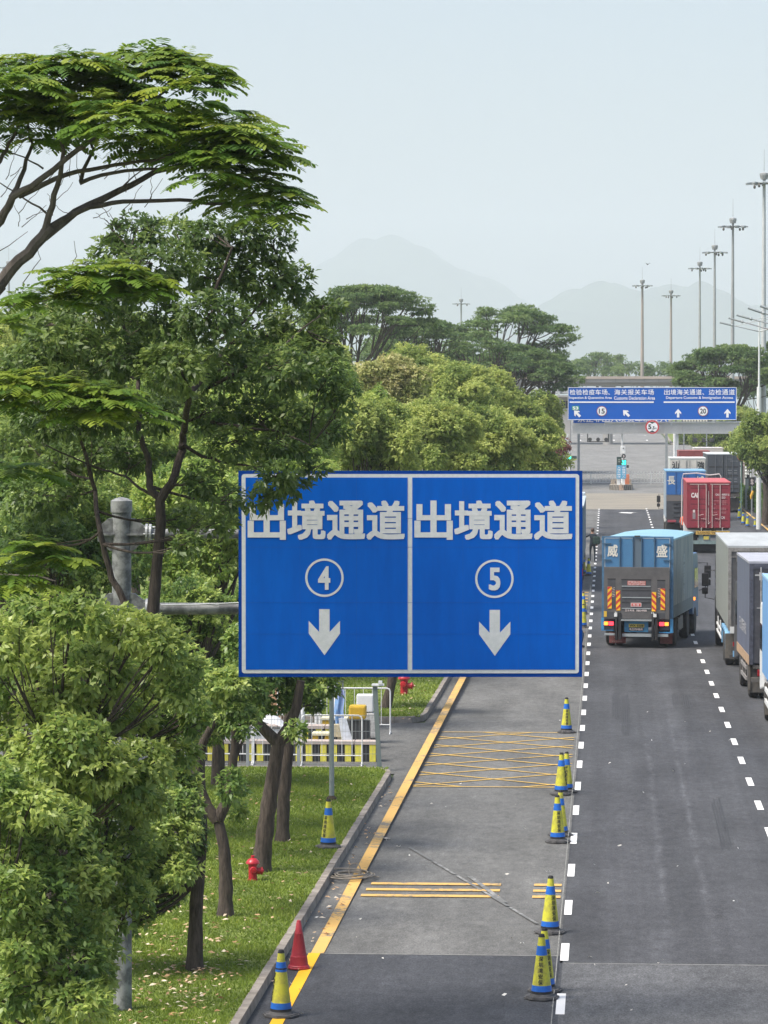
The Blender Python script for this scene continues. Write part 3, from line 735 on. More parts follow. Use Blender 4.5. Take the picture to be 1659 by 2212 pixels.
# --- bright camphors of the lower left, one behind the other along the verge
cA = [(60, 1735, 80, 50), (130, 1770, 70, 50), (130, 1850, 70, 55), (190, 1900, 50, 45), (0, 1700, 60, 50), (200, 1840, 40, 40), (60, 1790, 60, 45), (10, 1770, 60, 60), (50, 1860, 75, 60), (100, 1930, 60, 50), (10, 1930, 70, 70), (120, 2010, 75, 50), (200, 1985, 50, 32), (60, 2040, 80, 60), (225, 2040, 45, 30), (170, 2080, 70, 50), (60, 2140, 90, 60), (170, 2160, 80, 50), (20, 2220, 90, 60), (130, 2235, 80, 40), (215, 2110, 40, 40)]
broad_tree("bright leafy camphor tree filling the bottom left corner, around the sign post's foot", 34.5, g0(-30, 34.5), cA, L_MID, 24, .105, .056, 7, 21, [(-30, 2350), (-28, 2150), (-20, 2000)], .12, tbase=.55, jitter=.7, lr=.16)
cB = [(150, 1600, 80, 60, -1.3), (90, 1650, 80, 60, -1.3), (220, 1660, 70, 50, -1.3), (150, 1690, 90, 40, -1.0), (280, 1690, 60, 40, -1), (70, 1330, 80, 45), (160, 1325, 70, 50), (0, 1390, 80, 60), (230, 1350, 80, 45), (300, 1370, 80, 40), (360, 1400, 50, 40), (100, 1410, 90, 55), (200, 1440, 100, 60), (310, 1450, 90, 60), (390, 1480, 55, 50), (20, 1490, 90, 60), (120, 1520, 90, 55), (240, 1540, 100, 55), (350, 1545, 80, 50), (420, 1550, 30, 45), (50, 1600, 90, 60), (170, 1630, 90, 50), (290, 1640, 90, 50), (390, 1620, 50, 40), (30, 1690, 70, 40), (120, 1700, 60, 40)]
broad_tree("broad camphor tree with pale new leaves, its crown just below the sign's lower arm", 36.8, g0(120, 36.8), cB, L_MID, 24, .11, .058, 7, 22, [(120, 2380), (115, 2100), (125, 1800), (140, 1650)], .15, tbase=.60, jitter=1.0, lr=.16)
broad_tree("middle camphor tree of the lower left, its crown hiding the sign post's lower half", 38.2, g0(200, 38.2), [(230, 1720, 80, 40), (150, 1780, 80, 50), (250, 1790, 80, 50), (200, 1860, 80, 50), (280, 1850, 60, 50), (260, 1920, 80, 36), (160, 1910, 60, 50), (160, 1970, 60, 40), (230, 1990, 55, 26), (100, 1750, 60, 50), (310, 1730, 60, 40), (285, 1940, 40, 30), (90, 1840, 70, 60)], L_MID, 24, .105, .056, 7, 28, [(200, 2380), (195, 2100), (190, 1900)], .12, tbase=.48, jitter=.6, lr=.16)
cC = [(370, 1640, 50, 45), (350, 1690, 60, 40), (400, 1690, 30, 40), (230, 1720, 80, 40), (330, 1720, 80, 40), (400, 1740, 50, 36), (150, 1780, 70, 45), (250, 1790, 80, 45), (340, 1800, 80, 50), (410, 1810, 40, 50), (200, 1860, 80, 45), (300, 1870, 90, 40), (390, 1880, 40, 40), (260, 1920, 80, 36), (340, 1935, 50, 30), (285, 1975, 55, 26), (160, 1910, 50, 40), (160, 1970, 60, 40), (250, 2000, 50, 20)]
p = G(420, 2096, .13)
broad_tree("low camphor tree with a straight ridged trunk, nearest trunk on the lawn", p.y, tuple(p), cC, L_MID, 26, .105, .056, 7, 23, [(420, 2096), (424, 1950), (433, 1850), (438, 1780)], .108, tbase=.46, jitter=.8)
p = G(487, 1980, .13)
cD = [(440, 1470, 60, 40), (400, 1440, 50, 40), (490, 1480, 60, 40), (440, 1530, 60, 36), (500, 1530, 50, 32), (395, 1510, 45, 40), (520, 1570, 34, 20), (450, 1580, 50, 22), (500, 1700, 26, 40), (510, 1750, 20, 24), (545, 1480, 36, 40)]
def forkD(mb, off, fine):
    Y = p.y
    for pts, a, b_ in (([(470, 1772), (448, 1745), (430, 1700), (425, 1655), (440, 1600), (462, 1560), (450, 1500)], .10, .05), ([(470, 1772), (490, 1730), (500, 1670), (508, 1610), (505, 1540)], .10, .05), ([(508, 1640), (525, 1600), (535, 1560)], .03, .015)):
        raw = [W(x, y, Y) - off for x, y in pts]; mb.tube(raw, [a + (b_ - a) * i / (len(raw) - 1) for i in range(len(raw))], 10)
broad_tree("camphor tree with a dark knotty trunk forking low, second along the lawn", p.y, tuple(p), cD, L_MID, 24, .12, .06, 7, 24, [(487, 1980), (488, 1900), (484, 1830), (472, 1775)], .118, tbase=.38, extra=forkD, limbs=False)
p = G(563, 1882, .13)
cE = [(560, 1450, 60, 50), (620, 1430, 60, 50), (590, 1500, 60, 36), (540, 1535, 36, 25), (650, 1480, 40, 40), (530, 1400, 50, 50), (640, 1580, 24, 22), (590, 1380, 60, 60)]
def forkE(mb, off, fine):
    for pts, a, b_ in (([(600, 1605), (570, 1575), (545, 1550), (520, 1500)], .11, .06), ([(602, 1605), (625, 1570), (640, 1530), (650, 1470)], .12, .07)):
        raw = [W(x, y, G(563, 1882, .13).y) - off for x, y in pts]; mb.tube(raw, [a + (b_ - a) * i / (len(raw) - 1) for i in range(len(raw))], 10)
broad_tree("camphor tree with a leaning Y shaped trunk beside the red hydrant", p.y, tuple(p), cE, L_MID, 22, .12, .06, 7, 25, [(563, 1882), (572, 1800), (583, 1720), (596, 1640), (602, 1600)], .158, tbase=.36, extra=forkE, limbs=False)
p = G(610, 1818, .13)
cF = [(660, 1490, 45, 24), (700, 1480, 40, 26), (640, 1450, 60, 40), (700, 1430, 60, 40), (740, 1400, 50, 40), (675, 1520, 30, 14)]
broad_tree("camphor tree with a thick rough trunk right behind the Y shaped one", p.y, tuple(p), cF, L_MID, 22, .12, .06, 7, 26, [(610, 1818), (613, 1720), (620, 1640), (625, 1560), (630, 1480), (640, 1430)], .125, tbase=.36)
p = G(842, 1530, .13)
broad_tree("tree with a leaning dark trunk beside the second red hydrant", p.y, tuple(p), [(860, 1360, 70, 50), (900, 1400, 60, 30), (820, 1390, 60, 40), (870, 1300, 60, 50)], L_MID, 14, .14, .07, 7, 27, [(832, 1535), (845, 1480), (852, 1440), (856, 1390)], .14, tbase=.45)

# --- the row of trees behind: yellow-green crowns along the verge
def row_tree(label, x, y, rx, ry, Y, lm, seed, leaf=.16, dens=9, tb=.5, nc=9, name="roadside_tree", con=.18, nl=6):
    rr = random.Random(seed); cl = []
    s = F / Y; zc = W(x, y, Y)
    for i in range(nc):
        th = rr.uniform(0, 6.28); q = rr.uniform(.45, 1.0) ; zz = rr.uniform(-.7, 1.1)
        k = math.sqrt(max(.12, 1 - .75 * zz * zz))
        cl.append(((zc.x + rx / s * q * k * math.cos(th), Y + rx / s * q * k * math.sin(th), zc.z + ry / s * zz * .7), (rx / s * rr.uniform(.22, .46), rx / s * rr.uniform(.22, .46), ry / s * rr.uniform(.20, .40))))
    cl.append(((zc.x, Y, zc.z), (rx / s * .72, rx / s * .6, ry / s * .62)))
    zb = zg(Y) + .1; t = empty(name, (zc.x, Y, zb), 0, label, "tree", None)
    mb = MB(); off = Vector((zc.x, Y, zb)); fork_ = Vector((rr.uniform(-.2, .2), 0, max(1.2, (zc.z - zb) * .5)))
    r0 = .10 + .012 * rx / s * 2
    mb.tube([Vector((0, 0, -.1)), fork_ * .5 + Vector((.04, 0, 0)), fork_], [r0 * 1.2, r0, r0 * .8], 8)
    for (c, rd) in cl: mb.tube(bez(fork_, fork_.lerp(Vector(c) - off, .85), .05, 4), taper(r0 * .38, .02, 4), 5)
    mb.build("trunk", BARK, t, smooth=True)
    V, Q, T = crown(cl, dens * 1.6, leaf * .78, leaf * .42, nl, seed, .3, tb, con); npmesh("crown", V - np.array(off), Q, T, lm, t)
    return t
rows = [
 ("yellow-green tree glimpsed between the sign's two arms", 430, 1160, 150, 170, 62, L_LIGHT, .12, 12, .50),
 ("dark leafy tree behind the sign post, left of it", 130, 1180, 170, 170, 60, L_MID, .12, 11, .38),
 ("tree with drooping light leaves behind the sign's lower left corner", 470, 1370, 130, 110, 70, L_LIGHT, .13, 11, .42),
 ("leafy tree low behind the sign's lower arm, showing bare forked limbs", 395, 1330, 90, 90, 58, L_MID, .12, 10, .45),
 ("tree behind the left half of the big blue sign", 640, 1130, 130, 150, 84, L_LIGHT, .15, 9, .48),
 ("yellow-green tree filling the gap beneath the dark camphor's crown", 560, 960, 170, 120, 98, L_LIGHT, .17, 8, .50),
 ("left-edge tree behind the lowest fern-like sprays", 20, 1010, 160, 150, 75, L_MID, .14, 9, .40),
 ("rounded green tree rising just above the sign's left half", 800, 965, 105, 105, 105, L_MIDFAR, .17, 8, .52),
 ("rounded green tree above the sign's divider line", 930, 965, 105, 95, 120, L_MIDFAR, .18, 8, .55),
 ("rounded green tree above the sign's right half", 1045, 970, 95, 85, 135, L_MIDFAR, .19, 7.5, .55),
 ("smaller bushy tree above the sign's right corner", 1140, 975, 80, 75, 150, L_MIDFAR, .2, 7, .5),
 ("tree with pale yellow flower heads beside the umbrella tree trunk", 835, 845, 85, 80, 150, L_PALE, .2, 6.5, .45),
 ("tall green tree peaking behind the pale flowering one", 880, 820, 75, 72, 165, L_MIDFAR, .2, 7, .50),
 ("bushy green tree in the middle of the roadside row", 965, 865, 95, 80, 160, L_MIDFAR, .2, 7, .52),
 ("peaked green tree under the spreading umbrella trees", 1030, 850, 75, 62, 180, L_MIDFAR, .2, 7, .55),
 ("bushy green tree in the row, below and left of the far gantry", 1080, 910, 80, 65, 185, L_MIDFAR, .21, 7, .50),
 ("green tree in the row touching the far gantry sign's left side", 1150, 900, 60, 62, 205, L_MIDFAR, .22, 6.5, .47),
 ("dark green tree hanging over the left traffic light", 1190, 950, 30, 50, 225, L_MIDFAR, .22, 6.5, .35),
 ("green tree above the red-leaved shrub", 1150, 955, 60, 50, 215, L_MIDFAR, .22, 6.5, .48),
 ("leafy tree crown behind the dark camphor's left side, upper left", 90, 780, 170, 130, 110, L_MIDFAR, .17, 7, .50),
 ("leafy tree crown behind the dark camphor's centre", 330, 820, 170, 140, 120, L_LIGHT, .18, 7, .42),
 ("leafy tree crown behind the dark camphor's lower centre", 300, 1010, 170, 120, 95, L_LIGHT, .16, 7.5, .42),
 ("leafy tree crown behind the dark camphor's right side", 620, 830, 150, 120, 140, L_MIDFAR, .19, 7, .48),
 ("light green crown between the dark camphor and the pale flowering tree", 745, 900, 80, 110, 128, L_LIGHT, .18, 7.5, .40),
 ("low leafy crown behind the sign's upper arm", 420, 1090, 130, 90, 66, L_LIGHT, .13, 11, .46),
 ("bright leafy crown left of the sign post's top", 170, 1080, 120, 90, 68, L_MID, .13, 11, .5),
 ("roadside tree on the right whose crown covers the gantry sign's corner", 1604, 912, 42, 34, 330, L_MIDFAR, .26, 5, .42),
 ("large roadside tree at the right edge above the hedges", 1674, 965, 74, 82, 214, L_MIDFAR, .2, 7, .36),
 ("roadside tree behind the dark grey container", 1560, 960, 62, 42, 345, L_MIDFAR, .26, 5, .40),
 ("small tree on the far right lawn behind the gantry posts", 1510, 942, 40, 26, 400, L_MIDFAR, .28, 4.5, .42),
 ("bushy tree between the gantry and the right-hand row", 1614, 968, 36, 42, 290, L_MIDFAR, .22, 5.5, .3),
]
for i, (lab, x, y, rx, ry, Y, lm, leaf, dens, tb) in enumerate(rows):
    row_tree(lab, x, y, rx, ry, Y, lm, 100 + i, leaf, dens * 3.6, tb, 34)
row_tree("red-leaved shrub left of the far traffic light", 1200, 974, 32, 38, 196, L_RED, 140, .2, 9, .45, 6, "red_leaved_shrub")["category"] = "shrub"

# --- umbrella trees of the background
def umbrella_tree(label, x, ytop, ybot, wpx, Y, seed, trunk_px=None, npad=34, layers=3, leaf=.30, lm=L_FAR, dens=8.0, fill=1.0):
    npad = int(npad * 1.5)
    rr = random.Random(seed); s = F / Y; ct = W(x, ytop, Y); hw = wpx / 2 / s; H = (ybot - ytop) / s; zb = zg(Y)
    tx = W(trunk_px, 900, Y).x if trunk_px else ct.x
    t = empty("umbrella_tree", (tx, Y, zb), 0, label, "tree", None); off = Vector((tx, Y, zb))
    mb = MB(); fork_ = Vector((rr.uniform(-.3, .3), 0, max(2, (ct.z - H - zb) * .8))); r0 = .22 + hw * .022
    mb.tube([Vector((0, 0, -.2)), fork_ * .5 + Vector((.12, 0, 0)), fork_], [r0 * 1.3, r0, r0 * .85], 10)
    nl_ = 7; limbs = []
    for k in range(nl_):
        th = 6.28 * k / nl_ + rr.uniform(-.3, .3); e = Vector((ct.x - tx + hw * .5 * math.cos(th), hw * .5 * math.sin(th), ct.z - zb - H * rr.uniform(.35, .6)))
        path = bez(fork_, e, .10, 6); mb.tube(path, taper(r0 * .55, r0 * .18, 6), 7); limbs.append(path)
    pads = []
    for k in range(npad):
        th = rr.uniform(0, 6.28); q = math.sqrt(rr.random()); lay = rr.choice([0, 0, 1, 1, 2][: 2 + layers])
        z = ct.z - H * (.05 + .50 * q ** 2.6 + .13 * lay * (0.3 + q)); px_, py = ct.x + hw * .98 * q * math.cos(th), Y + hw * .98 * q * math.sin(th)
        rd = hw * rr.uniform(.14, .27)
        pads.append(((px_, py, z), (rd, rd, max(.22, H * .038))))
        tgt = Vector((px_, py, z)) - off; lb = min(limbs, key=lambda L: (L[-1] - tgt).length); a = lb[rr.randint(3, 6)]
        mb.tube(bez(a, tgt, .06, 4), taper(r0 * .16, .03, 4), 5)
    mb.build("trunk", BARK, t, smooth=True)
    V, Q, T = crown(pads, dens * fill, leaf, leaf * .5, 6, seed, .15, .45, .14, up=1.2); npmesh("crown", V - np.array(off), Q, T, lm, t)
    return t
umbrella_tree("tall umbrella tree with a bare dark trunk, rising behind the dark camphor", 800, 617, 760, 300, 290, 201, 766, 46, fill=1.1)
umbrella_tree("dark spreading umbrella tree right of the bare-trunked one", 905, 690, 800, 230, 310, 202, 930, 34, fill=1.1)
umbrella_tree("airy high-domed umbrella tree with fine white branches, left of the gantry", 1105, 658, 760, 250, 335, 203, 1100, 34, fill=.8)
umbrella_tree("low umbrella tree whose left arm reaches the distant mast", 1040, 715, 820, 190, 320, 204, 1050, 26)
umbrella_tree("dense wide umbrella tree just left of the gantry sign", 1105, 745, 850, 270, 330, 205, 1110, 60, fill=1.3)
umbrella_tree("dark umbrella tree crown dipping towards the gantry sign's left end", 1180, 735, 840, 130, 340, 206, 1190, 26)
umbrella_tree("wide dark umbrella tree standing behind the gantry's right end", 1575, 745, 860, 240, 345, 207, 1586, 60, fill=1.2)
umbrella_tree("umbrella tree cut by the right edge behind the tall mast", 1690, 735, 850, 150, 360, 208, 1690, 26)
umbrella_tree("hazy distant umbrella tree left of the two thin masts", 1290, 763, 812, 110, 620, 209, 1290, 26, leaf=.5, dens=2.4)
umbrella_tree("hazy distant umbrella tree between the overpass and the mountains", 1340, 768, 812, 70, 640, 210, 1345, 20, leaf=.5, dens=2.4)
for i, (x, y, rx, ry, Y, lab) in enumerate([(1375, 800, 40, 18, 640, "hazy rounded tree behind the first thin mast"), (1425, 802, 40, 20, 660, "hazy rounded tree behind the second thin mast"), (1250, 800, 40, 22, 600, "hazy tree above the overpass's left end"), (1460, 805, 30, 18, 650, "hazy tree right of the second thin mast"),
                                      (1320, 806, 40, 14, 600, "low hazy tree in the middle above the overpass")]):
    row_tree(lab, x, y, rx, ry, Y, L_FAR, 160 + i, .55, 1.6, .55, 8, "distant_tree")
for i, (x, y, rx, ry, Y, lab) in enumerate([(1535, 845, 70, 26, 420, "dark mass of tree behind the right umbrella tree's limbs"), (1640, 845, 70, 30, 420, "tree behind the right-edge lamp post"), (860, 770, 120, 36, 360, "dark tree behind the bare umbrella trunk"), (1000, 790, 120, 40, 380, "dark tree behind the middle of the umbrella trees"),
                                      (650, 860, 120, 90, 240, "tree seen through gaps of the dark camphor, right part"), (450, 820, 140, 110, 230, "tree seen through gaps of the dark camphor, middle part"), (200, 850, 160, 110, 220, "tree seen through gaps of the dark camphor, left part")]):
    row_tree(lab, x, y, rx, ry, Y, L_FAR if Y > 300 else L_MIDFAR, 180 + i, .3, 3.6, .42, 10, "background_tree")
# ------------------------------------------------------------------ the big lane sign on its cantilever post
M_SBLUE = mat("blue_sign_sheeting", (.0, .125, .60), .5, col2=(.0, .105, .52), scale=2.2, detail=8, stretch=(2.5, 1, .5), spec=.12)
M_SEDGE = mat("dark_blue_sign_edge", (.0, .05, .30), .5, spec=.12)
M_SWHITE = mat("dusty_white_lettering", (.74, .75, .75), .5, col2=(.64, .66, .66), scale=14)
M_POST = mat("mottled_galvanised_post", (.27, .28, .28), .6, col2=(.11, .115, .12), scale=6, detail=9, lo=.42, hi=.58)
YS = 43.5
def sloc(x, y, cx=886.5, base=None):
    """local x, z of a place of the photo on a plane square to the camera through the sign"""
    return ((x - 829.5) / F * ZS, zS + (1106 - y) / F * ZS)
ZS = 43.4                      # distance along the view
root_c = C0 + CM @ Vector((0, 0, -ZS))
# the sign stands square to the camera's heading; local x to the right, z up
sign = empty("cantilever_lane_sign", (root_c.x, root_c.y, 0), YAW, "big blue lane sign with circled 4 and 5, on a grey cantilever post", "road sign")
zS = root_c.z
def sx(x): return (x - 829.5) / F * ZS
def sz(y): return zS + (1106 - y) / F * ZS
def rrect(x0, x1, z0, z1, r, n=5):
    out = []
    for (cx, cz, a0) in ((x1 - r, z0 + r, -90), (x1 - r, z1 - r, 0), (x0 + r, z1 - r, 90), (x0 + r, z0 + r, 180)):
        for k in range(n + 1): a = R(a0 + 90 * k / n); out.append((cx + r * math.cos(a), cz + r * math.sin(a)))
    return out
mb = MB(); mb.box(sx(515), sx(1258), 0, .045, sz(1463), sz(1017)); panel = mb.build("sign_panel", M_SEDGE, sign)
mb = MB(); mb.prism(rrect(sx(522), sx(1251), sz(1455), sz(1024), .035), -.004, .0); mb.build("border", M_SWHITE, panel)
mb = MB(); mb.box(sx(530.5), sx(880.5), -.008, -.004, sz(1447), sz(1031.5)); mb.box(sx(890.5), sx(1243), -.008, -.004, sz(1447), sz(1031.5))
mb.build("panel_face", M_SBLUE, panel)
mb = MB()
for z in (1120, 1182, 1302, 1370): mb.box(sx(530.5), sx(1243), -.0095, -.0085, sz(z) - .0018, sz(z) + .0018)
for x in (648, 770, 1000, 1120): mb.box(sx(x) - .0015, sx(x) + .0015, -.0095, -.0085, sz(1447), sz(1031.5))
mb.build("panel_seam", mat("seam_blue", (.0, .085, .42), .5), panel)
mb = MB()
for (t, a, b_) in (("出境通道", 535.4, 873.9), ("出境通道", 895.5, 1236)): textrow(mb, t, sx(a - 2), sx(b_ + 2), sz(1166), sz(1081), -.012, .027, .965)
mb.build("lettering", M_SWHITE, panel)
def ring(mb, cx, cz, r0, r1, y, n=48, mi=0):
    o = len(mb.v)
    for k in range(n):
        a = 6.28318 * k / n; mb.v.append((cx + r0 * math.cos(a), y, cz + r0 * math.sin(a))); mb.v.append((cx + r1 * math.cos(a), y, cz + r1 * math.sin(a)))
    for k in range(n):
        a = o + 2 * k; b_ = o + 2 * ((k + 1) % n); mb.f.append((a, a + 1, b_ + 1, b_)); mb.m.append(mi)
def disc(mb, cx, cz, r, y, n=32, mi=0):
    o = len(mb.v); mb.v += [(cx + r * math.cos(6.28318 * k / n), y, cz + r * math.sin(6.28318 * k / n)) for k in range(n)]; mb.f.append(tuple(range(o, o + n))); mb.m.append(mi)
k1 = ZS / F
for (cx, cy, d, box) in ((700.8, 1247.9, "4", (687, 713.5, 1274, 1223)), (1068, 1250.3, "5", (1056, 1081, 1275.5, 1226))):
    mb = MB(); ring(mb, sx(cx), sz(cy), 36.8 * k1, 41.6 * k1, -.012); text(mb, d, sx(box[0]), sx(box[1]), sz(box[2]), sz(box[3]), -.012, .03); mb.build("lane_number", M_SWHITE, panel)
for dx in (0, 768 * .4795):
    P = [(408, 685), (455, 685), (455, 788), (502, 738), (502, 795), (432, 893), (361, 795), (361, 738), (408, 788)]
    mb = MB(); mb.add([(sx(493.7 + .4795 * a + dx), -.012, sz(987.5 + .4795 * b_ + (1.5 if dx else 0))) for a, b_ in P], [tuple(range(8, -1, -1))]); mb.build("down_arrow", M_SWHITE, panel)
# post and arms
zg_ = 0.0
px0, px1 = sx(237.5), sx(279.5); pc = (px0 + px1) / 2; pr = (px1 - px0) / 2
mb = MB(); mb.lathe([(pr * .97, .1), (pr, 3.0), (pr, sz(1090))], 28, (pc, .30, 0)); mb.lathe([(pr * 1.3, -.3), (pr * 1.3, .04), (pr, .05)], 24, (pc, .30, 0))
pst = mb.build("post", M_POST, sign, smooth=True)
mb = MB(); mb.lathe([(pr * 1.12, sz(1108)), (pr * 1.12, sz(1083)), (pr * .7, sz(1078)), (.02, sz(1075))], 28, (pc, .30, 0)); mb.build("post_cap", M_POST, pst, smooth=True)
for (yc, hh) in ((1155, 10.5), (1318, 12.5)):
    r_ = hh * k1
    mb = MB(); mb.cyl((sx(318), .30, sz(yc)), (sx(1180), .30, sz(yc)), r_ * 1.05, r_ * .85, 20); arm = mb.build("arm", M_POST, sign, smooth=True)
    mb = MB()
    for s_ in (1, -1):
        P = [(pc + s_ * pr * .9, sz(yc - 34)), (pc + s_ * (pr + .05), sz(yc - 33)), (sx(259 + s_ * 45), sz(yc - 20)), (sx(259 + s_ * 52), sz(yc - 18)), (sx(259 + s_ * 52), sz(yc + 16)), (sx(259 + s_ * 45), sz(yc + 18)), (pc + s_ * (pr + .03), sz(yc + 36)), (pc + s_ * pr * .9, sz(yc + 36))]
        if s_ > 0: P = P[::-1]
        mb.prism(P, .24, .36)
    mb.box(sx(207), sx(312), .20, .40, sz(yc + 3), sz(yc - 1))
    mb.build("arm_bracket", M_POST, arm)
    mb = MB()
    for x_ in (311, 319): mb.cyl((sx(x_), .30, sz(yc)), (sx(x_ + 5), .30, sz(yc)), 22 * k1, None, 24)
    for a in range(6):
        mb.cyl((sx(307), .30 + 17 * k1 * math.cos(a * 1.047), sz(yc) + 17 * k1 * math.sin(a * 1.047)), (sx(331), .30 + 17 * k1 * math.cos(a * 1.047), sz(yc) + 17 * k1 * math.sin(a * 1.047)), .012, None, 6)
    mb.build("flange", GALV, arm)
for xq in (640, 830, 1010, 1180): mb = MB(); mb.box(sx(xq) - .035, sx(xq) + .035, .045, .13, sz(1440), sz(1040)); mb.build("back_rail", GALV, sign)
mb = MB(); mb.tube([(sx(470), .30 - .12, sz(1309)), (sx(430), .30 - .11, sz(1307.5)), (sx(512), .30 - .10, sz(1305))], .012, 6); mb.tube([(sx(345), .18, sz(1309)), (sx(420), .18, sz(1308)), (sx(514), .18, sz(1304))], .010, 6); mb.build("cable", GALV, sign)

# ------------------------------------------------------------------ the far gantry
YG = 322.0; kg = YG / F
Xc = W(1409, 900, YG).x
def qx(x): return W(x, 900, YG).x - Xc
def qz(y): return W(1409, y, YG).z - zg(YG)
def C6(x, y): return (1206.9 + .248 * x, 811.9 + .248 * y)
gan = empty("gantry_sign", (Xc, YG, zg(YG)), 0, "wide blue gantry sign of white Chinese and English directions over the far lanes", "road sign")
M_FBLUE = mat("blue_gantry_sheeting", (.0, .105, .50), .6, spec=.1); M_FWHITE = mat("white_gantry_lettering", (.85, .86, .88), .5)
mb = MB(); mb.box(qx(1226.7), qx(1590.8), 0, .25, qz(907.4), qz(836.5)); pan = mb.build("sign_panel", M_FBLUE, gan)
mb = MB(); wv = .09
for q in ((80, 1548, 100, 104), (80, 1548, 379, 384), (80, 84, 104, 379), (1544, 1548, 104, 379), (95, 828, 223, 235), (914, 1532, 223, 235)):
    a, b_ = C6(q[0], q[2]), C6(q[1], q[3]); mb.box(qx(a[0]), qx(b_[0]), -.03, 0.001, qz(b_[1]), qz(a[1]))
mb.build("border_line", M_FWHITE, pan)
mb = MB()
def row6(t, x0, x1, y0, y1, off, fill=.9):
    a, b_ = C6(x0, y0), C6(x1, y1); textrow(mb, t, qx(a[0]), qx(b_[0]), qz(b_[1]), qz(a[1]), -.04, off, fill)
def line6(t, x0, x1, y0, y1, off):
    a, b_ = C6(x0, y0), C6(x1, y1); text(mb, t, qx(a[0]), qx(b_[0]), qz(b_[1]), qz(a[1]), -.04, off)
row6("检验检疫车场、", 93, 483, 118, 166, .008); row6("海关报关车场", 481, 832, 118, 166, .008); row6("出境海关通道、", 915, 1303, 118, 166, .008); row6("边检通道", 1303, 1536, 118, 166, .008)
line6("Inspection & Quarantine Area", 92, 462, 178, 208, .012); line6("Customs Declaration Area", 482, 838, 178, 208, .012); line6("Departure Customs & Immigration Access", 934, 1518, 178, 208, .012)
mb.build("lettering", M_FWHITE, pan)
M_SGREEN = mat("green_route_badge", (.03, .35, .22), .5)
mb = MB(); a, b_ = C6(115, 262), C6(178, 298); mb.box(qx(a[0]), qx(b_[0]), -.035, .001, qz(b_[1]), qz(a[1])); bd = mb.build("route_badge", M_SGREEN, pan)
mb = MB(); line6("S3", 122, 171, 267, 294, .03); mb.build("route_number", M_FWHITE, bd)
def arrow(cx, cy, h, ang):
    P = [(0, .5), (.36, .08), (.36, -.12), (.14, .06), (.14, -.5), (-.14, -.5), (-.14, .06), (-.36, -.12), (-.36, .08)]
    a = C6(cx, cy); H = h * .248 * kg; ca, sa = math.cos(R(ang)), math.sin(R(ang)); m = MB()
    m.add([(qx(a[0]) + (p[0] * ca - p[1] * sa) * H, -.04, qz(a[1]) + (p[0] * sa + p[1] * ca) * H) for p in P], [tuple(range(8, -1, -1))]); m.build("arrow", M_FWHITE, pan)
arrow(160, 328, 76, 45); arrow(587, 325, 76, 45); arrow(1040, 325, 74, 0); arrow(1470, 325, 74, 0)
M_RING = mat("dull_red_ring", (.30, .06, .10), .5); M_NUM = mat("black_numerals", (.02, .02, .022), .5)
for (cx, n_) in ((375, "15"), (1257, "20")):
    a = C6(cx, 307); m = MB(); disc(m, qx(a[0]), qz(a[1]), 45 * .248 * kg, -.035); rd_ = m.build("speed_roundel", M_RING, pan)
    m = MB(); disc(m, qx(a[0]), qz(a[1]), 39 * .248 * kg, -.05); m.build("roundel_face", M_FWHITE, rd_)
    m = MB(); a0, a1 = C6(cx - 26, 285), C6(cx + 26, 329); text(m, n_, qx(a0[0]), qx(a1[0]), qz(a1[1]), qz(a0[1]), -.06, .02); m.build("roundel_number", M_NUM, rd_)
# frame of the gantry with its concrete-grey height beam
M_BEAM = mat("pale_grey_beam", (.56, .56, .54), .8, var=.08, scale=.6)
mb = MB(); x = 1236
while x < 1600: mb.box(qx(x), qx(x + 39.4), .5, 1.4, qz(937), qz(919)); x += 39.7
mb.box(qx(1236), qx(1600), .65, 1.25, qz(919), qz(914)); mb.build("height_beam", M_BEAM, gan)
mb = MB(); mb.cyl((qx(1306), .45, qz(912.8)), (qx(1625), .45, qz(911.6)), .07, None, 8)
for x in (1306, 1370, 1420, 1450): mb.cyl((qx(x), .45, qz(913)), (qx(x), .45, qz(919)), .05, None, 6)
mb.build("pipe_rail", WHITEP, gan, smooth=True)
for x in (1224, 1596, 1462.5): mb = MB(); mb.box(qx(x) - .16, qx(x) + .16, .75, 1.1, -.05, qz(937)); mb.build("gantry_post", WHITEP, gan)
for x, y, r in ((1344, .8, .11), (1457.5, .2, .15)): mb = MB(); mb.cyl((qx(x), y, -.05), (qx(x), y, qz(937)), r, None, 10); mb.build("gantry_post", WHITEP, gan)
for x0_, yb in ((1269.5, 954.5), (1497.5, 954.5)):
    mb = MB()
    for x in (x0_, x0_ + 45): mb.box(qx(x) - .05, qx(x) + .05, .3, .4, qz(yb), qz(937))
    mb.box(qx(x0_), qx(x0_ + 45), .28, .42, qz(yb + .5), qz(yb - 1.3)); br = mb.build("camera_bracket", DARKM, gan)
    for x in (x0_ + 5, x0_ + 22.5, x0_ + 40):
        m = MB(); m.cyl((qx(x), .0, qz(yb - 5)), (qx(x), .5, qz(yb - 5)), .19, .13, 12); m.box(qx(x) - .06, qx(x) + .06, .2, .35, qz(yb - 3), qz(yb)); m.build("camera", DARKM, br)
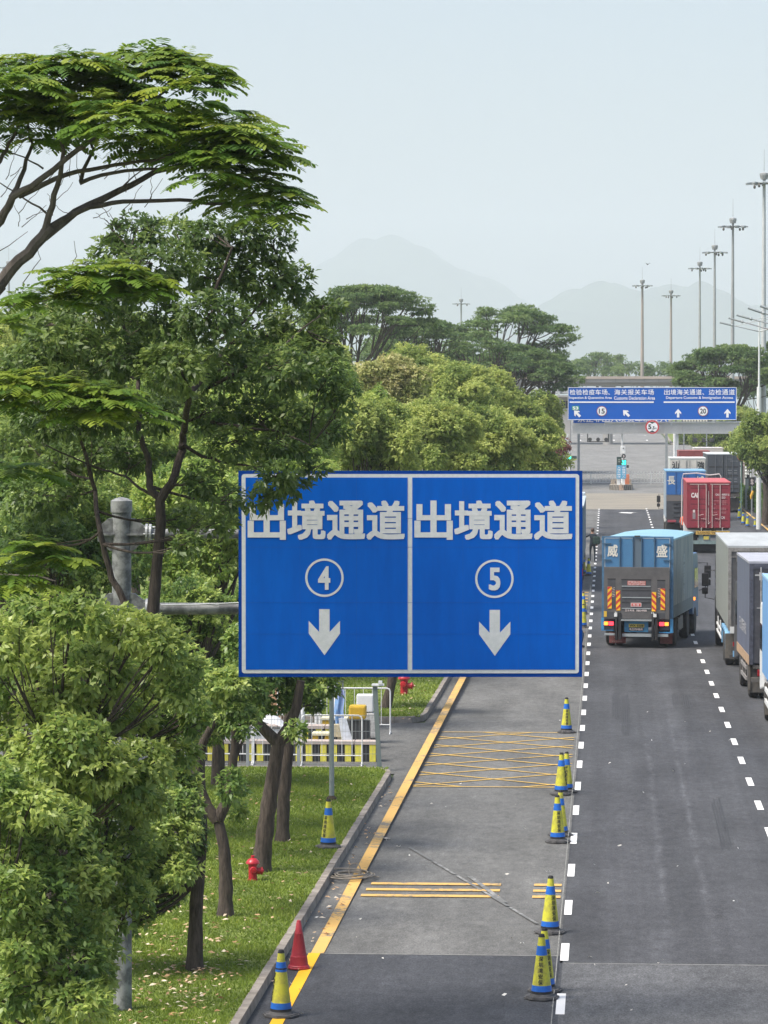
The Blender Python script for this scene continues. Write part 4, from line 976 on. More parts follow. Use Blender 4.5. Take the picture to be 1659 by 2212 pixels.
# height limit roundel
hl = empty("height_limit_sign", (W(1408.8, 900, YG).x, YG - .6, W(1408, 922.4, YG).z), 0, "round red-rimmed 5.5 m height limit sign hung on the grey beam", "road sign")
M_RED = mat("red_sign_rim", (.55, .04, .05), .5)
r_ = 14.9 * kg; mb = MB(); mb.cyl((0, 0, 0), (0, .06, 0), r_, None, 36); dface = mb.build("sign_disc", M_RED, hl)
mb = MB(); disc(mb, 0, 0, r_ * .78, -.01, 36); mb.build("sign_face", M_FWHITE, dface)
mb = MB(); text(mb, "5", -r_ * .6, -r_ * .12, -r_ * .32, r_ * .38, -.02, .03); text(mb, ".5", -r_ * .05, r_ * .33, -r_ * .34, r_ * .12, -.02, .03); text(mb, "m", r_ * .38, r_ * .62, -r_ * .30, -r_ * .10, -.02, .01)
mb.add([(-r_ * .42, -.02, r_ * .70), (0, -.02, r_ * .48), (r_ * .42, -.02, r_ * .70), (0, -.02, r_ * .76)], [(0, 1, 2, 3)]); mb.add([(-r_ * .42, -.02, -r_ * .70), (0, -.02, -r_ * .76), (r_ * .42, -.02, -r_ * .70), (0, -.02, -r_ * .48)], [(0, 1, 2, 3)])
mb.build("lettering", M_NUM, dface)
mb = MB(); mb.box(-.05, .05, .061, 1.0, -.05, .05); mb.build("bracket", GREYP, hl)
# second gantry board behind, only its lower edge showing
Y2 = 330.0
b2 = empty("blue_board", (Xc, Y2, zg(Y2)), 0, "blue board partly hidden behind the gantry sign, only its lowest strip of characters showing", "road sign")
def q2x(x): return W(x, 900, Y2).x - Xc
def q2z(y): return W(1409, y, Y2).z - zg(Y2)
mb = MB(); mb.box(q2x(1238.5), q2x(1444), 0, .2, q2z(914), q2z(885)); p2 = mb.build("sign_panel", M_FBLUE, b2)
mb = MB(); mb.box(q2x(1310), q2x(1444), -.02, .001, q2z(913.5), q2z(912.6)); textrow(mb, "禁止非出入境货车辆驶入", q2x(1247), q2x(1442), q2z(911.8), q2z(897), -.03, .01); mb.build("lettering", M_FWHITE, p2)
for x in (1250, 1440): mb = MB(); mb.box(q2x(x) - .12, q2x(x) + .12, .2, .4, -.05, q2z(886)); mb.build("post", GREYP, b2)
led = empty("message_board", (W(1502, 900, Y2).x, Y2 - .3, zg(Y2)), 0, "dark electronic message strip below the gantry sign's right half", "message board")
LX = W(1502, 900, Y2).x
mb = MB(); mb.box(-30 * kg, 30 * kg, 0, .3, W(1, 911.5, Y2).z - zg(Y2), W(1, 905, Y2).z - zg(Y2)); mb.build("board", DARKM, led)
for x in (-1.1, 1.1): mb = MB(); mb.box(x - .06, x + .06, .3, .42, -.05, 7.3); mb.build("post", GREYP, led)
M_LED = mat("pale_display_characters", (.5, .48, .38), .6, emit=(.8, .75, .5), estr=.25)
mb = MB()
for i in range(9): mb.box(-27 * kg + i * 6.2 * kg, -23.4 * kg + i * 6.2 * kg, -.03, 0, W(1, 910.2, Y2).z - zg(Y2), W(1, 907.2, Y2).z - zg(Y2))
mb.build("display", M_LED, led)

# ------------------------------------------------------------------ cones
CB = mat("grey_rubber_base", (.09, .088, .088), .85, var=.35, scale=9)
M_CYEL = mat("scuffed_yellow_sleeve", (.60, .58, .045), .5, col2=(.36, .33, .07), scale=7, detail=9, lo=.36, hi=.56)
M_CBLK = mat("cone_black", (.018, .018, .02), .6); M_PRINT = mat("black_print", (.03, .035, .03), .6, var=.4, scale=25)
def cone_r(z): return .142 - (.142 - .038) * (z - .06) / (.86 - .06)
def cone_parts():
    body = MB(); body.lathe([(cone_r(.055), .05), (cone_r(.10), .10)], 28); blk = body
    y1 = MB(); y1.lathe([(cone_r(.175), .175), (cone_r(.585) + .001, .585)], 28); y2 = MB(); y2.lathe([(cone_r(.705), .705), (cone_r(.83), .83)], 28)
    bl1 = MB(); bl1.lathe([(cone_r(.10) + .003, .10), (cone_r(.178) + .003, .178)], 28); global bl2; bl2 = MB(); bl2.lathe([(cone_r(.582) + .003, .582), (cone_r(.708) + .003, .708)], 28)
    y1.lathe([(cone_r(.705), .705), (cone_r(.825), .825)], 28)
    cap = MB(); cap.lathe([(cone_r(.825) + .002, .822), (.036, .858), (.030, .862), (.026, .845)], 20)
    base = MB(); P = []
    for k in range(8):
        a = math.pi / 4 * k + math.pi / 8; P.append((.245 * math.cos(a), .245 * math.sin(a)))
    o = len(base.v)
    base.prismz(P, 0, .022)
    P2 = [(p[0] * .9, p[1] * .9) for p in P]; base.prismz(P2, .0225, .034); base.lathe([(.165, .03), (.15, .062)], 24)
    return body, y1, bl1, cap, base
def wrap(mbt, zc):   # bend flat lettering round the cone's front
    for i, (x, y, z) in enumerate(mbt.v):
        r = cone_r(z) + .004 - y; a = x / r; mbt.v[i] = (r * math.sin(a), -r * math.cos(a), z)
def make_cone(label, x, y, dz=0.0, rz=0.0, sc=1.0, lean=0.0, group=None, text_on=True, Y=None):
    p = G(x, y, dz); t = empty("traffic_cone", (p.x, p.y, p.z + .016), rz, label, "traffic cone", group); t.rotation_euler = (0, lean, rz); t.scale = (sc, sc, sc)
    return t
body, cy, cbl, ccap, cbase = cone_parts()
prot = make_cone("front of the two leading blue and yellow cones on the lane line, crisp black characters", 1170, 2158, rz=R(-8))
ob = cbase.build("base", CB, prot); os_ = cy.build("yellow_sleeve", M_CYEL, prot, smooth=True); obl = cbl.build("blue_band", BLUEP, prot, smooth=True); bl2.build("blue_band", BLUEP, prot, smooth=True); ocp = ccap.build("cap", M_CBLK, prot); obk = body.build("collar", M_CBLK, prot)
mb = MB()
for i, ch in enumerate("深圳湾安保"):
    z1 = .572 - i * .078; text(mb, ch, -.030, .034, z1 - .066, z1, 0, .012)
wrap(mb, 0); mb.build("printed_text", M_PRINT, prot)
NOTE = {}
coneset = [("rear one of the two leading cones on the lane line, its print torn and dark", 1177, 2142, 35, 1.0, 0),
 ("scuffed blue and yellow cone beside the end of the worn rumble stripes", 1188, 2016, 30, 1.0, 0),
 ("upright cone with full black characters, standing alone between the box junction and the rumble stripes", 1205, 1820, 12, 1.0, 0),
 ("cone half hidden directly behind the one below the box junction", 1211, 1806, -160, .98, 0),
 ("left cone of the pair at the lower edge of the box junction", 1212, 1717, 60, 1.0, 0),
 ("right cone of the pair at the lower edge of the box junction", 1224, 1712, -10, .97, 0),
 ("single cone on the far edge of the box junction", 1223.5, 1583, 5, 1.0, 0),
 ("cone behind the right edge of the big sign, lowest of its column", 1259.5, 1356, 90, 1.0, 0),
 ("cone behind the right edge of the big sign, above the lowest", 1260.5, 1327, 40, 1.0, 0),
 ("pale cone just behind the standing man's feet, nearer the lane line", 1271.5, 1244, 140, 1.0, 0),
 ("cone beside the standing man, tucked against the big sign's edge", 1260.7, 1240, 20, 1.0, 0),
 ("cone on the grass edge below the slim grey pole", 709, 1832, -35, 1.0, .13)]
for (lab, x, y, rz, sc, dz) in coneset:
    c = copy_tree(prot); p = G(x, y, dz); c.location = (p.x, p.y, p.z + .016); c.rotation_euler = (random.uniform(-.02, .02), random.uniform(-.02, .02), R(rz)); c.scale = (sc,) * 3; c["label"] = lab
c = copy_tree(prot); p = G(607, 2196); c.location = (p.x, p.y, p.z + .016); c.rotation_euler = (0, R(1), R(-75)); c["label"] = "nearest blue and yellow cone, at the kerb beside the fresh yellow line"
mb = MB(); mb.lathe([(cone_r(.62) + .006, .612), (cone_r(.63) + .006, .63)], 20); tapeo = mb.build("dark_tape", M_CBLK, c)
far = [(1579.4, 1099, "leftmost cone of the far cluster beside the red container, tipping left"), (1585.6, 1106, "front cone of the far cluster beside the red container"), (1591.4, 1099.5, "rightmost cone of the far cluster beside the red container"),
       (1596.8, 1103, "pale cone right of the far cluster"), (1596.5, 1122, "stubby cone below the far cluster"), (1605.4, 1133, "cone second from the right in the far row past the red container"), (1614.7, 1138.5, "tall cone left of the last one in the far row"), (1630.9, 1139.5, "last cone of the far row, nearest the right kerb")]
for i, (x, y, lab) in enumerate(far):
    c = copy_tree(prot); p = G(x, y); c.location = (p.x, p.y, p.z + .016); c.rotation_euler = (0, -.12 if i == 0 else 0, R(40 * i)); c.scale = ((1.0, 1.0, 1.0) if i != 7 else (.8, .8, .8)); c["label"] = lab
for c in [o for o in ALL() if o.name.startswith("traffic_cone")]: c["group"] = "blue and yellow cones along the lanes"
# red cone
p = G(645.5, 2094); t = empty("red_traffic_cone", (p.x, p.y, .016), 0, "faded plain red cone standing by the kerb at the asphalt joint", "traffic cone")
M_CRED = mat("faded_red_plastic", (.42, .035, .05), .5, col2=(.33, .025, .04), scale=6)
mb = MB(); mb.lathe([(.135, .045), (.118, .17), (.119, .175), (.112, .18), (.06, .50), (.062, .505), (.055, .51), (.034, .655), (.03, .66), (.028, .68), (.018, .684)], 28); mb.build("body", M_CRED, t, smooth=True)
mb = MB(); mb.lathe([(.155, 0), (.158, .02), (.148, .028), (.150, .04), (.138, .052)], 28); mb.build("rim", M_CRED, t, smooth=True)

# ------------------------------------------------------------------ hydrants, hose
M_HYD = mat("red_hydrant_paint", (.50, .02, .035), .4, col2=(.38, .015, .025), scale=9, coat=.2)
def hydrant(label, x, y, sc, rz=0):
    p = G(x, y, .13); t = empty("fire_hydrant", (p.x, p.y, .14), rz, label, "fire hydrant", "red fire hydrants on the grass"); t.scale = (sc,) * 3
    mb = MB(); mb.lathe([(.085, -.03), (.085, .02), (.073, .025), (.073, .27), (.09, .275), (.09, .29)], 24); mb.build("barrel", M_HYD, t, smooth=True)
    mb = MB(); mb.lathe([(.118, .29), (.118, .305), (.10, .34), (.06, .375), (.028, .385), (.026, .40), (.034, .405), (.034, .42), (.015, .43)], 24); mb.build("bonnet", M_HYD, t, smooth=True)
    mb = MB(); mb.cyl((0, -.05, .19), (0, -.115, .19), .052, .052, 18); mb.cyl((0, -.115, .19), (0, -.135, .19), .06, .05, 18); mb.cyl((0, -.135, .19), (0, -.15, .19), .018, .018, 8); mb.build("outlet_cap", M_HYD, t, smooth=True)
    mb = MB(); mb.cyl((.04, 0, .16), (.14, 0, .16), .055, .055, 18); mb.cyl((.14, 0, .16), (.165, 0, .16), .068, .068, 18); mb.cyl((.165, 0, .16), (.19, 0, .16), .03, .03, 8); mb.build("side_outlet", M_HYD, t, smooth=True)
    return t
hydrant("small red fire hydrant on the lawn at the foot of the Y shaped tree", 546, 1903, .97, R(12))
hydrant("red fire hydrant beyond the side entrance, showing just below the big sign", 873, 1500, 1.45, R(-6))
M_HOSE = mat("grey_hose_rubber", (.20, .18, .15), .7, var=.3, scale=8)
p = G(752, 1900); t = empty("coiled_hose", (p.x, p.y, .012), 0, "loose coil of grey hose lying in the gutter across the yellow line", "hose")
mb = MB(); rr = random.Random(4)
path = []
for i in range(230):
    a = i / 230 * 6.28 * 6.5; k = i / 230; r1 = .26 + .10 * math.sin(k * 9) ; r2 = .42 + .13 * math.sin(k * 7 + 1)
    path.append((r1 * 0 + (r1 + .05) * math.cos(a) + .06 * math.sin(k * 5), r2 * math.sin(a) * 1.0, .02 + .05 * abs(math.sin(k * 14)) + .05 * k))
mb.tube(path, .0115, 6); mb.tube([(.10 + .10 * math.cos(a / 10), .1 + .04 * math.sin(a / 10), .14 + .11 * math.sin(a / 10)) for a in range(-15, 60)], .010, 6)
mb.tube([(.25, .1, .02), (.40, .2, .02), (.52, .1, .02)], .011, 6); mb.build("hose", M_HOSE, t, smooth=True)
mb = MB(); mb.tube([(-.36, .30, .05), (-.30, .26, .05), (-.20, .3, .03)], .030, 8); mb.build("nozzle", DARKM, t, smooth=True)
# ------------------------------------------------------------------ trucks
M_TYRE = mat("tyre_rubber", (.025, .024, .024), .85, col2=(.06, .055, .05), scale=6)
M_RIM = mat("dusty_wheel_rim", (.16, .15, .14), .6, var=.3, scale=9)
M_CHAS = mat("dirty_chassis", (.05, .047, .045), .8, col2=(.10, .09, .08), scale=4)
M_AMBER = mat("amber_lamp_lit", (.8, .25, .02), .3, emit=(1, .26, .03), estr=1.6)
M_REDL = mat("red_lamp_lit", (.7, .02, .03), .3, emit=(1, .03, .05), estr=2.4)
M_REDD = mat("red_lamp", (.35, .01, .015), .3)
M_PLY = mat("yellow_number_plate", (.62, .50, .09), .5); M_PLB = mat("black_number_plate", (.03, .03, .032), .5)
M_STR_Y = mat("retroreflective_yellow", (.90, .50, .03), .45, var=.12, scale=9); M_STR_R = mat("retroreflective_red", (.55, .045, .035), .45, var=.15, scale=9)
def wheel(parent, x, y, r=.5, wd=.26, side=1):
    mb = MB(); n = 24
    prof = [(r * .58, -wd / 2), (r * .9, -wd / 2), (r * .985, -wd * .36), (r, -wd * .2), (r, wd * .2), (r * .985, wd * .36), (r * .9, wd / 2), (r * .58, wd / 2)]
    mb.lathe(prof, n); mb.xf(Matrix.Translation((x, y, r)) @ Matrix.Rotation(math.pi / 2, 4, 'Y'))
    w_ = mb.build("wheel", M_TYRE, parent, smooth=True)
    mb = MB(); mb.lathe([(r * .57, -wd * .42), (r * .5, -wd * .3), (r * .22, -wd * .28), (r * .2, wd * .28), (r * .5, wd * .3), (r * .57, wd * .42)], n); mb.xf(Matrix.Translation((x, y, r)) @ Matrix.Rotation(math.pi / 2, 4, 'Y'))
    mb.build("rim", M_RIM, w_, smooth=True); return w_
def streaky(name, c1, c2, sc=4, lo=.35, hi=.65, rough=.55): return mat(name, c1, rough, col2=c2, scale=sc, stretch=(1, 2.0, .14), detail=8, lo=lo, hi=hi)
def truck(name, label, X, Y, yaw, W_, L, zb, zt, cm, rm, cat="truck", roof_crown=0.0, wheels=((1.2, 2), (2.4, 2)), fw=None, cabc=None, cab=True, cabL=2.0, cabz=2.9, rear=True, side=None, group=None, mirrors=()):
    """root at the middle of the tail on the ground; y runs forward"""
    t = empty(name, (X, Y, zg(Y) + .012), yaw, label, cat, group); hw = W_ / 2
    mb = MB(); mb.box(-hw, hw, 0, L, zb, zt - .06); box_ = mb.build("cargo_box", [cm], t, bevel=.012)
    mb = MB(); n = 8; P = []
    for k in range(n + 1): u = -1 + 2 * k / n; P.append((u * (hw + .015), zt + roof_crown * (1 - u * u)))
    P = [(-hw - .015, zt - .06)] + [P[0]] + P[1:] + [(hw + .015, zt - .06)]; P = P[::-1]
    mb.prism([(p[0], p[1]) for p in P][::-1][::-1], -.03, L + .03); mb.build("roof", rm, box_)
    mb = MB(); mb.box(-.42, -.30, .15, L + cabL * .5, zb - .32, zb - .01); mb.box(.30, .42, .15, L + cabL * .5, zb - .32, zb - .01); mb.box(-hw + .1, hw - .1, .4, .5, zb - .12, zb - .005)
    for k in range(int(L / 1.5)): mb.box(-hw + .05, hw - .05, 1 + k * 1.5, 1.08 + k * 1.5, zb - .12, zb - .006)
    mb.build("chassis", M_CHAS, t)
    for (wy, nn) in wheels:
        for s in (-1, 1):
            wheel(t, s * (hw - .17), wy, .5, .27)
            if nn == 2: wheel(t, s * (hw - .47), wy, .5, .27)
    for (wy) in (fw or []):
        for s in (-1, 1): wheel(t, s * (hw - .17), wy, .5, .29)
    if cab:
        cy0 = L + .25; P = [(cy0, .75), (cy0 + cabL, .55), (cy0 + cabL + .05, 1.45), (cy0 + cabL - .25, cabz - .12), (cy0 + cabL - .5, cabz), (cy0, cabz)]
        mb = MB(); mb.prismx(P, -hw + .04, hw - .04); cb = mb.build("cab", cabc or WHITEP, t, bevel=.04)
        for s in (-1, 1):
            mb = MB(); xx = s * (hw - .03); mb.add([(xx, cy0 + .5, 1.65), (xx, cy0 + cabL - .15, 1.65), (xx, cy0 + cabL - .38, 2.35), (xx, cy0 + .5, 2.35)], [(0, 1, 2, 3)]); mb.build("side_window", GLASS, cb)
        for s in mirrors:
            mb = MB(); x0_ = s * (hw - .03); mb.tube([(x0_, cy0 + cabL - .1, 2.5), (x0_ + s * .30, cy0 + cabL + .1, 2.5), (x0_ + s * .32, cy0 + cabL + .1, 1.55), (x0_, cy0 + cabL, 1.5)], .018, 6); mir = mb.build("mirror", DARKM, t)
            mb = MB(); mb.box(x0_ + s * .20, x0_ + s * .44, cy0 + cabL + .02, cy0 + cabL + .12, 1.95, 2.40); mb.box(x0_ + s * .22, x0_ + s * .43, cy0 + cabL + .02, cy0 + cabL + .12, 1.68, 1.90); mb.build("mirror_housing", M_CBLK, mir, bevel=.03)
    t["_hw"] = hw
    return t, box_
# ---- blue tail-lift truck, pulling out of the lane; local coordinates from its tail picture
M_TBLUE = mat("faded_blue_door_paint", (.065, .20, .37), .5, col2=(.055, .165, .32), scale=1.6)
M_TSIDE = streaky("weathered_blue_curtain", (.33, .37, .39), (.09, .15, .21), 3.2, .38, .60)
M_ROOFB = mat("pale_blue_roof", (.24, .44, .55), .5, var=.08, scale=1.2)
M_LIFT = mat("grey_tail_lift_steel", (.115, .11, .11), .6, col2=(.085, .082, .083), scale=3)
M_LIFTD = mat("dark_tail_lift_recess", (.06, .062, .07), .6, var=.15, scale=3)
M_CALLI = mat("cream_brush_lettering", (.66, .64, .57), .6)
YB = 114.2
p = G(1383.5, 1398.5)
bt, bx = truck("blue_box_truck", "faded blue box truck with grey tail lift and lit tail lights, beside the big sign", p.x - .1, YB, -R(7.2), 2.42, 6.6, 1.0, 3.68, M_TSIDE, M_ROOFB, roof_crown=.10, wheels=((1.15, 2),), fw=(5.1, 7.6), mirrors=(1,), cabc=mat("blue_cab_paint", (.05, .14, .30), .4))
hw = 1.21
def bu(x): return (x - 655) * .00238
def bz(y): return max(.0, (1800 - y) * .00238)
mb = MB(); mb.box(-hw, hw, -.06, -.001, bz(1400), bz(222)); mb.build("rear_frame", mat("rear_frame_blue", (.06, .15, .26), .55, var=.2, scale=6), bx)
for (a, b_) in ((188, 652), (660, 1118)):
    mb = MB(); mb.box(bu(a), bu(b_), -.085, -.061, 2.0, bz(245)); dr = mb.build("door", M_TBLUE, bx)
    mb = MB()
    for xx in ([a + 3, b_ - 4]): mb.box(bu(xx - 4), bu(xx + 4), -.095, -.085, 2.0, bz(247))
    mb.box(bu(a), bu(b_), -.096, -.086, bz(251), bz(244)); mb.build("trim", mat("pale_seal_strip", (.42, .46, .48), .6), dr)
    mb = MB()
    for xx in (([408, 595] if a < 300 else [715, 900])): mb.cyl((bu(xx), -.125, 2.0), (bu(xx), -.125, bz(225)), .022, None, 8); mb.box(bu(xx) - .04, bu(xx) + .04, -.12, -.085, bz(300), bz(270))
    mb.build("lock_bar", mat("dark_blue_bar", (.05, .11, .18), .5), dr)
    s = -1 if a < 300 else 1
    for yy in (325, 555): mb = MB(); mb.box(bu(655 + s * 500), bu(655 + s * 370), -.13, -.10, bz(yy + 8), bz(yy - 6)); mb.build("hinge", MATS["dark_blue_bar"], dr)
mb = MB(); mb.box(bu(598), bu(712), -.10, -.086, 2.0, bz(240)); mb.build("centre_strip", mat("centre_strip_grey", (.10, .14, .18), .6), bx)
mb = MB(); mb.box(bu(615), bu(695), -.14, -.10, bz(232), bz(208)); mb.cyl((bu(700), -.12, bz(275)), (bu(700), -.10, bz(275)), .04, None, 12); mb.build("top_latch", DARKM, bx)
mb = MB(); text(mb, "威", bu(228), bu(376), bz(512), bz(340), -.10, .022); text(mb, "盛", bu(925), bu(1080), bz(512), bz(338), -.10, .022); mb.build("lettering", M_CALLI, bx)
lf = MB(); lf.box(bu(185), bu(1115), -.20, -.13, bz(1390), bz(655)); lift = lf.build("tail_lift", M_LIFT, bt, bevel=.01)
mb = MB()
for (a, b_, c_, d_) in ((237, 350, 825, 1250), (435, 855, 832, 1265), (942, 1055, 838, 1255), (237, 350, 1290, 1375), (942, 1055, 1300, 1380)): mb.box(bu(a), bu(b_), -.203, -.19, bz(d_), bz(c_))
mb.build("recess", M_LIFTD, lift)
mb = MB()
for yy in (925, 1085, 1240): mb.box(bu(440), bu(850), -.222, -.204, bz(yy + 8), bz(yy - 6))
mb.build("rib", GREYP, lift)
mb = MB()
for yy in (985, 1155): mb.box(bu(440), bu(850), -.210, -.204, bz(yy + 6), bz(yy - 3))
for (a, b_, c_) in ((235, 352, 822), (432, 858, 829), (940, 1057, 835)): mb.box(bu(a), bu(b_), -.208, -.2, bz(c_ + 9), bz(c_ - 3))
mb.build("painted_shadow_line", M_CBLK, lift)  # black strips paint in shade at the recess tops and between ribs
def strip_panel(x0_, x1_, y0_, y1_, s):
    mb = MB(); mb.box(bu(x0_), bu(x1_), -.215, -.204, bz(y1_), bz(y0_)); o = mb.build("warning_strip", M_STR_Y, lift)
    mb = MB(); xa, xb, za, zb_ = bu(x0_), bu(x1_), bz(y1_), bz(y0_); z = za - .25; h = .105
    while z < zb_:
        zl, zr = (z, z + .15) if s > 0 else (z + .15, z)
        q = [(xa, zl), (xb, zr), (xb, zr + h), (xa, zl + h)]; q = [(x, min(max(zz, za), zb_)) for x, zz in q]
        if max(a[1] for a in q) - min(a[1] for a in q) > .03: mb.add([(x, -.218, zz) for x, zz in q], [(0, 1, 2, 3)])
        z += .22
    mb.build("red_stripe", M_STR_R, o)
strip_panel(237, 296, 935, 1245, 1); strip_panel(357, 418, 985, 1270, 1); strip_panel(865, 928, 1005, 1278, -1); strip_panel(990, 1055, 955, 1258, -1)
mb = MB()
for k in range(6):
    z = bz(1080) + k * .055
    mb.add([(bu(298), -.206, z), (bu(340), -.206, z + .03), (bu(340), -.206, z + .05), (bu(298), -.206, z + .02)], [(0, 1, 2, 3)]); mb.add([(bu(950), -.206, z), (bu(988), -.206, z + .03), (bu(988), -.206, z + .05), (bu(950), -.206, z + .02)], [(0, 1, 2, 3)])
mb.build("worn_stripe", mat("worn_reflective", (.5, .40, .36), .6, var=.3, scale=12), lift)
M_NOT = mat("faded_red_notice", (.45, .16, .14), .6, var=.2, scale=15); M_NOTW = mat("notice_white", (.7, .6, .58), .6)
mb = MB(); mb.box(bu(520), bu(778), -.216, -.204, bz(912), bz(850)); n1 = mb.build("notice", M_NOT, lift); mb = MB(); textrow(mb, "严禁站人危险", bu(528), bu(770), bz(878), bz(854), -.219, .0); text(mb, "TAIL LIFT KEEP CLEAR", bu(528), bu(770), bz(907), bz(886), -.219); mb.build("notice_text", M_NOTW, n1)
mb = MB(); mb.box(bu(568), bu(718), -.225, -.204, bz(1216), bz(1160)); n1 = mb.build("notice", M_NOTW, lift); mb = MB(); mb.box(bu(577), bu(709), -.228, -.2255, bz(1209), bz(1167)); n3 = mb.build("notice_face", mat("notice_red", (.6, .09, .08), .6, var=.2, scale=12), n1)
mb = MB(); textrow(mb, "危险", bu(590), bu(696), bz(1204), bz(1172), -.231, .02, .7); mb.build("notice_text", M_NOTW, n1)
mb = MB(); textrow(mb, "宝成尾板", bu(482), bu(620), bz(1282), bz(1248), -.206, .02, .8); text(mb, "98654988", bu(645), bu(792), bz(1282), bz(1254), -.206, .03); mb.build("lettering", M_NOTW, lift)
mb = MB(); mb.box(bu(184), bu(225), -.212, -.2, bz(1362), bz(1283)); mb.build("yellow_reflector", mat("yellow_reflector", (.7, .45, .05), .4), lift)
for a, b_ in ((180, 320), (965, 1115)): mb = MB(); mb.box(bu(a), bu(b_), -.08, .10, bz(1550), bz(1385)); mb.build("lamp_housing", mat("dark_lamp_housing", (.02, .03, .05), .6), bt)
mb = MB(); mb.box(bu(140), bu(178), -.07, .12, bz(1560), bz(1380)); mb.box(bu(1118), bu(1160), -.07, .12, bz(1585), bz(1390)); mb.box(bu(140), bu(320), -.07, .1, bz(1562), bz(1548)); mb.box(bu(960), bu(1120), -.07, .1, bz(1590), bz(1572)); mb.build("corner_panel", mat("bright_blue_panel", (.05, .26, .52), .5), bt)
for (a, b_, mm) in ((182, 238, M_AMBER), (244, 318, M_REDL), (968, 1036, M_REDL), (1044, 1100, M_AMBER)):
    mb = MB(); mb.box(bu(a), bu(b_), -.12, -.081, bz(1484), bz(1434)); mb.build("tail_light", mm, bt, bevel=.015)
mb = MB(); mb.box(bu(468), bu(808), -.05, .0, bz(1578), bz(1425)); pp_ = mb.build("plate_panel", mat("mid_blue_panel", (.05, .22, .40), .55, var=.2, scale=7), bt)
mb = MB(); mb.box(bu(533), bu(752), -.075, -.052, bz(1510), bz(1464)); q_ = mb.build("number_plate", M_PLY, pp_); mb = MB(); text(mb, "WX 5508", bu(543), bu(742), bz(1503), bz(1470), -.08, .02); mb.build("plate_text", M_NUM, q_)
mb = MB(); mb.box(bu(533), bu(738), -.075, -.052, bz(1558), bz(1514)); q_ = mb.build("number_plate", M_PLB, pp_); mb = MB(); textrow(mb, "粤ZDN46港", bu(540), bu(732), bz(1553), bz(1519), -.08, .02, .85); mb.build("plate_text", M_NOTW, q_)
for a in (385, 905):
    mb = MB(); mb.prismx([(-.24, bz(1690)), (-.05, bz(1690)), (.05, bz(1400)), (-.14, bz(1290)), (-.26, bz(1300)), (-.30, bz(1500))][::-1], bu(a - 38), bu(a - 8)); mb.prismx([(-.26, bz(1680)), (-.06, bz(1680)), (.05, bz(1420)), (-.14, bz(1300)), (-.24, bz(1300))][::-1], bu(a + 8), bu(a + 44))
    mb.build("lift_arm", M_CBLK, bt)
    s = -1 if a < 600 else 1
    mb = MB(); mb.box(bu(a + (-50 if s < 0 else -15)), bu(a + (-8 if s < 0 else 30)), -.28, -.21, bz(1358), bz(1312)); mb.box(bu(a - 40), bu(a - 30), -.27, -.21, bz(1312), bz(1290)); mb.box(bu(a - 18), bu(a - 10), -.27, -.21, bz(1312), bz(1290)); mb.build("lift_hinge", WHITEP, bt)
mb = MB(); mb.box(bu(425), bu(865), -.24, -.16, bz(1418), bz(1395)); mb.build("lift_crossbar", GREYP, bt)
mb = MB(); mb.box(bu(190), bu(335), -.20, -.08, bz(1625), bz(1598)); mb.box(bu(440), bu(855), -.14, -.02, bz(1642), bz(1600)); mb.box(bu(942), bu(1095), -.14, -.02, bz(1640), bz(1602)); mb.build("under_run_bumper", GREYP, bt)
M_FLAP = mat("dull_red_mudflap", (.22, .08, .075), .8, var=.25, scale=7)
for (a, b_) in ((228, 466), (955, 1130)):
    mb = MB(); mb.box(bu(a), bu(b_), .42, .45, bz(1752), bz(1600)); q_ = mb.build("mudflap", M_FLAP, bt)
    if a < 300: mb = MB(); ring(mb, bu(320), bz(1655), .045, .06, .415, 24); text(mb, "WAI SHING", bu(262), bu(410), bz(1738), bz(1718), .415, .01); mb.build("flap_print", mat("flap_print", (.45, .28, .25), .7), q_)
mb = MB()   # faint white side writing and the darker lower band
M_FAINT = mat("faded_white_side_lettering", (.42, .50, .53), .7, var=.3, scale=9)
for i, ch in enumerate("威盛运输"): text(mb, ch, 2.2, 2.75, 3.05 - i * .36 - .30, 3.05 - i * .36, 0, .01)
for i, v in enumerate(mb.v): mb.v[i] = (hw + .006 - v[1], v[0] + .9, v[2])
mb.build("side_lettering", M_FAINT, bx)
mb = MB(); mb.box(hw + .001, hw + .004, .02, 6.55, 1.02, 1.42); mb.build("side_skirt_band", streaky("dirty_lower_curtain", (.13, .19, .23), (.07, .11, .15), 6), bx)
mb = MB(); mb.box(hw - .15, hw - .08, 2.3, 3.9, .45, .9); mb.box(hw - .5, hw - .1, 2.6, 3.6, .42, .85); mb.build("side_tank", M_RIM, bt)
mb = MB(); mb.box(hw + .0, hw + .05, 6.75, 6.85, 1.25, 1.36); mb.build("side_indicator", M_AMBER, bt)

# ---- right-hand column of trucks
# grey container lorry
M_GBOX = streaky("grey_panel_side", (.28, .30, .275), (.19, .205, .19), 5); M_GROOF = mat("silvery_roof", (.42, .445, .45), .6, var=.12, scale=2, stretch=(1, .2, 1))
M_DGREY = mat("dark_grey_doors", (.09, .09, .092), .6, var=.2, scale=3)
Xg = 3.68 + 1.25
gt, gb = truck("grey_box_lorry", "long grey box lorry with silvery roof and pale blue mudguard, in the right-hand queue", Xg, 103.0, 0, 2.5, 11.6, 1.35, 3.88, M_GBOX, M_GROOF, wheels=((3.6, 2), (5.0, 2)), fw=(12.6,), cabc=DARKM, cabz=3.0, mirrors=(-1,))
hw = 1.25
mb = MB(); mb.box(-hw, -hw + .10, -.05, -.001, 1.30, 3.82); mb.box(hw - .1, hw, -.05, -.001, 1.30, 3.82); mb.box(-hw + .1, hw - .1, -.05, -.001, 3.70, 3.82); mb.box(-hw + .1, hw - .1, -.05, -.001, 1.25, 1.42); mb.build("rear_frame", mat("worn_frame_grey", (.24, .23, .215), .7, var=.3, scale=8), gb)
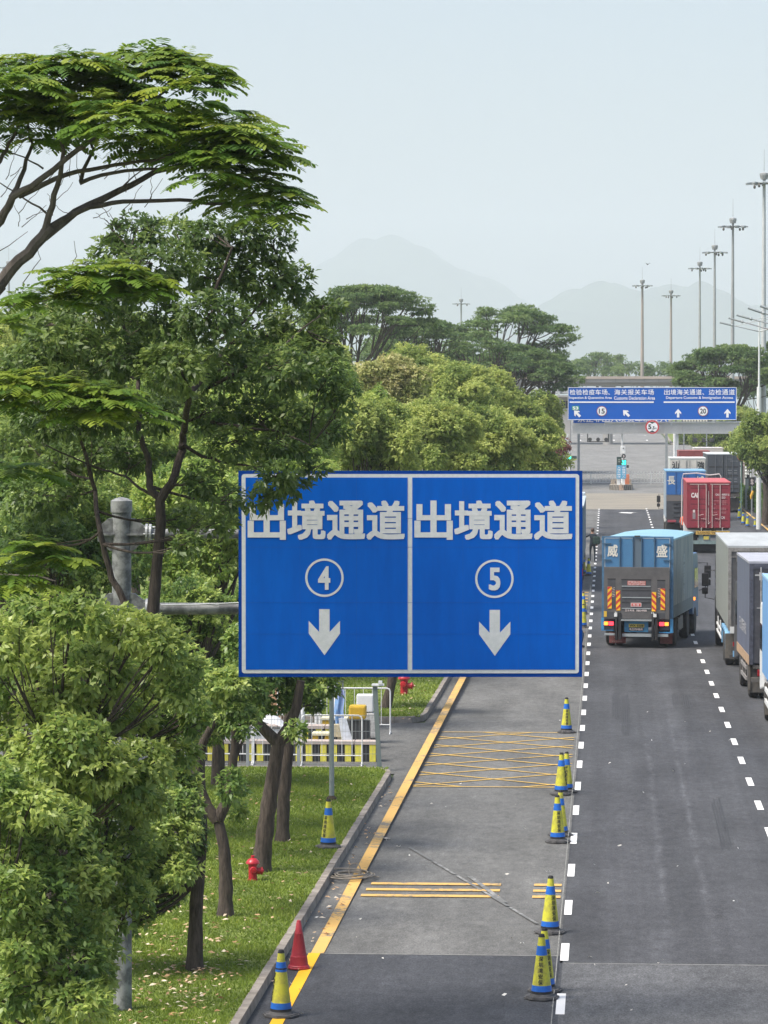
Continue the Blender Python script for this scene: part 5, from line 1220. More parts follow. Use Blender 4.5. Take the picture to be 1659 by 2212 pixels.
mb = MB(); mb.box(-hw + .1, -.01, -.03, -.0005, 1.42, 3.7); mb.build("door", M_DGREY, gb); mb = MB(); mb.box(.01, hw - .1, -.03, -.0005, 1.42, 3.7); mb.build("door", M_DGREY, gb)
mb = MB()
for x in (-.95, -.38, .38, .95): mb.cyl((x, -.07, 1.4), (x, -.07, 3.74), .02, None, 8); mb.box(x - .05, x + .05, -.08, -.03, 3.40, 3.64); mb.box(x - .05, x + .05, -.08, -.03, 2.2, 2.32)
mb.box(-hw + .1, hw - .1, -.055, -.03, 3.52, 3.56); mb.build("lock_bar", mat("greasy_lock_bar", (.17, .165, .155), .6, var=.3, scale=9), gb)
mb = MB(); mb.box(-hw + .06, -hw + .30, -.08, -.051, 1.22, 1.42); mb.cyl((-hw + .18, -.085, 1.30), (-hw + .18, -.079, 1.30), .05, None, 12); mb.build("corner_casting", WHITEP, gb)
M_PBLUE = mat("pale_blue_mudguard", (.22, .45, .68), .5, var=.1, scale=4); M_MUD = mat("muddy_mudflap", (.10, .095, .09), .85, col2=(.16, .145, .12), scale=5)
mb = MB()
for s in (-1, 1):
    P = [(2.55, .55), (2.55, 1.0), (2.8, 1.18), (5.7, 1.18), (5.95, 1.0), (5.95, .55), (5.85, .55), (5.8, .98), (5.6, 1.08), (2.9, 1.08), (2.68, .95), (2.65, .55)]
    mb.prismx(P, s * hw - s * .56 if s > 0 else -hw, s * hw if s > 0 else -hw + .56)
mb.build("mudguard", M_PBLUE, gt)
mb = MB(); mb.box(-hw, -hw + .55, 2.50, 2.54, .28, 1.05); mb.build("mudflap", M_MUD, gt); mb = MB(); mb.box(hw - .55, hw, 2.50, 2.54, .28, 1.05); mb.build("mudflap", M_MUD, gt)
mb = MB(); mb.box(-hw + .05, hw - .05, .1, .16, .42, .56); mb.box(-hw + .1, -hw + .5, .05, .1, .62, .80); mb.build("tail_bar", M_CHAS, gt)
mb = MB(); mb.box(-hw + .15, -hw + .50, .0, .05, .5, .68); mb.build("blue_panel", M_PBLUE, gt)
for s in (-1, 1): mb = MB(); mb.box(s * .95 - .15, s * .95 + .15, .02, .09, .82, .95); mb.build("tail_light", M_REDD, gt)
mb = MB()
for s in (-1, 1): mb.box(s * (hw - .02) - .02, s * (hw - .02) + .02, 6.4, 11.0, .62, .68); mb.box(s * (hw - .02) - .02, s * (hw - .02) + .02, 6.4, 11.0, .85, .91)
for yy in (6.5, 8.6, 10.9):
    for s in (-1, 1): mb.box(s * (hw - .06) - .02, s * (hw - .06) + .02, yy, yy + .06, .55, 1.1)
mb.build("side_guard", WHITEP, gt)
# dark blue lorry with tan skirt
M_NAVY = streaky("faded_navy_side", (.125, .15, .22), (.085, .09, .13), 4); M_LAV = mat("lavender_grey_roof", (.40, .41, .46), .55, var=.12, scale=2)
nt_, nb = truck("navy_box_lorry", "dirty navy box lorry with a tan lower edge and muddy flaps, in the right-hand queue", 3.92 + 1.2, 93.4, R(1.0), 2.4, 6.0, 1.0, 3.82, M_NAVY, M_LAV, wheels=((.95, 2),), fw=(4.9,), cabc=DARKM)
hw = 1.2
mb = MB(); mb.box(-hw, -hw + .11, -.05, -.001, .98, 3.75); mb.box(hw - .11, hw, -.05, -.001, .98, 3.75); mb.box(-hw + .11, hw - .11, -.05, -.001, 3.62, 3.75); mb.build("rear_frame", mat("dark_frame_navy", (.07, .075, .10), .6, var=.3, scale=8), nb)
mb = MB(); mb.box(-hw + .11, -.01, -.03, -.0005, 1.02, 3.62); mb.build("door", mat("dark_navy_doors", (.06, .06, .07), .6, var=.25, scale=4), nb); mb = MB(); mb.box(.01, hw - .11, -.03, -.0005, 1.02, 3.62); mb.build("door", mat("dark_navy_doors", (.06, .06, .07), .6, var=.25, scale=4), nb)
mb = MB()
for x in (-.88, -.30, .30, .88): mb.cyl((x, -.06, 1.0), (x, -.06, 3.66), .02, None, 8)
mb.box(-1.05, 1.05, -.05, -.03, 3.42, 3.46); mb.box(-1.0, 1.0, -.05, -.03, 2.52, 2.55); mb.box(-.93, -.80, -.08, -.03, 3.3, 3.52); mb.build("lock_bar", mat("pale_lock_bar", (.35, .35, .35), .6, var=.3, scale=9), nb)
mb = MB(); mb.add([(-.46, -.07, 2.95), (-.15, -.07, 3.22), (.16, -.07, 2.95), (.02, -.07, 2.95), (-.15, -.07, 3.10), (-.32, -.07, 2.95)], [(0, 5, 4, 1), (1, 4, 3, 2)]); mb.add([(-.28, -.07, 2.8), (-.15, -.07, 2.98), (0, -.07, 2.8)], [(0, 1, 2)]); mb.build("white_chevron", M_CALLI, nb)
mb = MB(); mb.box(-.80, -.35, -.09, -.03, 1.9, 2.25); mb.box(-.72, -.25, -.2, -.03, 1.25, 1.85); mb.cyl((-.55, -.2, 1.7), (-.55, -.24, 1.7), .13, None, 14); mb.tube([(-.8, -.15, 1.9), (-.4, -.2, 1.95), (-.1, -.15, 1.8)], .03, 6); mb.build("rear_equipment", M_CBLK, nb)
mb = MB(); mb.box(-.62, -.40, -.22, -.205, 1.20, 1.30); mb.build("yellow_tag", mat("bright_yellow_tag", (.75, .62, .05), .5), nb)
mb = MB(); mb.box(-hw - .012, -hw - .002, .02, 5.95, .96, 1.22); mb.box(hw + .002, hw + .012, .02, 5.95, .96, 1.22); mb.build("tan_skirt_rail", mat("tan_skirt_rail", (.42, .28, .17), .7, var=.25, scale=6), nb)
mb = MB(); textrow(mb, "天山国际物流", 0, 3.4, 1.75, 2.1, 0, .02, .75)
for i, v in enumerate(mb.v): mb.v[i] = (-hw - .006 + v[1], 4.7 - v[0], v[2] - .05)
mb.build("side_lettering", mat("smudged_white_lettering", (.50, .50, .53), .7, var=.35, scale=12), nb)
for a in (-hw, hw - .62): mb = MB(); mb.box(a, a + .62, .30, .33, .18, .92); mb.build("mudflap", M_MUD, nt_)
mb = MB(); mb.box(-hw - .01, -hw + .05, .25, .30, .25, 1.0); mb.box(-hw + .05, hw - .05, -.05, .05, .5, .62); mb.box(-hw + .1, hw - .1, .0, .06, .86, .96); mb.build("tail_bar", M_MUD, nt_)
mb = MB(); mb.box(-.98, -.55, -.10, -.06, .66, .84); mb.build("tail_light", M_REDD, nt_); mb = MB(); mb.box(.55, .98, -.10, -.06, .66, .84); mb.build("tail_light", M_REDD, nt_)
mb = MB()
for s in (-1, 1):
    for z in (.42, .72): mb.box(s * (hw - .02) - .02, s * (hw - .02) + .02, 1.6, 4.1, z, z + .1)
    for yy in (1.6, 2.8, 4.0): mb.box(s * (hw - .06) - .02, s * (hw - .06) + .02, yy, yy + .07, .4, .95)
mb.build("side_guard", mat("grimy_side_rail", (.24, .23, .22), .7, var=.3, scale=7), nt_)
# light blue lorry cut by the frame edge
M_LBLUE = streaky("light_blue_side", (.17, .37, .66), (.13, .31, .60), 3)
lt_, lb = truck("light_blue_lorry", "light blue lorry cut off by the photo's right edge, last in the right-hand queue", 4.03 + 1.2, 81.0, 0, 2.4, 7.0, 1.18, 3.74, M_LBLUE, mat("light_blue_roof", (.30, .50, .72), .5), wheels=((1.3, 2), (2.5, 2)), fw=(6.2,), cabc=WHITEP)
mb = MB()
for s in (-1, 1):
    for z in (.5, .8): mb.box(s * 1.18 - .02, s * 1.18 + .02, 3.1, 5.7, z, z + .12)
    for yy in (3.1, 4.4, 5.6): mb.box(s * 1.14 - .02, s * 1.14 + .02, yy, yy + .07, .45, 1.15)
mb.build("side_guard", WHITEP, lt_)
for a in (-1.2, .62): mb = MB(); mb.box(a, a + .58, 5.5, 5.54, .2, 1.0); mb.build("mudflap", M_MUD, lt_)

# red container on its trailer
M_CONT = mat("red_container_paint", (.30, .028, .048), .6, col2=(.22, .02, .035), scale=2.2, detail=7); M_CONTR = mat("red_container_roof", (.50, .10, .11), .6, var=.12, scale=1.5); M_CBAR = mat("pale_worn_bar", (.52, .38, .36), .6, var=.2, scale=9)
M_CDK = mat("deep_red_rib_gap", (.16, .012, .025), .7)
X0 = 4.50; rt, rb = truck("red_container_lorry", "red shipping container lettered CAI on a yellow and green trailer", X0 + 1.22, 191.0, R(-.3), 2.44, 12.2, 1.42, 4.02, M_CONT, M_CONTR, wheels=((1.2, 2), (2.5, 2), (3.8, 2)), fw=(13.6,), cabc=WHITEP, cabz=3.4)
def ru(x): return (x - 730) * 2.44 / (1400 - 60) * 1.0
def rz_(y): return 1.42 + (1400 - y) * 2.60 / (1400 - 95)
for s, (a, b_) in ((-1, (130, 700)), (1, (760, 1385))):
    mb = MB(); mb.box(ru(a), ru(b_), -.06, -.001, rz_(1385), rz_(165)); dr = mb.build("door", M_CONT, rb)
    mb = MB()
    for yy in (270, 580, 720, 875, 1180): mb.box(ru(a + 45), ru(b_ - 60), -.063, -.055, rz_(yy + 20), rz_(yy - 14))
    mb.build("rib", M_CDK, dr)
    mb = MB()
    for x in ((415, 655) if s < 0 else (840, 1085)):
        mb.cyl((ru(x), -.10, rz_(1395)), (ru(x), -.10, rz_(150)), .024, None, 8)
        mb.tube([(ru(x), -.12, rz_(1040 if x in (415, 840) else 1150)), (ru(x + (160 if x in (415, 840) else -160)), -.12, rz_(1015 if x in (415, 840) else 1130))], .018, 6)
    mb.box(ru(a + 20), ru(b_ - 20), -.085, -.061, rz_(172), rz_(150)); mb.build("lock_bar", M_CBAR, dr)
mb = MB(); mb.box(ru(722), ru(740), -.09, -.061, rz_(750), rz_(350)); mb.box(ru(712), ru(730), -.09, -.061, rz_(1285), rz_(820)); mb.tube([(ru(722), -.08, rz_(1285)), (ru(785), -.08, rz_(1225))], .018, 6); mb.build("door_seal", M_CBAR, rb)
M_CW = mat("white_container_lettering", (.75, .68, .66), .6); M_CP = mat("faded_pink_lettering", (.55, .26, .27), .6)
mb = MB(); text(mb, "CAI", ru(190), ru(402), rz_(540), rz_(402), -.066, .045); mb.build("lettering", M_CW, rb)
mb = MB(); text(mb, "CAIU", ru(938), ru(1060), rz_(480), rz_(425), -.066, .02); text(mb, "409551", ru(1128), ru(1305), rz_(480), rz_(425), -.066, .02); text(mb, "0", ru(1335), ru(1362), rz_(490), rz_(425), -.066, .02); text(mb, "22G1", ru(1130), ru(1245), rz_(565), rz_(505), -.066, .02); mb.build("serial_number", M_CW, rb)
mb = MB()
for (t_, a, b_, c_, d_) in (("MAX.GR.", 880, 1055, 640, 612), ("30.480 KG", 1120, 1272, 640, 612), ("67.200 LB", 1120, 1272, 680, 650), ("TARE", 880, 960, 735, 705), ("2.200 KG", 1130, 1268, 735, 705), ("NET", 875, 940, 865, 820), ("28.280 KG", 1115, 1265, 850, 820), ("62.350 LB", 1115, 1265, 885, 858), ("CU.CAP.", 875, 990, 975, 935), ("33.2 CU.M", 1120, 1265, 960, 930), ("1,172 CU.FT", 1120, 1265, 995, 968)): text(mb, t_, ru(a), ru(b_), rz_(c_), rz_(d_), -.066, .015)
mb.build("data_lettering", M_CP, rb)
mb = MB(); text(mb, "CAI", ru(1115), ru(1230), rz_(1140), rz_(1065), -.068, .02); mb.box(ru(245), ru(312), -.068, -.061, rz_(960), rz_(885)); mb.build("small_sticker", M_NOTW, rb)
mb = MB(); mb.box(ru(235), ru(325), -.067, -.061, rz_(1140), rz_(975)); mb.build("grey_plate", mat("grey_data_plate", (.28, .23, .24), .5), rb)
mb = MB(); mb.box(-.72, 1.18, -.12, .02, 1.06, 1.26); lv = mb.build("long_vehicle_board", mat("worn_yellow_board", (.56, .36, .08), .6, var=.2, scale=7), rt); mb = MB(); text(mb, "LONG VEHICLE", -.6, 1.06, 1.11, 1.22, -.125, .01); mb.build("board_text", mat("brown_board_text", (.22, .10, .03), .6), lv)
for x in (-.40, .78):
    mb = MB(); mb.tube([(x, -.05, 1.26), (x - .02, -.05, 1.40), (x + .03, -.04, 1.46)], .02, 6); mb.build("twist_lock", WHITEP, rt)
M_TGR = mat("grey_green_trailer", (.20, .27, .26), .7, var=.2, scale=5)
mb = MB(); mb.box(-1.2, 1.2, -.05, .10, .52, .72); mb.box(-1.2, -.9, -.03, .3, .72, 1.05); mb.box(-.55, -.3, -.03, .3, .72, 1.05); mb.box(.0, .1, -.03, .3, .72, 1.05); mb.build("trailer_frame", M_TGR, rt)
mb = MB(); mb.box(-.28, .02, -.09, -.055, .78, .96); mb.build("number_plate", M_PLY, rt)
mb = MB(); mb.box(-1.2, 1.2, .4, .44, .15, .52); mb.build("mudflap", M_CBLK, rt)
mb = MB(); mb.tube([(-1.28, 12.9, 3.9), (-1.2, 12.8, 4.25), (-.4, 12.8, 4.30), (.4, 12.8, 4.18), (.95, 12.8, 4.25), (1.05, 12.8, 4.1), (1.05, 12.8, 3.6)], .035, 6); mb.tube([(-1.28, 12.9, 3.9), (-1.3, 12.9, 1.2)], .035, 6); mb.build("cab_pipe", mat("pale_pipe", (.55, .50, .50), .5), rt)

# blue and white and dark box lorries further on
M_B2 = mat("strong_blue_doors", (.025, .13, .38), .5, var=.12, scale=2)
bt2, bb2 = truck("blue_door_lorry", "blue-doored box lorry with two white characters and a dark tail lift, beyond the red container", 3.70 + 1.22, 212.0, 0, 2.5, 7.5, 1.25, 4.20, mat("blue_white_side", (.30, .36, .42), .6), mat("pale_blue_top", (.20, .40, .60), .5), wheels=((1.3, 2), (2.5, 2)), fw=(8.6,), cabc=WHITEP, mirrors=(-1,))
mb = MB(); mb.box(-1.2, -.02, -.05, -.001, 2.7, 4.10); mb.build("door", M_B2, bb2); mb = MB(); mb.box(.02, 1.2, -.05, -.001, 2.7, 4.10); mb.build("door", M_B2, bb2)
mb = MB()
for x in (-.62, -.1, .1, .62): mb.cyl((x, -.08, 2.7), (x, -.08, 4.1), .02, None, 6)
mb.build("lock_bar", mat("blue_bar", (.03, .10, .26), .5), bb2)
mb = MB(); text(mb, "長", -1.14, -.66, 3.32, 3.86, -.06, .02); text(mb, "城", .66, 1.14, 3.32, 3.86, -.06, .02); mb.build("lettering", M_CALLI, bb2)
mb = MB(); mb.box(-1.2, 1.2, -.16, -.06, .95, 2.66); l2 = mb.build("tail_lift", M_LIFTD, bt2)
mb = MB(); mb.box(-1.2, 1.2, -.18, -.161, 2.30, 2.66); mb.build("lift_edge", mat("brown_grey_edge", (.17, .15, .14), .7), l2)
mb = MB()
for z in (1.25, 1.55, 1.85, 2.1): mb.box(-.75, .75, -.19, -.161, z, z + .06)
mb.build("lift_rib", M_CBLK, l2)
mb = MB(); mb.box(-1.12, -.6, -.2, -.161, .98, 1.12); mb.build("number_plate", mat("dull_red_plate", (.35, .06, .08), .5), bt2)
mb = MB(); mb.box(-1.2, 1.2, .3, .34, .15, .9); mb.build("mudflap", M_CBLK, bt2)
M_WB = mat("off_white_doors", (.56, .54, .50), .6, var=.1, scale=3)
wt, wb = truck("white_box_lorry", "off-white box lorry with two black brush characters, behind the blue-doored lorry", 4.42 + 1.25, 238.0, 0, 2.5, 7.0, 1.2, 4.45, mat("white_lorry_side", (.50, .52, .50), .6), mat("white_lorry_roof", (.72, .74, .72), .5), wheels=((1.3, 2), (2.5, 2)), fw=(8.0,))
mb = MB(); mb.box(-1.2, -.03, -.05, -.001, 1.3, 4.30); mb.build("door", M_WB, wb); mb = MB(); mb.box(.03, 1.2, -.05, -.001, 1.3, 4.30); mb.build("door", M_WB, wb)
mb = MB()
for x in (-.62, -.12, .12, .62): mb.cyl((x, -.07, 1.3), (x, -.07, 4.28), .02, None, 6)
mb.box(-.03, .03, -.04, -.0, 1.3, 4.3); mb.build("lock_bar", mat("grey_bar", (.28, .28, .28), .5), wb)
mb = MB(); text(mb, "汕", -1.12, -.64, 3.66, 4.2, -.06, .02); text(mb, "強", .68, 1.16, 3.66, 4.2, -.06, .02); mb.build("lettering", M_NUM, wb)
M_DG = mat("dark_slate_container", (.055, .062, .075), .6, var=.15, scale=2.5)
dt, db = truck("dark_grey_container_lorry", "dark slate grey container lorry with ribbed doors, right of the white box lorry", 7.54 + 1.22, 255.0, 0, 2.44, 12.2, 1.5, 4.42, M_DG, mat("grey_white_roof", (.60, .63, .65), .5), wheels=((1.2, 2), (2.5, 2), (3.8, 2)), fw=(13.4,), cabz=3.2)
mb = MB(); mb.box(-1.18, -.03, -.06, -.001, 1.55, 4.32); mb.build("door", M_DG, db); mb = MB(); mb.box(.03, 1.18, -.06, -.001, 1.55, 4.32); mb.build("door", M_DG, db)
mb = MB()
for z in (3.38, 2.72, 2.1, 1.75):
    mb.box(-1.1, -.12, -.064, -.058, z, z + .09); mb.box(.12, 1.1, -.064, -.058, z, z + .09)
mb.build("rib", M_CBLK, db)
mb = MB()
for x in (-.62, -.10, .24, .68): mb.cyl((x, -.09, 1.55), (x, -.09, 4.34), .024, None, 6)
mb.build("lock_bar", mat("slate_bar", (.11, .12, .14), .5), db)
mb = MB(); text(mb, "TGHU", .25, .6, 3.98, 4.06, -.07, .01); text(mb, "728145", .48, 1.05, 3.82, 3.91, -.07, .01)
for z in (3.15, 2.95, 2.5, 2.3): mb.box(.28, .6, -.068, -.062, z, z + .05); mb.box(.75, 1.0, -.068, -.062, z, z + .05)
mb.build("lettering", mat("dim_grey_lettering", (.22, .23, .25), .6), db)
mb = MB(); mb.box(-1.2, 1.2, -.03, .10, 1.18, 1.42); mb.box(-1.2, 1.2, .35, .40, .15, 1.1); mb.build("trailer_frame", M_CHAS, dt)
for (nm, lab, x, Y, zt, c1, c2) in (("brown_container_lorry", "red-brown container lorry seen as a thin roof strip over the white box lorry", 5.85, 276.0, 4.30, (.22, .05, .05), (.26, .07, .06)), ("pale_box_lorry", "pale box lorry whose roof just shows over the dark grey container", 7.5, 292.0, 4.30, (.5, .46, .44), (.60, .57, .55))):
    o, b_ = truck(nm, lab, x + 1.25, Y, 0, 2.5, 8, 1.3, zt, mat(nm + "_side", c1, .6, var=.15), mat(nm + "_roof", c2, .6), wheels=((1.2, 2), (2.4, 2)), fw=(9,))
    mb = MB(); mb.box(-1.2, -.02, -.05, -.001, 1.4, zt - .1); mb.build("door", mat(nm + "_door", c1, .6), b_); mb = MB(); mb.box(.02, 1.2, -.05, -.001, 1.4, zt - .1); mb.build("door", mat(nm + "_door", c1, .6), b_)
# the truck standing behind the big sign's right edge
ht, hb = truck("blue_tarpaulin_lorry", "dark blue lorry mostly hidden behind the big sign's edge, beside the standing man", -1.06 - 1.2, 152.0, 0, 2.4, 20.0, 1.15, 3.75, streaky("dull_blue_tarpaulin", (.08, .17, .27), (.06, .12, .20), 4), mat("tarpaulin_roof", (.45, .52, .56), .6), wheels=((1.3, 2), (2.6, 2), (8, 2), (9.3, 2)), fw=(20.2,), cabc=mat("blue_white_cab", (.55, .62, .66), .5), cabz=3.9)
mb = MB(); mb.box(.9, 1.19, -.08, -.02, .62, .95); mb.build("tail_light", M_REDD, ht)
# ------------------------------------------------------------------ people
def person(name, label, loc, rz, height, joints, mats, hair=True, group=None, sc=1.0):
    """one skinned body; joints: dict name -> (x, y, z, r); facing -y"""
    t = empty(name, loc, rz, label, "person", group); t.scale = (sc,) * 3
    return t
def skin(name, chains, m, parent, sub=2, root=0):
    vs = []; es = []; rad = []; idx = {}
    for ch in chains:
        prev = None
        for (k, x, y, z, r) in ch:
            if k not in idx: idx[k] = len(vs); vs.append((x, y, z)); rad.append(r)
            if prev is not None: es.append((prev, idx[k]))
            prev = idx[k]
    me = bpy.data.meshes.new(name); me.from_pydata(vs, es, []); o = bpy.data.objects.new(name, me); COL.objects.link(o)
    o.modifiers.new("s", 'SKIN')
    if not me.skin_vertices: me.attributes
    sv = me.skin_vertices[0].data if me.skin_vertices else None
    for i, r in enumerate(rad): sv[i].radius = (r, r * .82) if isinstance(r, float) else r
    sv[root].use_root = True
    s = o.modifiers.new("u", 'SUBSURF'); s.levels = sub
    dg = bpy.context.evaluated_depsgraph_get(); m2 = bpy.data.meshes.new_from_object(o.evaluated_get(dg))
    bpy.data.objects.remove(o); m2.name = name; m2.materials.clear()
    for q in (m if isinstance(m, list) else [m]): m2.materials.append(q)
    m2.polygons.foreach_set("use_smooth", [True] * len(m2.polygons))
    o2 = bpy.data.objects.new(name, m2); COL.objects.link(o2); o2.parent = parent; return o2
M_SKIN = mat("skin", (.36, .20, .13), .55); M_NAVYC = mat("dark_navy_cloth", (.018, .028, .04), .85, var=.25, scale=12); M_HAIR = mat("greying_brown_hair", (.09, .06, .05), .8, var=.3, scale=30)
M_SHOE = mat("black_shoes", (.012, .012, .013), .5); M_PACK = mat("dark_green_backpack", (.02, .045, .038), .75, var=.3, scale=10); M_ORV = mat("orange_vest", (.75, .12, .04), .6)
def build_person(label, loc, rz, arm="reach", top=M_NAVYC, legs=M_NAVYC, step=.12):
    t = empty("person", loc, rz, label, "person"); h = 1.0
    body = skin("body", [[("p", 0, 0, .95, .14), ("w", 0, .01, 1.10, .135), ("c", 0, .01, 1.30, .155), ("s", 0, .0, 1.44, .12), ("n", 0, -.005, 1.53, .058), ("h0", 0, -.015, 1.60, .082), ("h1", 0, -.02, 1.67, .093), ("h2", 0, -.015, 1.735, .075)],
                         [("p", 0, 0, 0, 0), ("hr", .10, 0, .90, .105), ("kr", .115, -.02, .50, .066), ("ar", .12, .03, .10, .045), ("fr", .125, -.10, .045, .042)],
                         [("p", 0, 0, 0, 0), ("hl", -.10, 0, .90, .105), ("kl", -.12, -step, .50, .066), ("al", -.125, -step + .06, .10, .045), ("fl", -.13, -step - .08, .045, .042)],
                         [("s", 0, 0, 0, 0), ("sr", .17, .01, 1.42, .075), ("er", .235, .03, 1.15, .050), ("wr", .22, -.10, .93, .034)],
                         [("s", 0, 0, 0, 0), ("sl", -.17, .01, 1.42, .075)] + ([("el", -.36, -.10, 1.30, .050), ("wl", -.56, -.20, 1.36, .034)] if arm == "reach" else [("el", -.235, .03, 1.15, .050), ("wl", -.22, -.10, .93, .034)])],
                M_SKIN, t)
    me = body.data; me.materials.append(top); me.materials.append(legs); me.materials.append(M_SHOE)
    for pl_ in me.polygons:
        z = pl_.center.z; x = pl_.center.x
        if z < .12: pl_.material_index = 3
        elif z < .98: pl_.material_index = 2 if abs(x) < .2 or z < .85 else (0 if z < 1.0 and abs(x) > .19 else 2)
        elif z < 1.50 and not (abs(x) > .22 and (z < 1.14 or abs(x) > .40)): pl_.material_index = 1
    mb = MB(); mb.lathe([(.085, 1.62), (.104, 1.66), (.104, 1.70), (.088, 1.755), (.045, 1.785), (.01, 1.79)], 16, (0, .002, 0)); mb.build("hair", M_HAIR, t, smooth=True)
    mb = MB(); mb.lathe([(.012, -.02), (.020, 0), (.012, .02)], 8, (0, -.118, 1.645)); 
    for s in (-1, 1): mb.lathe([(.006, -.03), (.018, 0), (.006, .03)], 8, (s * .10, .0, 1.65))
    mb.build("nose_and_ears", M_SKIN, t, smooth=True)
    mb = MB()
    for s in (-1, 1): mb.lathe([(.003, -.008), (.010, 0), (.003, .008)], 8, (s * .035, -.102, 1.675))
    mb.box(-.025, .025, -.112, -.104, 1.602, 1.610); mb.build("eyes_and_mouth", M_HAIR, t, smooth=True)
    # hands with five fingers
    for (x, y, z, dx, dy, dz) in ((.22, -.10, .93, 0, -.3, -1),) + (((-.56, -.20, 1.36, -1, -.3, .1),) if arm == "reach" else ((-.22, -.10, .93, 0, -.3, -1),)):
        d = Vector((dx, dy, dz)).normalized(); u = d.cross(Vector((0, 1, .2))).normalized(); v = d.cross(u); P0 = Vector((x, y, z)); mb = MB()
        mb.tube([P0 - d * .02, P0 + d * .03, P0 + d * .085], [.026, .036, .038], 8)
        for k, L in enumerate((.062, .074, .078, .068)):
            a = P0 + d * .08 + u * (k - 1.5) * .019; mb.tube([a, a + d * L * .55 + v * .006, a + d * L + v * .022], [.0095, .009, .006], 6)
        a = P0 + d * .02 - u * .032; mb.tube([a, a + d * .035 - u * .028, a + d * .065 - u * .034], [.012, .010, .007], 6)
        mb.build("hand", M_SKIN, t, smooth=True)
    return t
p = G(1282, 1213)
man = build_person("man in dark clothes standing with a backpack, one arm reaching towards the lorry", (p.x - .05, p.y, p.z), R(158), "reach")
man.rotation_euler = (0, 0, R(180)); man.scale = (1.0, 1.0, 1.0)
# mirror the reaching arm to the lorry's side: the figure looks away from the camera
man.scale = (-1.0, 1.0, 1.0)
bp_ = empty("backpack", (p.x + .16, p.y - .16, p.z), 0, "dark green backpack on the standing man's back", "backpack")
mb = MB(); mb.prism(rrect(-.19, .19, .92, 1.36, .10), -.13, .11); bag = mb.build("bag", M_PACK, bp_, smooth=True, bevel=.04)
mb = MB(); mb.prism(rrect(-.13, .13, .96, 1.14, .05), -.17, -.131); mb.build("front_pocket", M_PACK, bag, bevel=.015)
p = G(1263.5, 1400)
man2 = build_person("person whose leg and shoe show past the big sign's right edge", (p.x - .38, p.y, p.z), R(90), "down", legs=mat("blue_work_trousers", (.04, .09, .17), .8), step=.30)
p = W(1472, 1078, 200)
wk = build_person("worker in an orange vest beside the red container's cab", (4.72, 207.6, zg(207) + .01), R(170), "down", top=M_ORV)

# ------------------------------------------------------------------ island, lights, fences
YI = 316.0; ki = YI / F; zi = zg(YI)
def ix(x): return W(x, 1000, YI).x
def iz(y): return W(1340, y, YI).z - zi
XI = ix(1342)
def R1(x, y): return (1206.9 + .1455 * x, 954.6 + .1455 * y)
isl = empty("traffic_island", (XI, YI, zi), 0, "concrete traffic island with faded beige and dark chevrons at the fork", "traffic island")
M_ISL = mat("island_concrete", (.30, .27, .22), .9, var=.2, scale=3); M_ISD = mat("faded_dark_chevron", (.10, .095, .09), .9, var=.3, scale=5); M_ISO = mat("orange_beige_chevron", (.42, .30, .22), .8, var=.2, scale=5)
a = R1(760, 0)[0]; b_ = R1(1110, 0)[0]
w2 = (ix(b_) - ix(a)) / 2; hI = iz(R1(0, 600)[1]) * .9
mb = MB(); P = [(-w2, 1.2), (-w2 * .8, -.6), (-.15, -1.4), (.15, -1.4), (w2 * .9, -.6), (w2, 1.2), (w2 * .8, 7), (-w2 * .8, 7)]
mb.prismz(P, 0, .5); base_ = mb.build("kerb_block", M_ISL, isl)
Pt = [(p_[0] * .82, p_[1] * .9) for p_ in P]
def face(pa, pb, n, m0):
    mbd = MB()
    for k in range(n):
        t0 = (k + .0) / n; t1 = (k + .5) / n
        A = Vector(pa).lerp(Vector(pb), t0); B = Vector(pa).lerp(Vector(pb), t1); d = (Vector(pb) - Vector(pa)).normalized(); nn = Vector((d.y, -d.x)) * .012
        s = .10 if m0 else -.10
        mbd.add([(A.x + nn.x, A.y + nn.y, .02), (B.x + nn.x, B.y + nn.y, .02), (B.x + nn.x + d.x * s, B.y + nn.y + d.y * s, .48), (A.x + nn.x + d.x * s, A.y + nn.y + d.y * s, .48)], [(0, 1, 2, 3)])
    return mbd
face(P[0], P[1], 4, 1).build("chevron", M_ISD, base_); face(P[1], P[2], 5, 1).build("chevron", M_ISD, base_); face(P[3], P[4], 5, 0).build("chevron", M_ISD, base_)
mb = MB(); mb.box(-.2, .2, -1.425, -1.402, .01, .5); mb.build("nose_plate", M_ISO, base_)
for (x, y) in ((-w2 * .7, 2), (-w2 * .3, 2.2), (w2 * .3, 2.2), (w2 * .7, 2)): mb = MB(); mb.box(x - .2, x + .18, y, y + .3, .5, .95); mb.build("kerb_stone", mat("beige_block", (.36, .31, .25), .9, var=.25, scale=6), isl)
def on_island(name, label, cat, x, dy=0.0): return empty(name, (ix(x), YI + dy, zi + .5), 0, label, cat)
M_LBS = mat("light_blue_board", (.10, .36, .56), .6, var=.08, scale=3)
z_ = lambda y: iz(y) - .5
t = on_island("light_blue_notice_board", "light blue notice board with two columns of white characters, on the traffic island", "notice board", R1(930, 0)[0], -.6)
hw = 10.3 * ki; za, zb_ = z_(R1(0, 545)[1]), z_(R1(0, 345)[1])
mb = MB(); mb.box(-hw, hw, 0, .06, za, zb_); q = mb.build("board", M_LBS, t)
mb = MB()
for cx, s in ((-hw * .5, "入境车辆停"), (hw * .5, "车辆慢行入")):
    for i, ch in enumerate(s): zz = zb_ - .12 - i * .22; text(mb, ch, cx - .15, cx + .15, zz - .18, zz, -.01, .01)
mb.build("lettering", M_FWHITE, q)
mb = MB(); mb.box(-.42, -.12, .07, .2, 0, za); mb.box(.10, .34, .07, .2, 0, za); mb.build("leg", WHITEP, t)
t = on_island("lane_signal", "green lane signal on the traffic island, glowing above the light blue board", "traffic light", R1(967, 0)[0], 0)
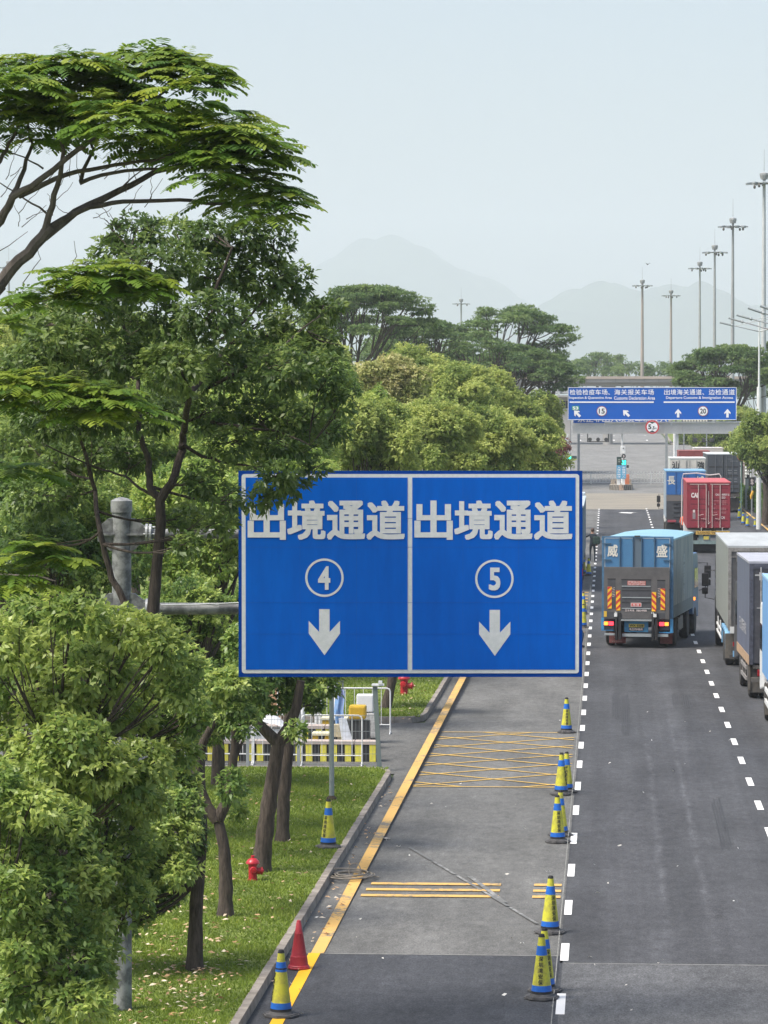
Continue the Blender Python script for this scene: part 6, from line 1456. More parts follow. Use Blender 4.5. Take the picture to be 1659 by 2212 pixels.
M_SIG = mat("signal_housing", (.03, .06, .055), .5); M_GRN = mat("green_signal_lit", (.0, .6, .45), .3, emit=(.02, 1, .62), estr=3.0)
mb = MB(); r1 = 5.3 * ki; zc = z_(R1(0, 303)[1]); mb.box(-r1, r1, 0, .3, zc - 5.9 * ki, zc + 5.9 * ki); q = mb.build("housing", M_SIG, t, bevel=.03)
mb = MB()
P = [(-.5, -.5), (.5, -.5), (.5, .5), (.22, .5), (.22, -.05), (-.3, .5), (-.5, .32), (0, -.22), (-.5, -.22)]
mb.add([(a * r1 * 1.5, -.01, zc + b2_ * r1 * 1.6) for a, b2_ in P], [(0, 1, 2, 3, 4, 7, 8), (4, 5, 6, 7)]); mb.build("lit_arrow", M_GRN, q)
mb = MB(); mb.cyl((0, .15, 0), (0, .15, zc), .06, None, 8); mb.build("pole", GREYP, t)
mb = MB(); a = 4.7 * ki; mb.box(r1 + .02, r1 + .02 + 5 * ki, 0, .3, z_(R1(0, 385)[1]), z_(R1(0, 345)[1])); mb.build("side_box", M_CBLK, t)
t = on_island("round_number_sign", "small dark round sign with a pale numeral 3, above the green lane signal", "road sign", R1(963, 0)[0], -.1)
zc = z_(R1(0, 213)[1]); mb = MB(); mb.cyl((0, 0, zc), (0, .05, zc), 4.9 * ki, None, 24); q = mb.build("sign_disc", mat("dark_disc", (.05, .055, .055), .5), t)
mb = MB(); text(mb, "3", -.06, .06, zc - .1, zc + .1, -.01, .03); mb.build("numeral", M_NOTW, q); mb = MB(); mb.cyl((0, .08, 0), (0, .08, zc), .04, None, 6); mb.build("pole", GREYP, t)
t = on_island("dark_green_display", "tall dark green display box left of the lane signal", "display", R1(898, 0)[0], .1)
mb = MB(); mb.box(-5.3 * ki, 5.3 * ki, 0, .25, z_(R1(0, 350)[1]), z_(R1(0, 222)[1])); q = mb.build("housing", M_SIG, t, bevel=.02)
mb = MB()
for yy in (262, 292): mb.box(-.10, .10, -.02, -.001, z_(R1(0, yy + 10)[1]), z_(R1(0, yy - 8)[1]))
mb.build("display", mat("dim_display", (.25, .28, .24), .5), q); mb = MB(); mb.cyl((0, .12, 0), (0, .12, z_(R1(0, 345)[1])), .06, None, 8); mb.build("pole", GREYP, t)
t = on_island("white_post_box", "white equipment cabinet on the tall white post above the island", "cabinet", R1(954, 0)[0], 3.0)
mb = MB(); mb.box(-5.2 * ki, 5.2 * ki, 0, .4, z_(R1(0, 180)[1]), z_(R1(0, 66)[1])); mb.build("cabinet", WHITEP, t, bevel=.02); mb = MB(); mb.cyl((0, .2, 0), (0, .2, z_(R1(0, 170)[1])), .09, None, 8); mb.build("pole", WHITEP, t)
mb = MB(); mb.cyl((.05, -.05, z_(R1(0, 100)[1])), (.05, -.001, z_(R1(0, 100)[1])), .06, None, 12); mb.build("meter", M_CBLK, t)
t = on_island("orange_barrier", "orange plastic barrier on the island, right of the light blue board", "barrier", R1(1008, 0)[0], 1.0)
mb = MB(); mb.prismx([(0, 0), (.4, 0), (.28, .95), (.12, .95)], -.27, .27); mb.build("body", mat("orange_plastic", (.65, .20, .09), .5, var=.12, scale=5), t, bevel=.04)
# left traffic light
t = empty("lane_signal", (ix(1229.5), YI + 2, zi), 0, "green lane signal half hidden in the tree at the left roadside", "traffic light")
r1 = 5.0 * ki; zc = iz(990); mb = MB(); mb.box(-r1, r1 * 3.2, 0, .3, zc - 4.5 * ki, zc + 4.5 * ki); q = mb.build("housing", M_SIG, t, bevel=.03); mb = MB(); mb.add([(a * r1 * 1.4, -.01, zc + b2_ * r1 * 1.5) for a, b2_ in P], [(0, 1, 2, 3, 4, 7, 8), (4, 5, 6, 7)]); mb.build("lit_arrow", M_GRN, q)
mb = MB(); mb.cyl((0, .15, 0), (0, .15, iz(972)), .07, None, 8); mb.build("pole", WHITEP, t); mb = MB(); mb.cyl((-.05, -.1, iz(974)), (-.05, .5, iz(974)), .26, .2, 12); mb.build("camera_dome", WHITEP, t, smooth=True)
# white railings across the far road
def fence(label, xa, xb, Y, h=1.05):
    Xa, Xb = W(xa, 1000, Y).x, W(xb, 1000, Y).x; t = empty("white_railing", (Xa, Y, zg(Y)), 0, label, "railing", "white railings across the far road"); L = Xb - Xa
    mb = MB(); mb.box(0, L, -.02, .03, h - .06, h); mb.box(0, L, -.02, .03, h * .52, h * .55); mb.box(0, L, -.02, .03, .12, .16); mb.build("rail", WHITEP, t)
    n = int(L / .30); mb = MB()
    for i in range(n + 1):
        x = L * i / n; mb.box(x - .014, x + .014, -.016, -.002, .12, h + .10); mb.add([(x - .05, -.03, h + .08), (x + .05, -.03, h + .08), (x, -.03, h + .2)], [(0, 1, 2)])
    mb.build("picket", WHITEP, t)
    mb = MB()
    for i in range(int(L / 2.2) + 1): mb.box(i * 2.2 - .04, i * 2.2 + .04, -.05, .05, 0, h + .02)
    mb.build("post", WHITEP, t)
fence("white picketed railing left of the traffic island", 1180, 1323, 333); fence("white picketed railing right of the traffic island", 1358, 1445, 333)
# lamp masts
M_MAST = mat("grey_mast_steel", (.36, .37, .36), .5, var=.1, scale=.6, metal=.2); M_MASTB = mat("rusty_beige_mast", (.40, .33, .29), .7, col2=(.30, .27, .25), scale=.25)
def mast(label, x, ytop, Y, m, r=.30, seed=0, light=6, name="high_mast_light"):
    X = W(x, 900, Y).x; zt = W(x, ytop, Y).z; zb = zg(Y); H = zt - zb; s = 1.0
    t = empty(name, (X, Y, zb), R(seed * 17), label, "mast light", "high mast lights")
    mb = MB(); mb.tube([(0, 0, -.2), (0, 0, H * .5), (0, 0, H - 1.2)], [r, r * .72, r * .45], 12); mb.build("mast", m, t, smooth=True)
    mb = MB(); rr = random.Random(seed); n = 10
    mb.lathe([(1.2, H - 1.75), (1.2, H - 1.68), (1.14, H - 1.68), (1.14, H - 1.75)], 20)
    for k in range(n):
        a = 6.28 * k / n; mb.tube([(0, 0, H - 1.7), (1.55 * math.cos(a), 1.55 * math.sin(a), H - 1.7 + rr.uniform(-.1, .1))], .05, 5)
    mb.lathe([(.36, H - 1.3), (.46, H - .9), (.46, H - .7), (.2, H - .6)], 14); mb.tube([(0, 0, H - .5), (0, 0, H + 1.8)], [.03, .012], 5); hd = mb.build("head_frame", M_MAST, t)
    for k in range(n):
        a = 6.28 * k / n; tilt = rr.uniform(-.1, .25); mb = MB(); c = (1.65 * math.cos(a), 1.65 * math.sin(a), H - 1.75)
        mb.box(-.26, .26, -.2, .2, -.07, .09); mb.xf(Matrix.Translation(c) @ Matrix.Rotation(a, 4, 'Z') @ Matrix.Rotation(tilt, 4, 'Y')); mb.build("floodlight", GREYP, hd)
        if k % 3 == 0: mb = MB(); mb.lathe([(.08, -.6), (.14, -.5), (.14, -.32), (.04, -.2)], 8, (1.3 * math.cos(a + .2), 1.3 * math.sin(a + .2), H - 1.6)); mb.build("hanging_lamp", M_RIM, hd)
    return t
mast("tallest mast light, cut by the right edge of the picture", 1649, 360, 350, mat("white_grey_mast", (.52, .54, .53), .5, var=.1, scale=.6), .34, 1)
mast("second tallest mast light, left of the one at the right edge", 1582, 460, 430, M_MAST, .31, 2)
mast("third mast light from the right edge", 1543, 520, 498, M_MAST, .31, 3); mast("fourth mast light from the right edge, thinnest of the row", 1511, 557, 552, M_MAST, .30, 4)
mast("beige mast light with a rust-toned shaft, rising from the overpass left of its twin", 1387, 597, 626, M_MASTB, .42, 5); mast("shorter rust-toned mast light right of its twin above the overpass", 1449, 620, 680, M_MASTB, .40, 6)
mast("distant mast light poking out between the two umbrella tree groups", 996, 639, 725, M_MAST, .34, 7); mast("faint mast light at the far left edge behind the bare limbs", 20, 556, 560, M_MAST, .30, 8)
def street_lamp(label, x, y, xr, yr, Y, r=.09):
    X = W(xr, 900, Y).x; zb = zg(Y); zr = W(xr, yr, Y).z - zb; tp = W(x, y, Y)
    t = empty("street_lamp", (X, Y, zb), 0, label, "street lamp", "double-armed street lamps at the right edge"); dx = tp.x - X; dz = tp.z - zb
    mb = MB(); mb.tube([(0, 0, 0), (0, 0, zr * .72)], [.17, .15], 10); mb.tube([(0, 0, zr * .72), (0, 0, zr + .7)], [.07, .05], 8); mb.build("pole", WHITEP, t, smooth=True)
    for s in (1, -1):
        mb = MB(); mb.tube([(0, 0, zr), (s * dx * .68, 0, zr + (dz - zr) * .68)], [.05, .035], 6); mb.tube([(0, 0, zr + .68), (s * dx * .62, 0, zr + (dz - zr) * .62)], .015, 4); ar = mb.build("arm", GALV, t)
        mb = MB(); a = Vector((s * dx * .66, 0, zr + (dz - zr) * .66)); b2_ = Vector((s * dx, 0, dz)); mb.tube([a, a.lerp(b2_, .1), a.lerp(b2_, .15), b2_], [.09, .10, .07, .06], 6); mb.build("lamp_head", GREYP, ar)
street_lamp("lowest-armed street lamp, its white pole standing just left of the tallest mast", 1554.7, 696.7, 1639.5, 716, 225)
street_lamp("street lamp second from the lowest arm, reaching in from the right", 1574, 687, 1668, 713, 203); street_lamp("street lamp third from the lowest arm, reaching in from the right", 1591, 680.5, 1690, 707, 185)
street_lamp("street lamp fourth from the lowest arm, its head level with the hill top", 1615.7, 665.5, 1722, 700, 168); street_lamp("uppermost street lamp arm at the right edge of the picture", 1642, 661, 1760, 700, 150)
# overpass and buildings
M_OVER = mat("overpass_concrete", (.38, .37, .35), .9, var=.10, scale=.2); M_OVERD = mat("overpass_joint_concrete", (.30, .29, .28), .9, var=.1, scale=.2); M_OVT = mat("tan_parapet", (.44, .37, .31), .9, var=.1, scale=.3)
YO = 470.0; ko = YO / F; XO = W(1360, 800, YO).x; zO = zg(YO)
t = empty("overpass", (XO, YO, zO), 0, "long grey concrete overpass crossing behind the gantry sign", "overpass")
oz = lambda y: W(1360, y, YO).z - zO
mb = MB(); mb.box(-22, 60, 0, 9, oz(826), oz(817)); mb.box(-22, 60, .8, 8.2, oz(833), oz(826)); mb.build("deck", M_OVER, t)
mb = MB(); mb.box(-22, 60, -.25, -.0005, oz(818.5), oz(813)); mb.build("parapet", M_OVT, t)
mb = MB()
for x in range(-20, 60, 2): mb.box(x, x + .08, -.06, -.001, oz(826), oz(818.6))
mb.build("panel_joint", M_OVERD, t)  # darker concrete tone for the joints between panels
for x in (-16, -3, 10, 24, 38, 52):
    mb = MB(); mb.cyl((x, 2.5, -.3), (x, 2.5, oz(833)), .7, None, 14); mb.box(x - .9, x + .9, 1.5, 7.5, oz(838), oz(833.05)); mb.build("pier", M_OVER, t)
Y3 = 360.0; X3 = W(1205, 870, Y3).x; z3 = zg(Y3); bz3 = lambda y: W(1205, y, Y3).z - z3; bx3 = lambda x: W(x, 870, Y3).x - X3
t = empty("checkpoint_building", (X3, Y3, z3), 0, "low pale checkpoint building glimpsed between the trees and the gantry sign's left end", "building")
mb = MB(); mb.box(bx3(1120), bx3(1232), 0, 8, 0, bz3(858)); w_ = mb.build("wall", mat("pale_wall", (.48, .46, .43), .85, var=.06, scale=.6), t)
mb = MB(); mb.box(bx3(1116), bx3(1238), -.8, 8.8, bz3(858), bz3(854)); mb.build("roof", M_OVER, t)
mb = MB(); mb.box(bx3(1130), bx3(1234), .5, 7, bz3(850), bz3(838)); mb.box(bx3(1204), bx3(1210), .2, .5, bz3(888), bz3(838)); mb.build("upper_storey", mat("grey_white_panel", (.40, .42, .43), .7, var=.1, scale=1), t)
for x in (1140, 1155, 1170, 1185, 1212, 1222):
    mb = MB(); mb.box(bx3(x), bx3(x + 9), -.03, -.001, bz3(882), bz3(866)); q = mb.build("window", GLASS, w_)
# right-hand verge: hedges, booth, signs
def hedge(label, x0_, x1_, ya, yb, ztop, seed):
    """a clipped hedge between X limits and Y limits"""
    t = empty("clipped_hedge", ((x0_ + x1_) / 2, (ya + yb) / 2, zg(ya)), 0, label, "hedge", "clipped hedges along the right kerb"); r = np.random.default_rng(seed)
    mb = MB(); c = t.location; mb.box(x0_ - c.x + .1, x1_ - c.x - .1, ya - c.y + .1, yb - c.y - .1, 0, ztop - .12); mb.build("stems", mat("hedge_core", (.02, .035, .012), .95), t)
    n = int(((x1_ - x0_) * ztop * 2 + (x1_ - x0_) * (yb - ya) + 2 * (yb - ya) * ztop) * 60)
    f = r.integers(0, 4, n); u = r.random((n, 3)); Pp = np.stack([x0_ + u[:, 0] * (x1_ - x0_), ya + u[:, 1] * (yb - ya), u[:, 2] * ztop], 1); A = np.zeros((n, 3))
    for k, (ax, val, nrm_) in enumerate(((2, ztop, (0, 0, 1)), (1, ya, (0, -1, .3)), (0, x0_, (-1, 0, .3)), (2, ztop, (0, 0, 1)))): Pp[f == k, ax] = val; A[f == k] = nrm_
    V, Q, T = sprays(Pp, norm(A + r.normal(0, .3, (n, 3))), 3, .14, .08, r, .1, .45 + r.normal(0, .12, n)); V = V - np.array([c.x, c.y, 0]); npmesh("foliage", V, Q, T, L_HEDGE, t)
hedge("near clipped hedge at the right edge, sunlit on top", 11.5, 14.2, 206, 226, 1.05, 1); hedge("middle clipped hedge along the right kerb", 11.2, 14.0, 231, 256, 1.6, 2); hedge("far low hedge beyond the parked shapes at the right kerb", 10.9, 13.2, 262, 285, 1.5, 3)
YH = 252.0; zh = zg(YH); kh = YH / F
def at_(x, y, Y): q = W(x, y, Y); return q.x, q.z - zg(Y)
X_, z1 = at_(1601.7, 985.8, YH); t = empty("no_entry_sign", (X_, YH, zh), 0, "round red-rimmed prohibition sign on a green post beside the dark grey container", "road sign")
mb = MB(); mb.cyl((0, 0, z1), (0, .05, z1), 9.3 * kh, None, 28); q = mb.build("sign_disc", M_RED, t); mb = MB(); disc(mb, 0, z1, 7.4 * kh, -.01, 28); mb.build("sign_face", M_FWHITE, q)
mb = MB(); mb.add([(-.16, -.02, z1 + .1), (-.02, -.02, z1 - .03), (.14, -.02, z1 + .1), (.18, -.02, z1 + .03), (.04, -.02, z1 - .12), (-.1, -.02, z1 - .12), (-.18, -.02, z1 + .02)], [(0, 6, 5, 4, 1), (1, 4, 3, 2)]); mb.build("symbol", M_NUM, q)
mb = MB(); mb.cyl((0, .1, 0), (0, .1, z1 + .2), .05, None, 8); mb.build("post", mat("green_post", (.12, .20, .17), .6), t)
YL = 262.0; X_, z1 = at_(1613.6, 1034, YL); _, z2 = at_(1613.6, 1006, YL); kl = YL / F
t = empty("black_led_board", (X_, YL, zg(YL)), 0, "black upright board of glowing white characters by the right kerb", "message board"); mb = MB(); mb.box(-5.3 * kl, 5.3 * kl, 0, .15, z1, z2); q = mb.build("board", M_CBLK, t)
M_LEDW = mat("white_display_characters", (.8, .8, .75), .5, emit=(1, .98, .9), estr=.5)
mb = MB()
for cx, s in ((-2.6 * kl, "车辆慢行"), (2.6 * kl, "行人礼让")):
    for i, ch in enumerate(s[: 4 if cx < 0 else 3]): zz = z2 - .03 - i * (z2 - z1) / 4.2; text(mb, ch, cx - 2 * kl, cx + 2 * kl, zz - (z2 - z1) / 5.2, zz, -.01, .02)
mb.build("lettering", M_LEDW, q); mb = MB(); mb.box(-.12, .12, .02, .12, 0, z1); mb.build("post", GREYP, t)
X_, z1 = at_(1624, 1050, 246); _, z2 = at_(1624, 1031, 246); t = empty("dark_car_board", (X_, 246, zg(246)), 0, "small dark board with one pale character, right of the black character board", "road sign"); kk = 246 / F
mb = MB(); mb.box(-6.5 * kk, 6.5 * kk, 0, .1, z1, z2); q = mb.build("board", M_CBLK, t); mb = MB(); text(mb, "车", -2.8 * kk, 4 * kk, z1 + 1.5 * kk, z2 - 3 * kk, -.01, .02); mb.build("lettering", M_NOTW, q); mb = MB(); mb.box(-.05, .05, .02, .08, 0, z1); mb.build("post", GREYP, t)
X_, z1 = at_(1624, 1052, 238); t = empty("yellow_leaning_marker", (X_, 238, zg(238)), 0, "yellow-orange marker leaning on top of the clipped hedge", "marker"); mb = MB(); mb.tube([(-.05, 0, 1.58), (-.04, 0, 1.8), (.10, 0, 2.15)], [.05, .10, .09], 8); mb.build("marker_body", mat("orange_yellow_marker", (.75, .42, .04), .5), t, smooth=True)
YK = 275.0; kk = YK / F; X_, z1 = at_(1616, 1008, YK); t = empty("guard_booth", (X_, YK, zg(YK)), 0, "small guard booth with a pinkish sign band under the right-hand trees", "booth")
mb = MB(); mb.box(-8 * kk, 10 * kk, 0, 2.4, z1, z1 + 15 * kk); q = mb.build("sign_band", mat("pinkish_sign_band", (.45, .36, .36), .7, var=.15, scale=4), t)
mb = MB(); mb.box(-7 * kk, 9 * kk, .3, 2.2, 0, z1); mb.build("wall", mat("booth_wall", (.42, .40, .38), .7, var=.15, scale=2), t); mb = MB(); mb.box(4.5 * kk, 6.8 * kk, -.1, .1, 0, z1); mb.build("pillar", WHITEP, t); mb = MB(); mb.box(-5 * kk, 3 * kk, .27, .299, .9, z1 - .3); mb.build("window", GLASS, t)
for (x, ya, yb, lab) in ((1638, 1053, 1012, "white painted post under the right-hand tree"),): 
    X_, z1 = at_(x, yb, 250); t = empty("white_post", (X_, 250, zg(250)), 0, lab, "post"); mb = MB(); mb.cyl((0, 0, 0), (0, 0, z1), .075, .07, 10); mb.build("shaft", WHITE, t, smooth=True); mb = MB(); mb.lathe([(.11, z1), (.11, z1 + .05), (.02, z1 + .12)], 10); mb.build("cap", WHITE, t)
mb = MB(); X_, z1 = at_(1652, 1010, 232); t = empty("thick_roadside_tree", (X_ + .1, 232, zg(232)), 0, "thick dark trunk of the roadside tree beside the white post, at the right edge", "tree")
mb.tube([(0, 0, -.1), (.05, 0, 2), (-.05, 0, 3.6)], [.34, .26, .24], 10); mb.build("trunk", BARK, t, smooth=True)
q = W(1655, 960, 232); V, Q, T = crown([((q.x + .5, 232, q.z), (2.2, 2.2, 1.4)), ((q.x + 1.5, 232, q.z + 1), (2, 2, 1.3)), ((q.x - .6, 233, q.z + .8), (1.6, 1.6, 1))], 16, .22, .12, 6, 77, .3, .5); npmesh("crown", V - np.array([X_ + .1, 232, zg(232)]), Q, T, L_MIDFAR, t)
# bird
X_ = W(1399, 571, 300); t = empty("bird", tuple(X_), R(30), "tiny dark bird in the sky above the left rust-toned mast", "bird"); 
mb = MB(); mb.lathe([(.01, -.16), (.05, -.08), (.055, 0), (.03, .09), (.012, .15)], 8); mb.xf(Matrix.Rotation(math.pi / 2, 4, 'X')); b0 = mb.build("body", M_CBLK, t, smooth=True)
for s in (-1, 1): mb = MB(); mb.add([(0, -.06, .02), (s * .18, -.04, .12), (s * .34, .04, .06), (s * .16, .06, .10), (0, .07, .02)], [(0, 1, 2, 3, 4)]); mb.build("wing", M_CBLK, b0)

# ------------------------------------------------------------------ side entrance: railings, fence, barriers
def C3(x, y): return (493.7 + .2182 * x, 1470.2 + .2182 * y)
def crowd(label, xa, xb, Y, h=1.12):
    Xa, Xb = W(xa, 1500, Y).x, W(xb, 1500, Y).x; t = empty("crowd_barrier", (Xa, Y, 0), 0, label, "crowd barrier", "white tubular crowd barriers at the side entrance"); L = Xb - Xa; r = .08
    mb = MB(); mb.tube([(0, 0, 0), (0, 0, h - r), (r * .3, 0, h - r * .3), (r, 0, h), (L - r, 0, h), (L - r * .3, 0, h - r * .3), (L, 0, h - r), (L, 0, 0)], .019, 8); mb.tube([(0, 0, .22), (L, 0, .22)], .014, 6)
    for x in (0, L): mb.tube([(x, -.25, 0), (x, 0, .07), (x, .25, 0)], .015, 6)
    mb.build("tube_frame", WHITEP, t, smooth=True)
    mb = MB(); n = max(2, int(L / .20))
    for i in range(1, n): mb.cyl((L * i / n, 0, .22), (L * i / n, 0, h - .01), .0085, None, 6)
    mb.build("bar", WHITEP, t)
crowd("far crowd barrier in front of the second lawn, at the kerb's corner", 727, 843, 83.0); crowd("far crowd barrier left of the one at the kerb's corner", 600, 724, 83.2)
crowd("near crowd barrier right of the slim grey pole", 652, 782, 75.4); crowd("near crowd barrier behind the Y shaped tree", 548, 645, 75.5); crowd("near crowd barrier partly hidden at the left, behind the knotty trunk", 400, 545, 75.6)
YFn = 74.3
def fpost(parent, x, h, r=.035, m=None, lean=0): mb = MB(); mb.box(-r, r, -r, r, 0, h); mb.xf(Matrix.Translation((x, 0, 0)) @ Matrix.Rotation(lean, 4, 'Y')); mb.build("post", m or GREYP, parent)
Xa = W(330, 1600, YFn).x; Xb = W(820, 1600, YFn).x
t = empty("wire_mesh_fence", (Xa, YFn, .02), 0, "grey-green wire mesh fence along the back of the near lawn", "fence"); L = Xb - Xa
mb = MB(); n = int(L / .075)
for i in range(n): mb.box(L * i / n - .0022, L * i / n + .0022, -.002, .002, .1, 1.22)
for z in (.12, .35, .6, .85, 1.1, 1.2): mb.box(0, L, .0025, .0065, z - .004, z + .004)
mb.build("mesh_panel", mat("pale_wire", (.30, .33, .33), .5), t)
for x in (535, 645): fpost(t, W(x, 1600, YFn).x - Xa, 1.42)
fpost(t, L, 1.86, .05, mat("slate_green_post", (.16, .20, .20), .5), -.055)
mb = MB(); mb.box(L - .17, L + .10, -.1, .1, 1.86, 1.90); mb.box(L - .02, L + .06, -.12, .02, 1.90, 1.97); mb.build("post_cap_box", WHITE, t)
# slim grey pole on the lawn
p = G(716.5, 1728, .13); kp = p.y / F
t = empty("slim_grey_pole", (p.x, p.y, .13), 0, "slim grey pole with a soil collar rising from the lawn into the sign's underside", "pole"); q = W(714, 1480, p.y)
mb = MB(); mb.tube([(0, 0, -.05), (0, 0, 2.5), (-.02, 0, 4.4)], [.052, .046, .042], 12); mb.build("shaft", mat("grey_green_pole_paint", (.30, .34, .34), .5, var=.1, scale=4), t, smooth=True); mb = MB(); mb.lathe([(.16, -.02), (.10, .05), (.055, .09)], 12); mb.build("soil_collar", mat("dark_soil", (.06, .045, .03), .95), t)
# lattice post and white post behind
for (x, Y, r, m, lab, nm, cat) in ((733, 82.0, .085, None, "dark lattice post standing at the far side of the entrance", "lattice_post", "post"), (725, 80.5, .055, WHITE, "white post left of the dark lattice post", "white_post", "post"), (654, 78.0, .05, WHITE, "white post with a pale cap behind the near crowd barrier", "white_post", "post"),
                         (683.5, 81.0, .045, WHITE, "left of the two thin white boom posts behind the yellow cabinet", "boom_post", "post"), (691.5, 81.0, .045, WHITE, "right of the two thin white boom posts behind the yellow cabinet", "boom_post", "post")):
    X_ = W(x, 1500, Y).x; t = empty(nm, (X_, Y, 0), 0, lab, cat); h = 3.0 if x > 700 else 1.45 if x < 660 else 1.9
    if nm == "lattice_post":
        mb = MB()
        for sx_ in (-1, 1):
            for sy_ in (-1, 1): mb.box(sx_ * r - .012, sx_ * r + .012, sy_ * r - .012, sy_ * r + .012, 0, h)
        for i in range(22): mb.box(-r, r, -r - .012, -r + .0, i * h / 22, i * h / 22 + .02); mb.tube([(-r, -r, i * h / 22), (r, -r, (i + 1) * h / 22)], .006, 4)
        mb.build("lattice", mat("dark_galvanised", (.16, .18, .19), .5), t)
    else:
        mb = MB(); mb.cyl((0, 0, 0), (0, 0, h), r, r * .9, 10); mb.build("shaft", m, t, smooth=True); mb = MB(); mb.lathe([(r * 1.6, h - .02), (r * 1.6, h + .05), (r * .4, h + .12)], 10); mb.build("cap", m, t)
# tan pillar
X_ = W(594, 1550, 84).x; t = empty("tan_pillar", (X_, 84, 0), 0, "tan brick-coloured pillar standing behind the Y shaped tree", "pillar"); mb = MB(); mb.box(-.17, .17, 0, .4, 0, 1.75); mb.build("shaft", mat("tan_tiles", (.50, .29, .17), .8, var=.1, scale=6), t, bevel=.01); mb = MB(); mb.box(-.21, .21, -.04, .44, 1.75, 1.85); mb.build("cap", WHITE, t)
# striped barrier blocks, one object per block
M_BY = mat("barrier_yellow", (.72, .66, .08), .6, var=.12, scale=6); M_BK = mat("barrier_black", (.02, .022, .024), .7); M_PK = mat("pinkish_concrete", (.48, .41, .37), .9, var=.1, scale=4)
def block(x, Y, w_, h, i, row):
    t = empty("striped_barrier", (x, Y, 0), 0, None, None); mb = MB(); mb.box(-w_ / 2, w_ / 2, 0, .45, h - .07, h); mb.build("top_slab", M_PK, t)
    mb = MB(); mb.box(-w_ / 2 + .01, w_ / 2 - .01, .02, .43, 0, h - .0705); c = mb.build("concrete_body", M_BK, t); mb = MB(); mb.box(-w_ / 2 + .01, -w_ / 2 + .16, .012, .0195, 0, h - .075); mb.box(w_ / 2 - .20, w_ / 2 - .06, .012, .0195, 0, h - .075); mb.build("yellow_stripe", M_BY, c)
    return tag(t, "yellow and black striped concrete block, %s in the %s row of blocks" % (["leftmost", "second from left", "third from left", "fourth from left", "fifth from left", "sixth from left", "seventh from left", "eighth from left"][i], row), "barrier", "striped concrete blocks, %s row" % row)
xb0 = W(420, 1650, 76.2).x
for i in range(8): block(xb0 + i * .56, 76.2, .54, .46, i, "front")
xb0 = W(420, 1620, 79.0).x
for i in range(7): block(xb0 + i * .56, 79.0, .54, .55, i, "rear")
# white covered heap
X_ = W(535, 1630, 77.6).x; t = empty("white_covered_heap", (X_, 77.6, 0), 0, "white sheet-covered heap behind the wire fence, left of the Y shaped tree", "covered goods"); mb = MB()
rr = random.Random(3); pts = []
for j in range(7):
    for i in range(15): u = i / 14 * 2 - 1; v = j / 6 * 2 - 1; pts.append((u * .95, v * .35, .62 + .42 * (1 - abs(u) ** 3) * (1 - v * v * .6) + rr.uniform(-.03, .03)))
mb.add(pts, [(j * 15 + i, j * 15 + i + 1, j * 15 + i + 16, j * 15 + i + 15) for j in range(6) for i in range(14)]); mb.build("sheet", mat("white_sheet", (.72, .73, .75), .7), t, smooth=True); mb = MB(); mb.box(-.85, .85, -.28, .28, 0, .62); mb.build("goods", WHITE, t)
mb = MB(); mb.lathe([(.26, 1.02), (.24, 1.08), (.08, 1.12)], 14, (.1, 0, 0)); mb.build("orange_lid", mat("orange_lid", (.8, .45, .12), .5), t, smooth=True)
# yellow cabinets
M_YC = mat("ochre_yellow_cabinet", (.60, .38, .03), .5, var=.12, scale=4); M_CREAM = mat("cream_top", (.72, .68, .48), .6)
def cabinet(nm, label, xa, xb, ya, yb, Y, diag=True, d=.6):
    X0_, X1_ = W(xa, 1600, Y).x, W(xb, 1600, Y).x; z1 = W(xa, ya, Y).z; z0 = max(0, W(xa, yb, Y).z); c = (X0_ + X1_) / 2; hw_ = (X1_ - X0_) / 2
    t = empty(nm, (c, Y, 0), 0, label, "cabinet"); mb = MB(); mb.box(-hw_, hw_, 0, d, z0, z1 - .05); q = mb.build("housing", M_YC, t, bevel=.012); mb = MB(); mb.box(-hw_ - .02, hw_ + .02, -.02, d + .02, z1 - .0495, z1); mb.build("top", M_CREAM, t)
    if diag: mb = MB(); mb.add([(-.05, -.006, z1 - .05), (hw_ * .5, -.006, z1 - .05), (-hw_ * .0, -.006, z0), (-hw_ * .6, -.006, z0)], [(0, 3, 2, 1)]); mb.build("black_stripe", M_BK, q)
    if z0 > .05: mb = MB(); mb.box(-hw_ * .9, -hw_ * .5, .05, d - .05, 0, z0); mb.box(hw_ * .2, hw_ * .8, .05, d - .05, 0, z0); mb.build("leg", M_BK, t)
    return t
cabinet("yellow_gate_cabinet", "front yellow gate cabinet with a black diagonal stripe, behind the slim grey pole", 675, 711, 1584, 1640, 77.0)
cabinet("yellow_gate_cabinet", "larger yellow gate cabinet with a cream top, behind the front one", 694, 748, 1551, 1600, 80.0)
cabinet("small_yellow_box", "small low yellow box right at the slim grey pole", 698, 722, 1617, 1638, 76.4, False, .3)
t = empty("pale_card_reader", (W(731, 1600, 76.6).x, 76.6, 0), 0, "pale speckled card reader box on a stand, right of the slim grey pole", "card reader"); mb = MB(); mb.box(-.12, .12, 0, .25, .52, .80); mb.build("box", mat("speckled_beige", (.52, .47, .33), .7, col2=(.36, .32, .2), scale=20), t, bevel=.01); mb = MB(); mb.box(-.03, .05, .1, .16, 0, .52); mb.build("stand", M_CREAM, t)
X_ = W(733, 1570, 78.5).x; t = empty("hanging_jacket", (X_, 78.5, 0), 0, "light blue and violet jacket hung on the yellow cabinet's corner", "jacket"); mb = MB()
pts = []
for j in range(9):
    for i in range(6): pts.append((-.11 + i * .045 + .015 * math.sin(j), -.03 + .035 * math.sin(i * 1.9 + j * .4), 1.45 - j * .105))
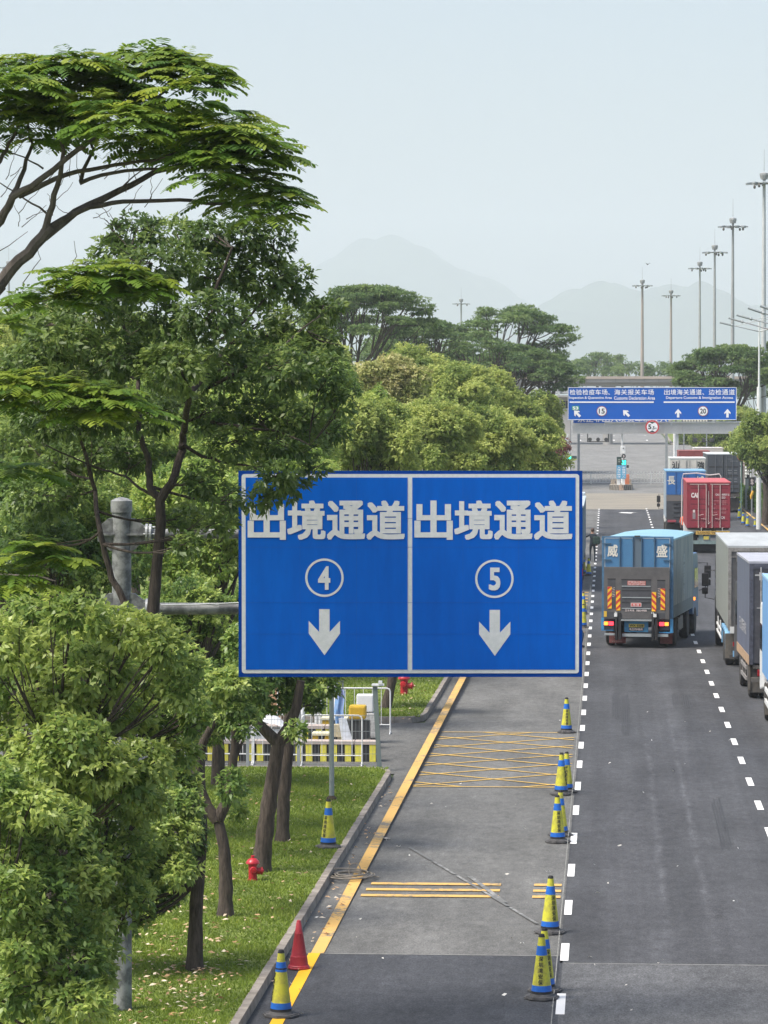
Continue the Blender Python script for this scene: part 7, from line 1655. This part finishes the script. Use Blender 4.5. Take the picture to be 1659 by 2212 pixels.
mb.add(pts, [(j * 6 + i, j * 6 + i + 1, j * 6 + i + 7, j * 6 + i + 6) for j in range(8) for i in range(5)]); mb.add([(v[0], v[1] + .05, v[2]) for v in pts], [(j * 6 + i + 6, j * 6 + i + 7, j * 6 + i + 1, j * 6 + i) for j in range(8) for i in range(5)]); mb.build("cloth", mat("light_blue_cloth", (.16, .38, .68), .8, col2=(.30, .32, .50), scale=5), t, smooth=True)
t = empty("leaning_notice_panel", (W(750, 1610, 76.6).x, 76.6, 0), 0, "pale grey notice panel leaning behind the near crowd barrier", "notice board"); mb = MB(); mb.add([(-.20, 0, .95), (-.02, 0, .95), (.22, -.1, .12), (-.06, -.1, .08), (-.20, .02, .95), (-.02, .02, .95), (.22, -.08, .12), (-.06, -.08, .08)], [(0, 3, 2, 1), (4, 5, 6, 7), (0, 1, 5, 4), (2, 3, 7, 6), (1, 2, 6, 5), (3, 0, 4, 7)]); mb.build("panel", mat("grey_blue_panel", (.50, .54, .60), .6, var=.2, scale=8), t)
t = empty("wheeled_machine", (W(771, 1590, 79).x, 79, 0), 0, "black wheeled machine with a yellow hood beside the entrance road", "machine"); mb = MB(); mb.prismx([(0, .1), (.6, .1), (.55, .65), (.1, .7)], -.28, .28); mb.build("frame", M_BK, t, bevel=.03)
mb = MB(); mb.box(-.20, .20, .05, .5, .70, 1.02); mb.build("hood", M_YC, t, bevel=.05)
for s in (-1, 1): wheel(t, s * .26, .15, .16, .09)
t = empty("white_appliance", (W(793, 1580, 80.5).x, 80.5, 0), 0, "white appliance with a stained lower half, rightmost of the entrance clutter", "appliance"); mb = MB(); mb.box(-.24, .22, 0, .45, .12, .72); mb.build("lower_case", mat("stained_white", (.62, .62, .60), .6, col2=(.30, .30, .30), scale=10), t, bevel=.03); mb = MB(); mb.box(-.26, .14, .02, .42, .74, 1.16); mb.build("upper_case", WHITE, t, bevel=.03); mb = MB(); mb.box(-.2, .2, .05, .4, 0, .12); mb.build("foot", M_BK, t)
# ------------------------------------------------------------------ haze
mh = bpy.data.materials.new("haze_air"); mh.use_nodes = True; n = mh.node_tree.nodes; n.remove(n["Principled BSDF"])
pv = n.new("ShaderNodeVolumePrincipled"); pv.inputs["Color"].default_value = (.87, .945, 1, 1); pv.inputs["Density"].default_value = .00018; pv.inputs["Anisotropy"].default_value = .0
mh.node_tree.links.new(pv.outputs[0], n["Material Output"].inputs["Volume"])
mb = MB(); mb.box(-5400, 5400, -150, 13000, -2, 760); o = mb.build("haze", mh); o["kind"] = "stuff"
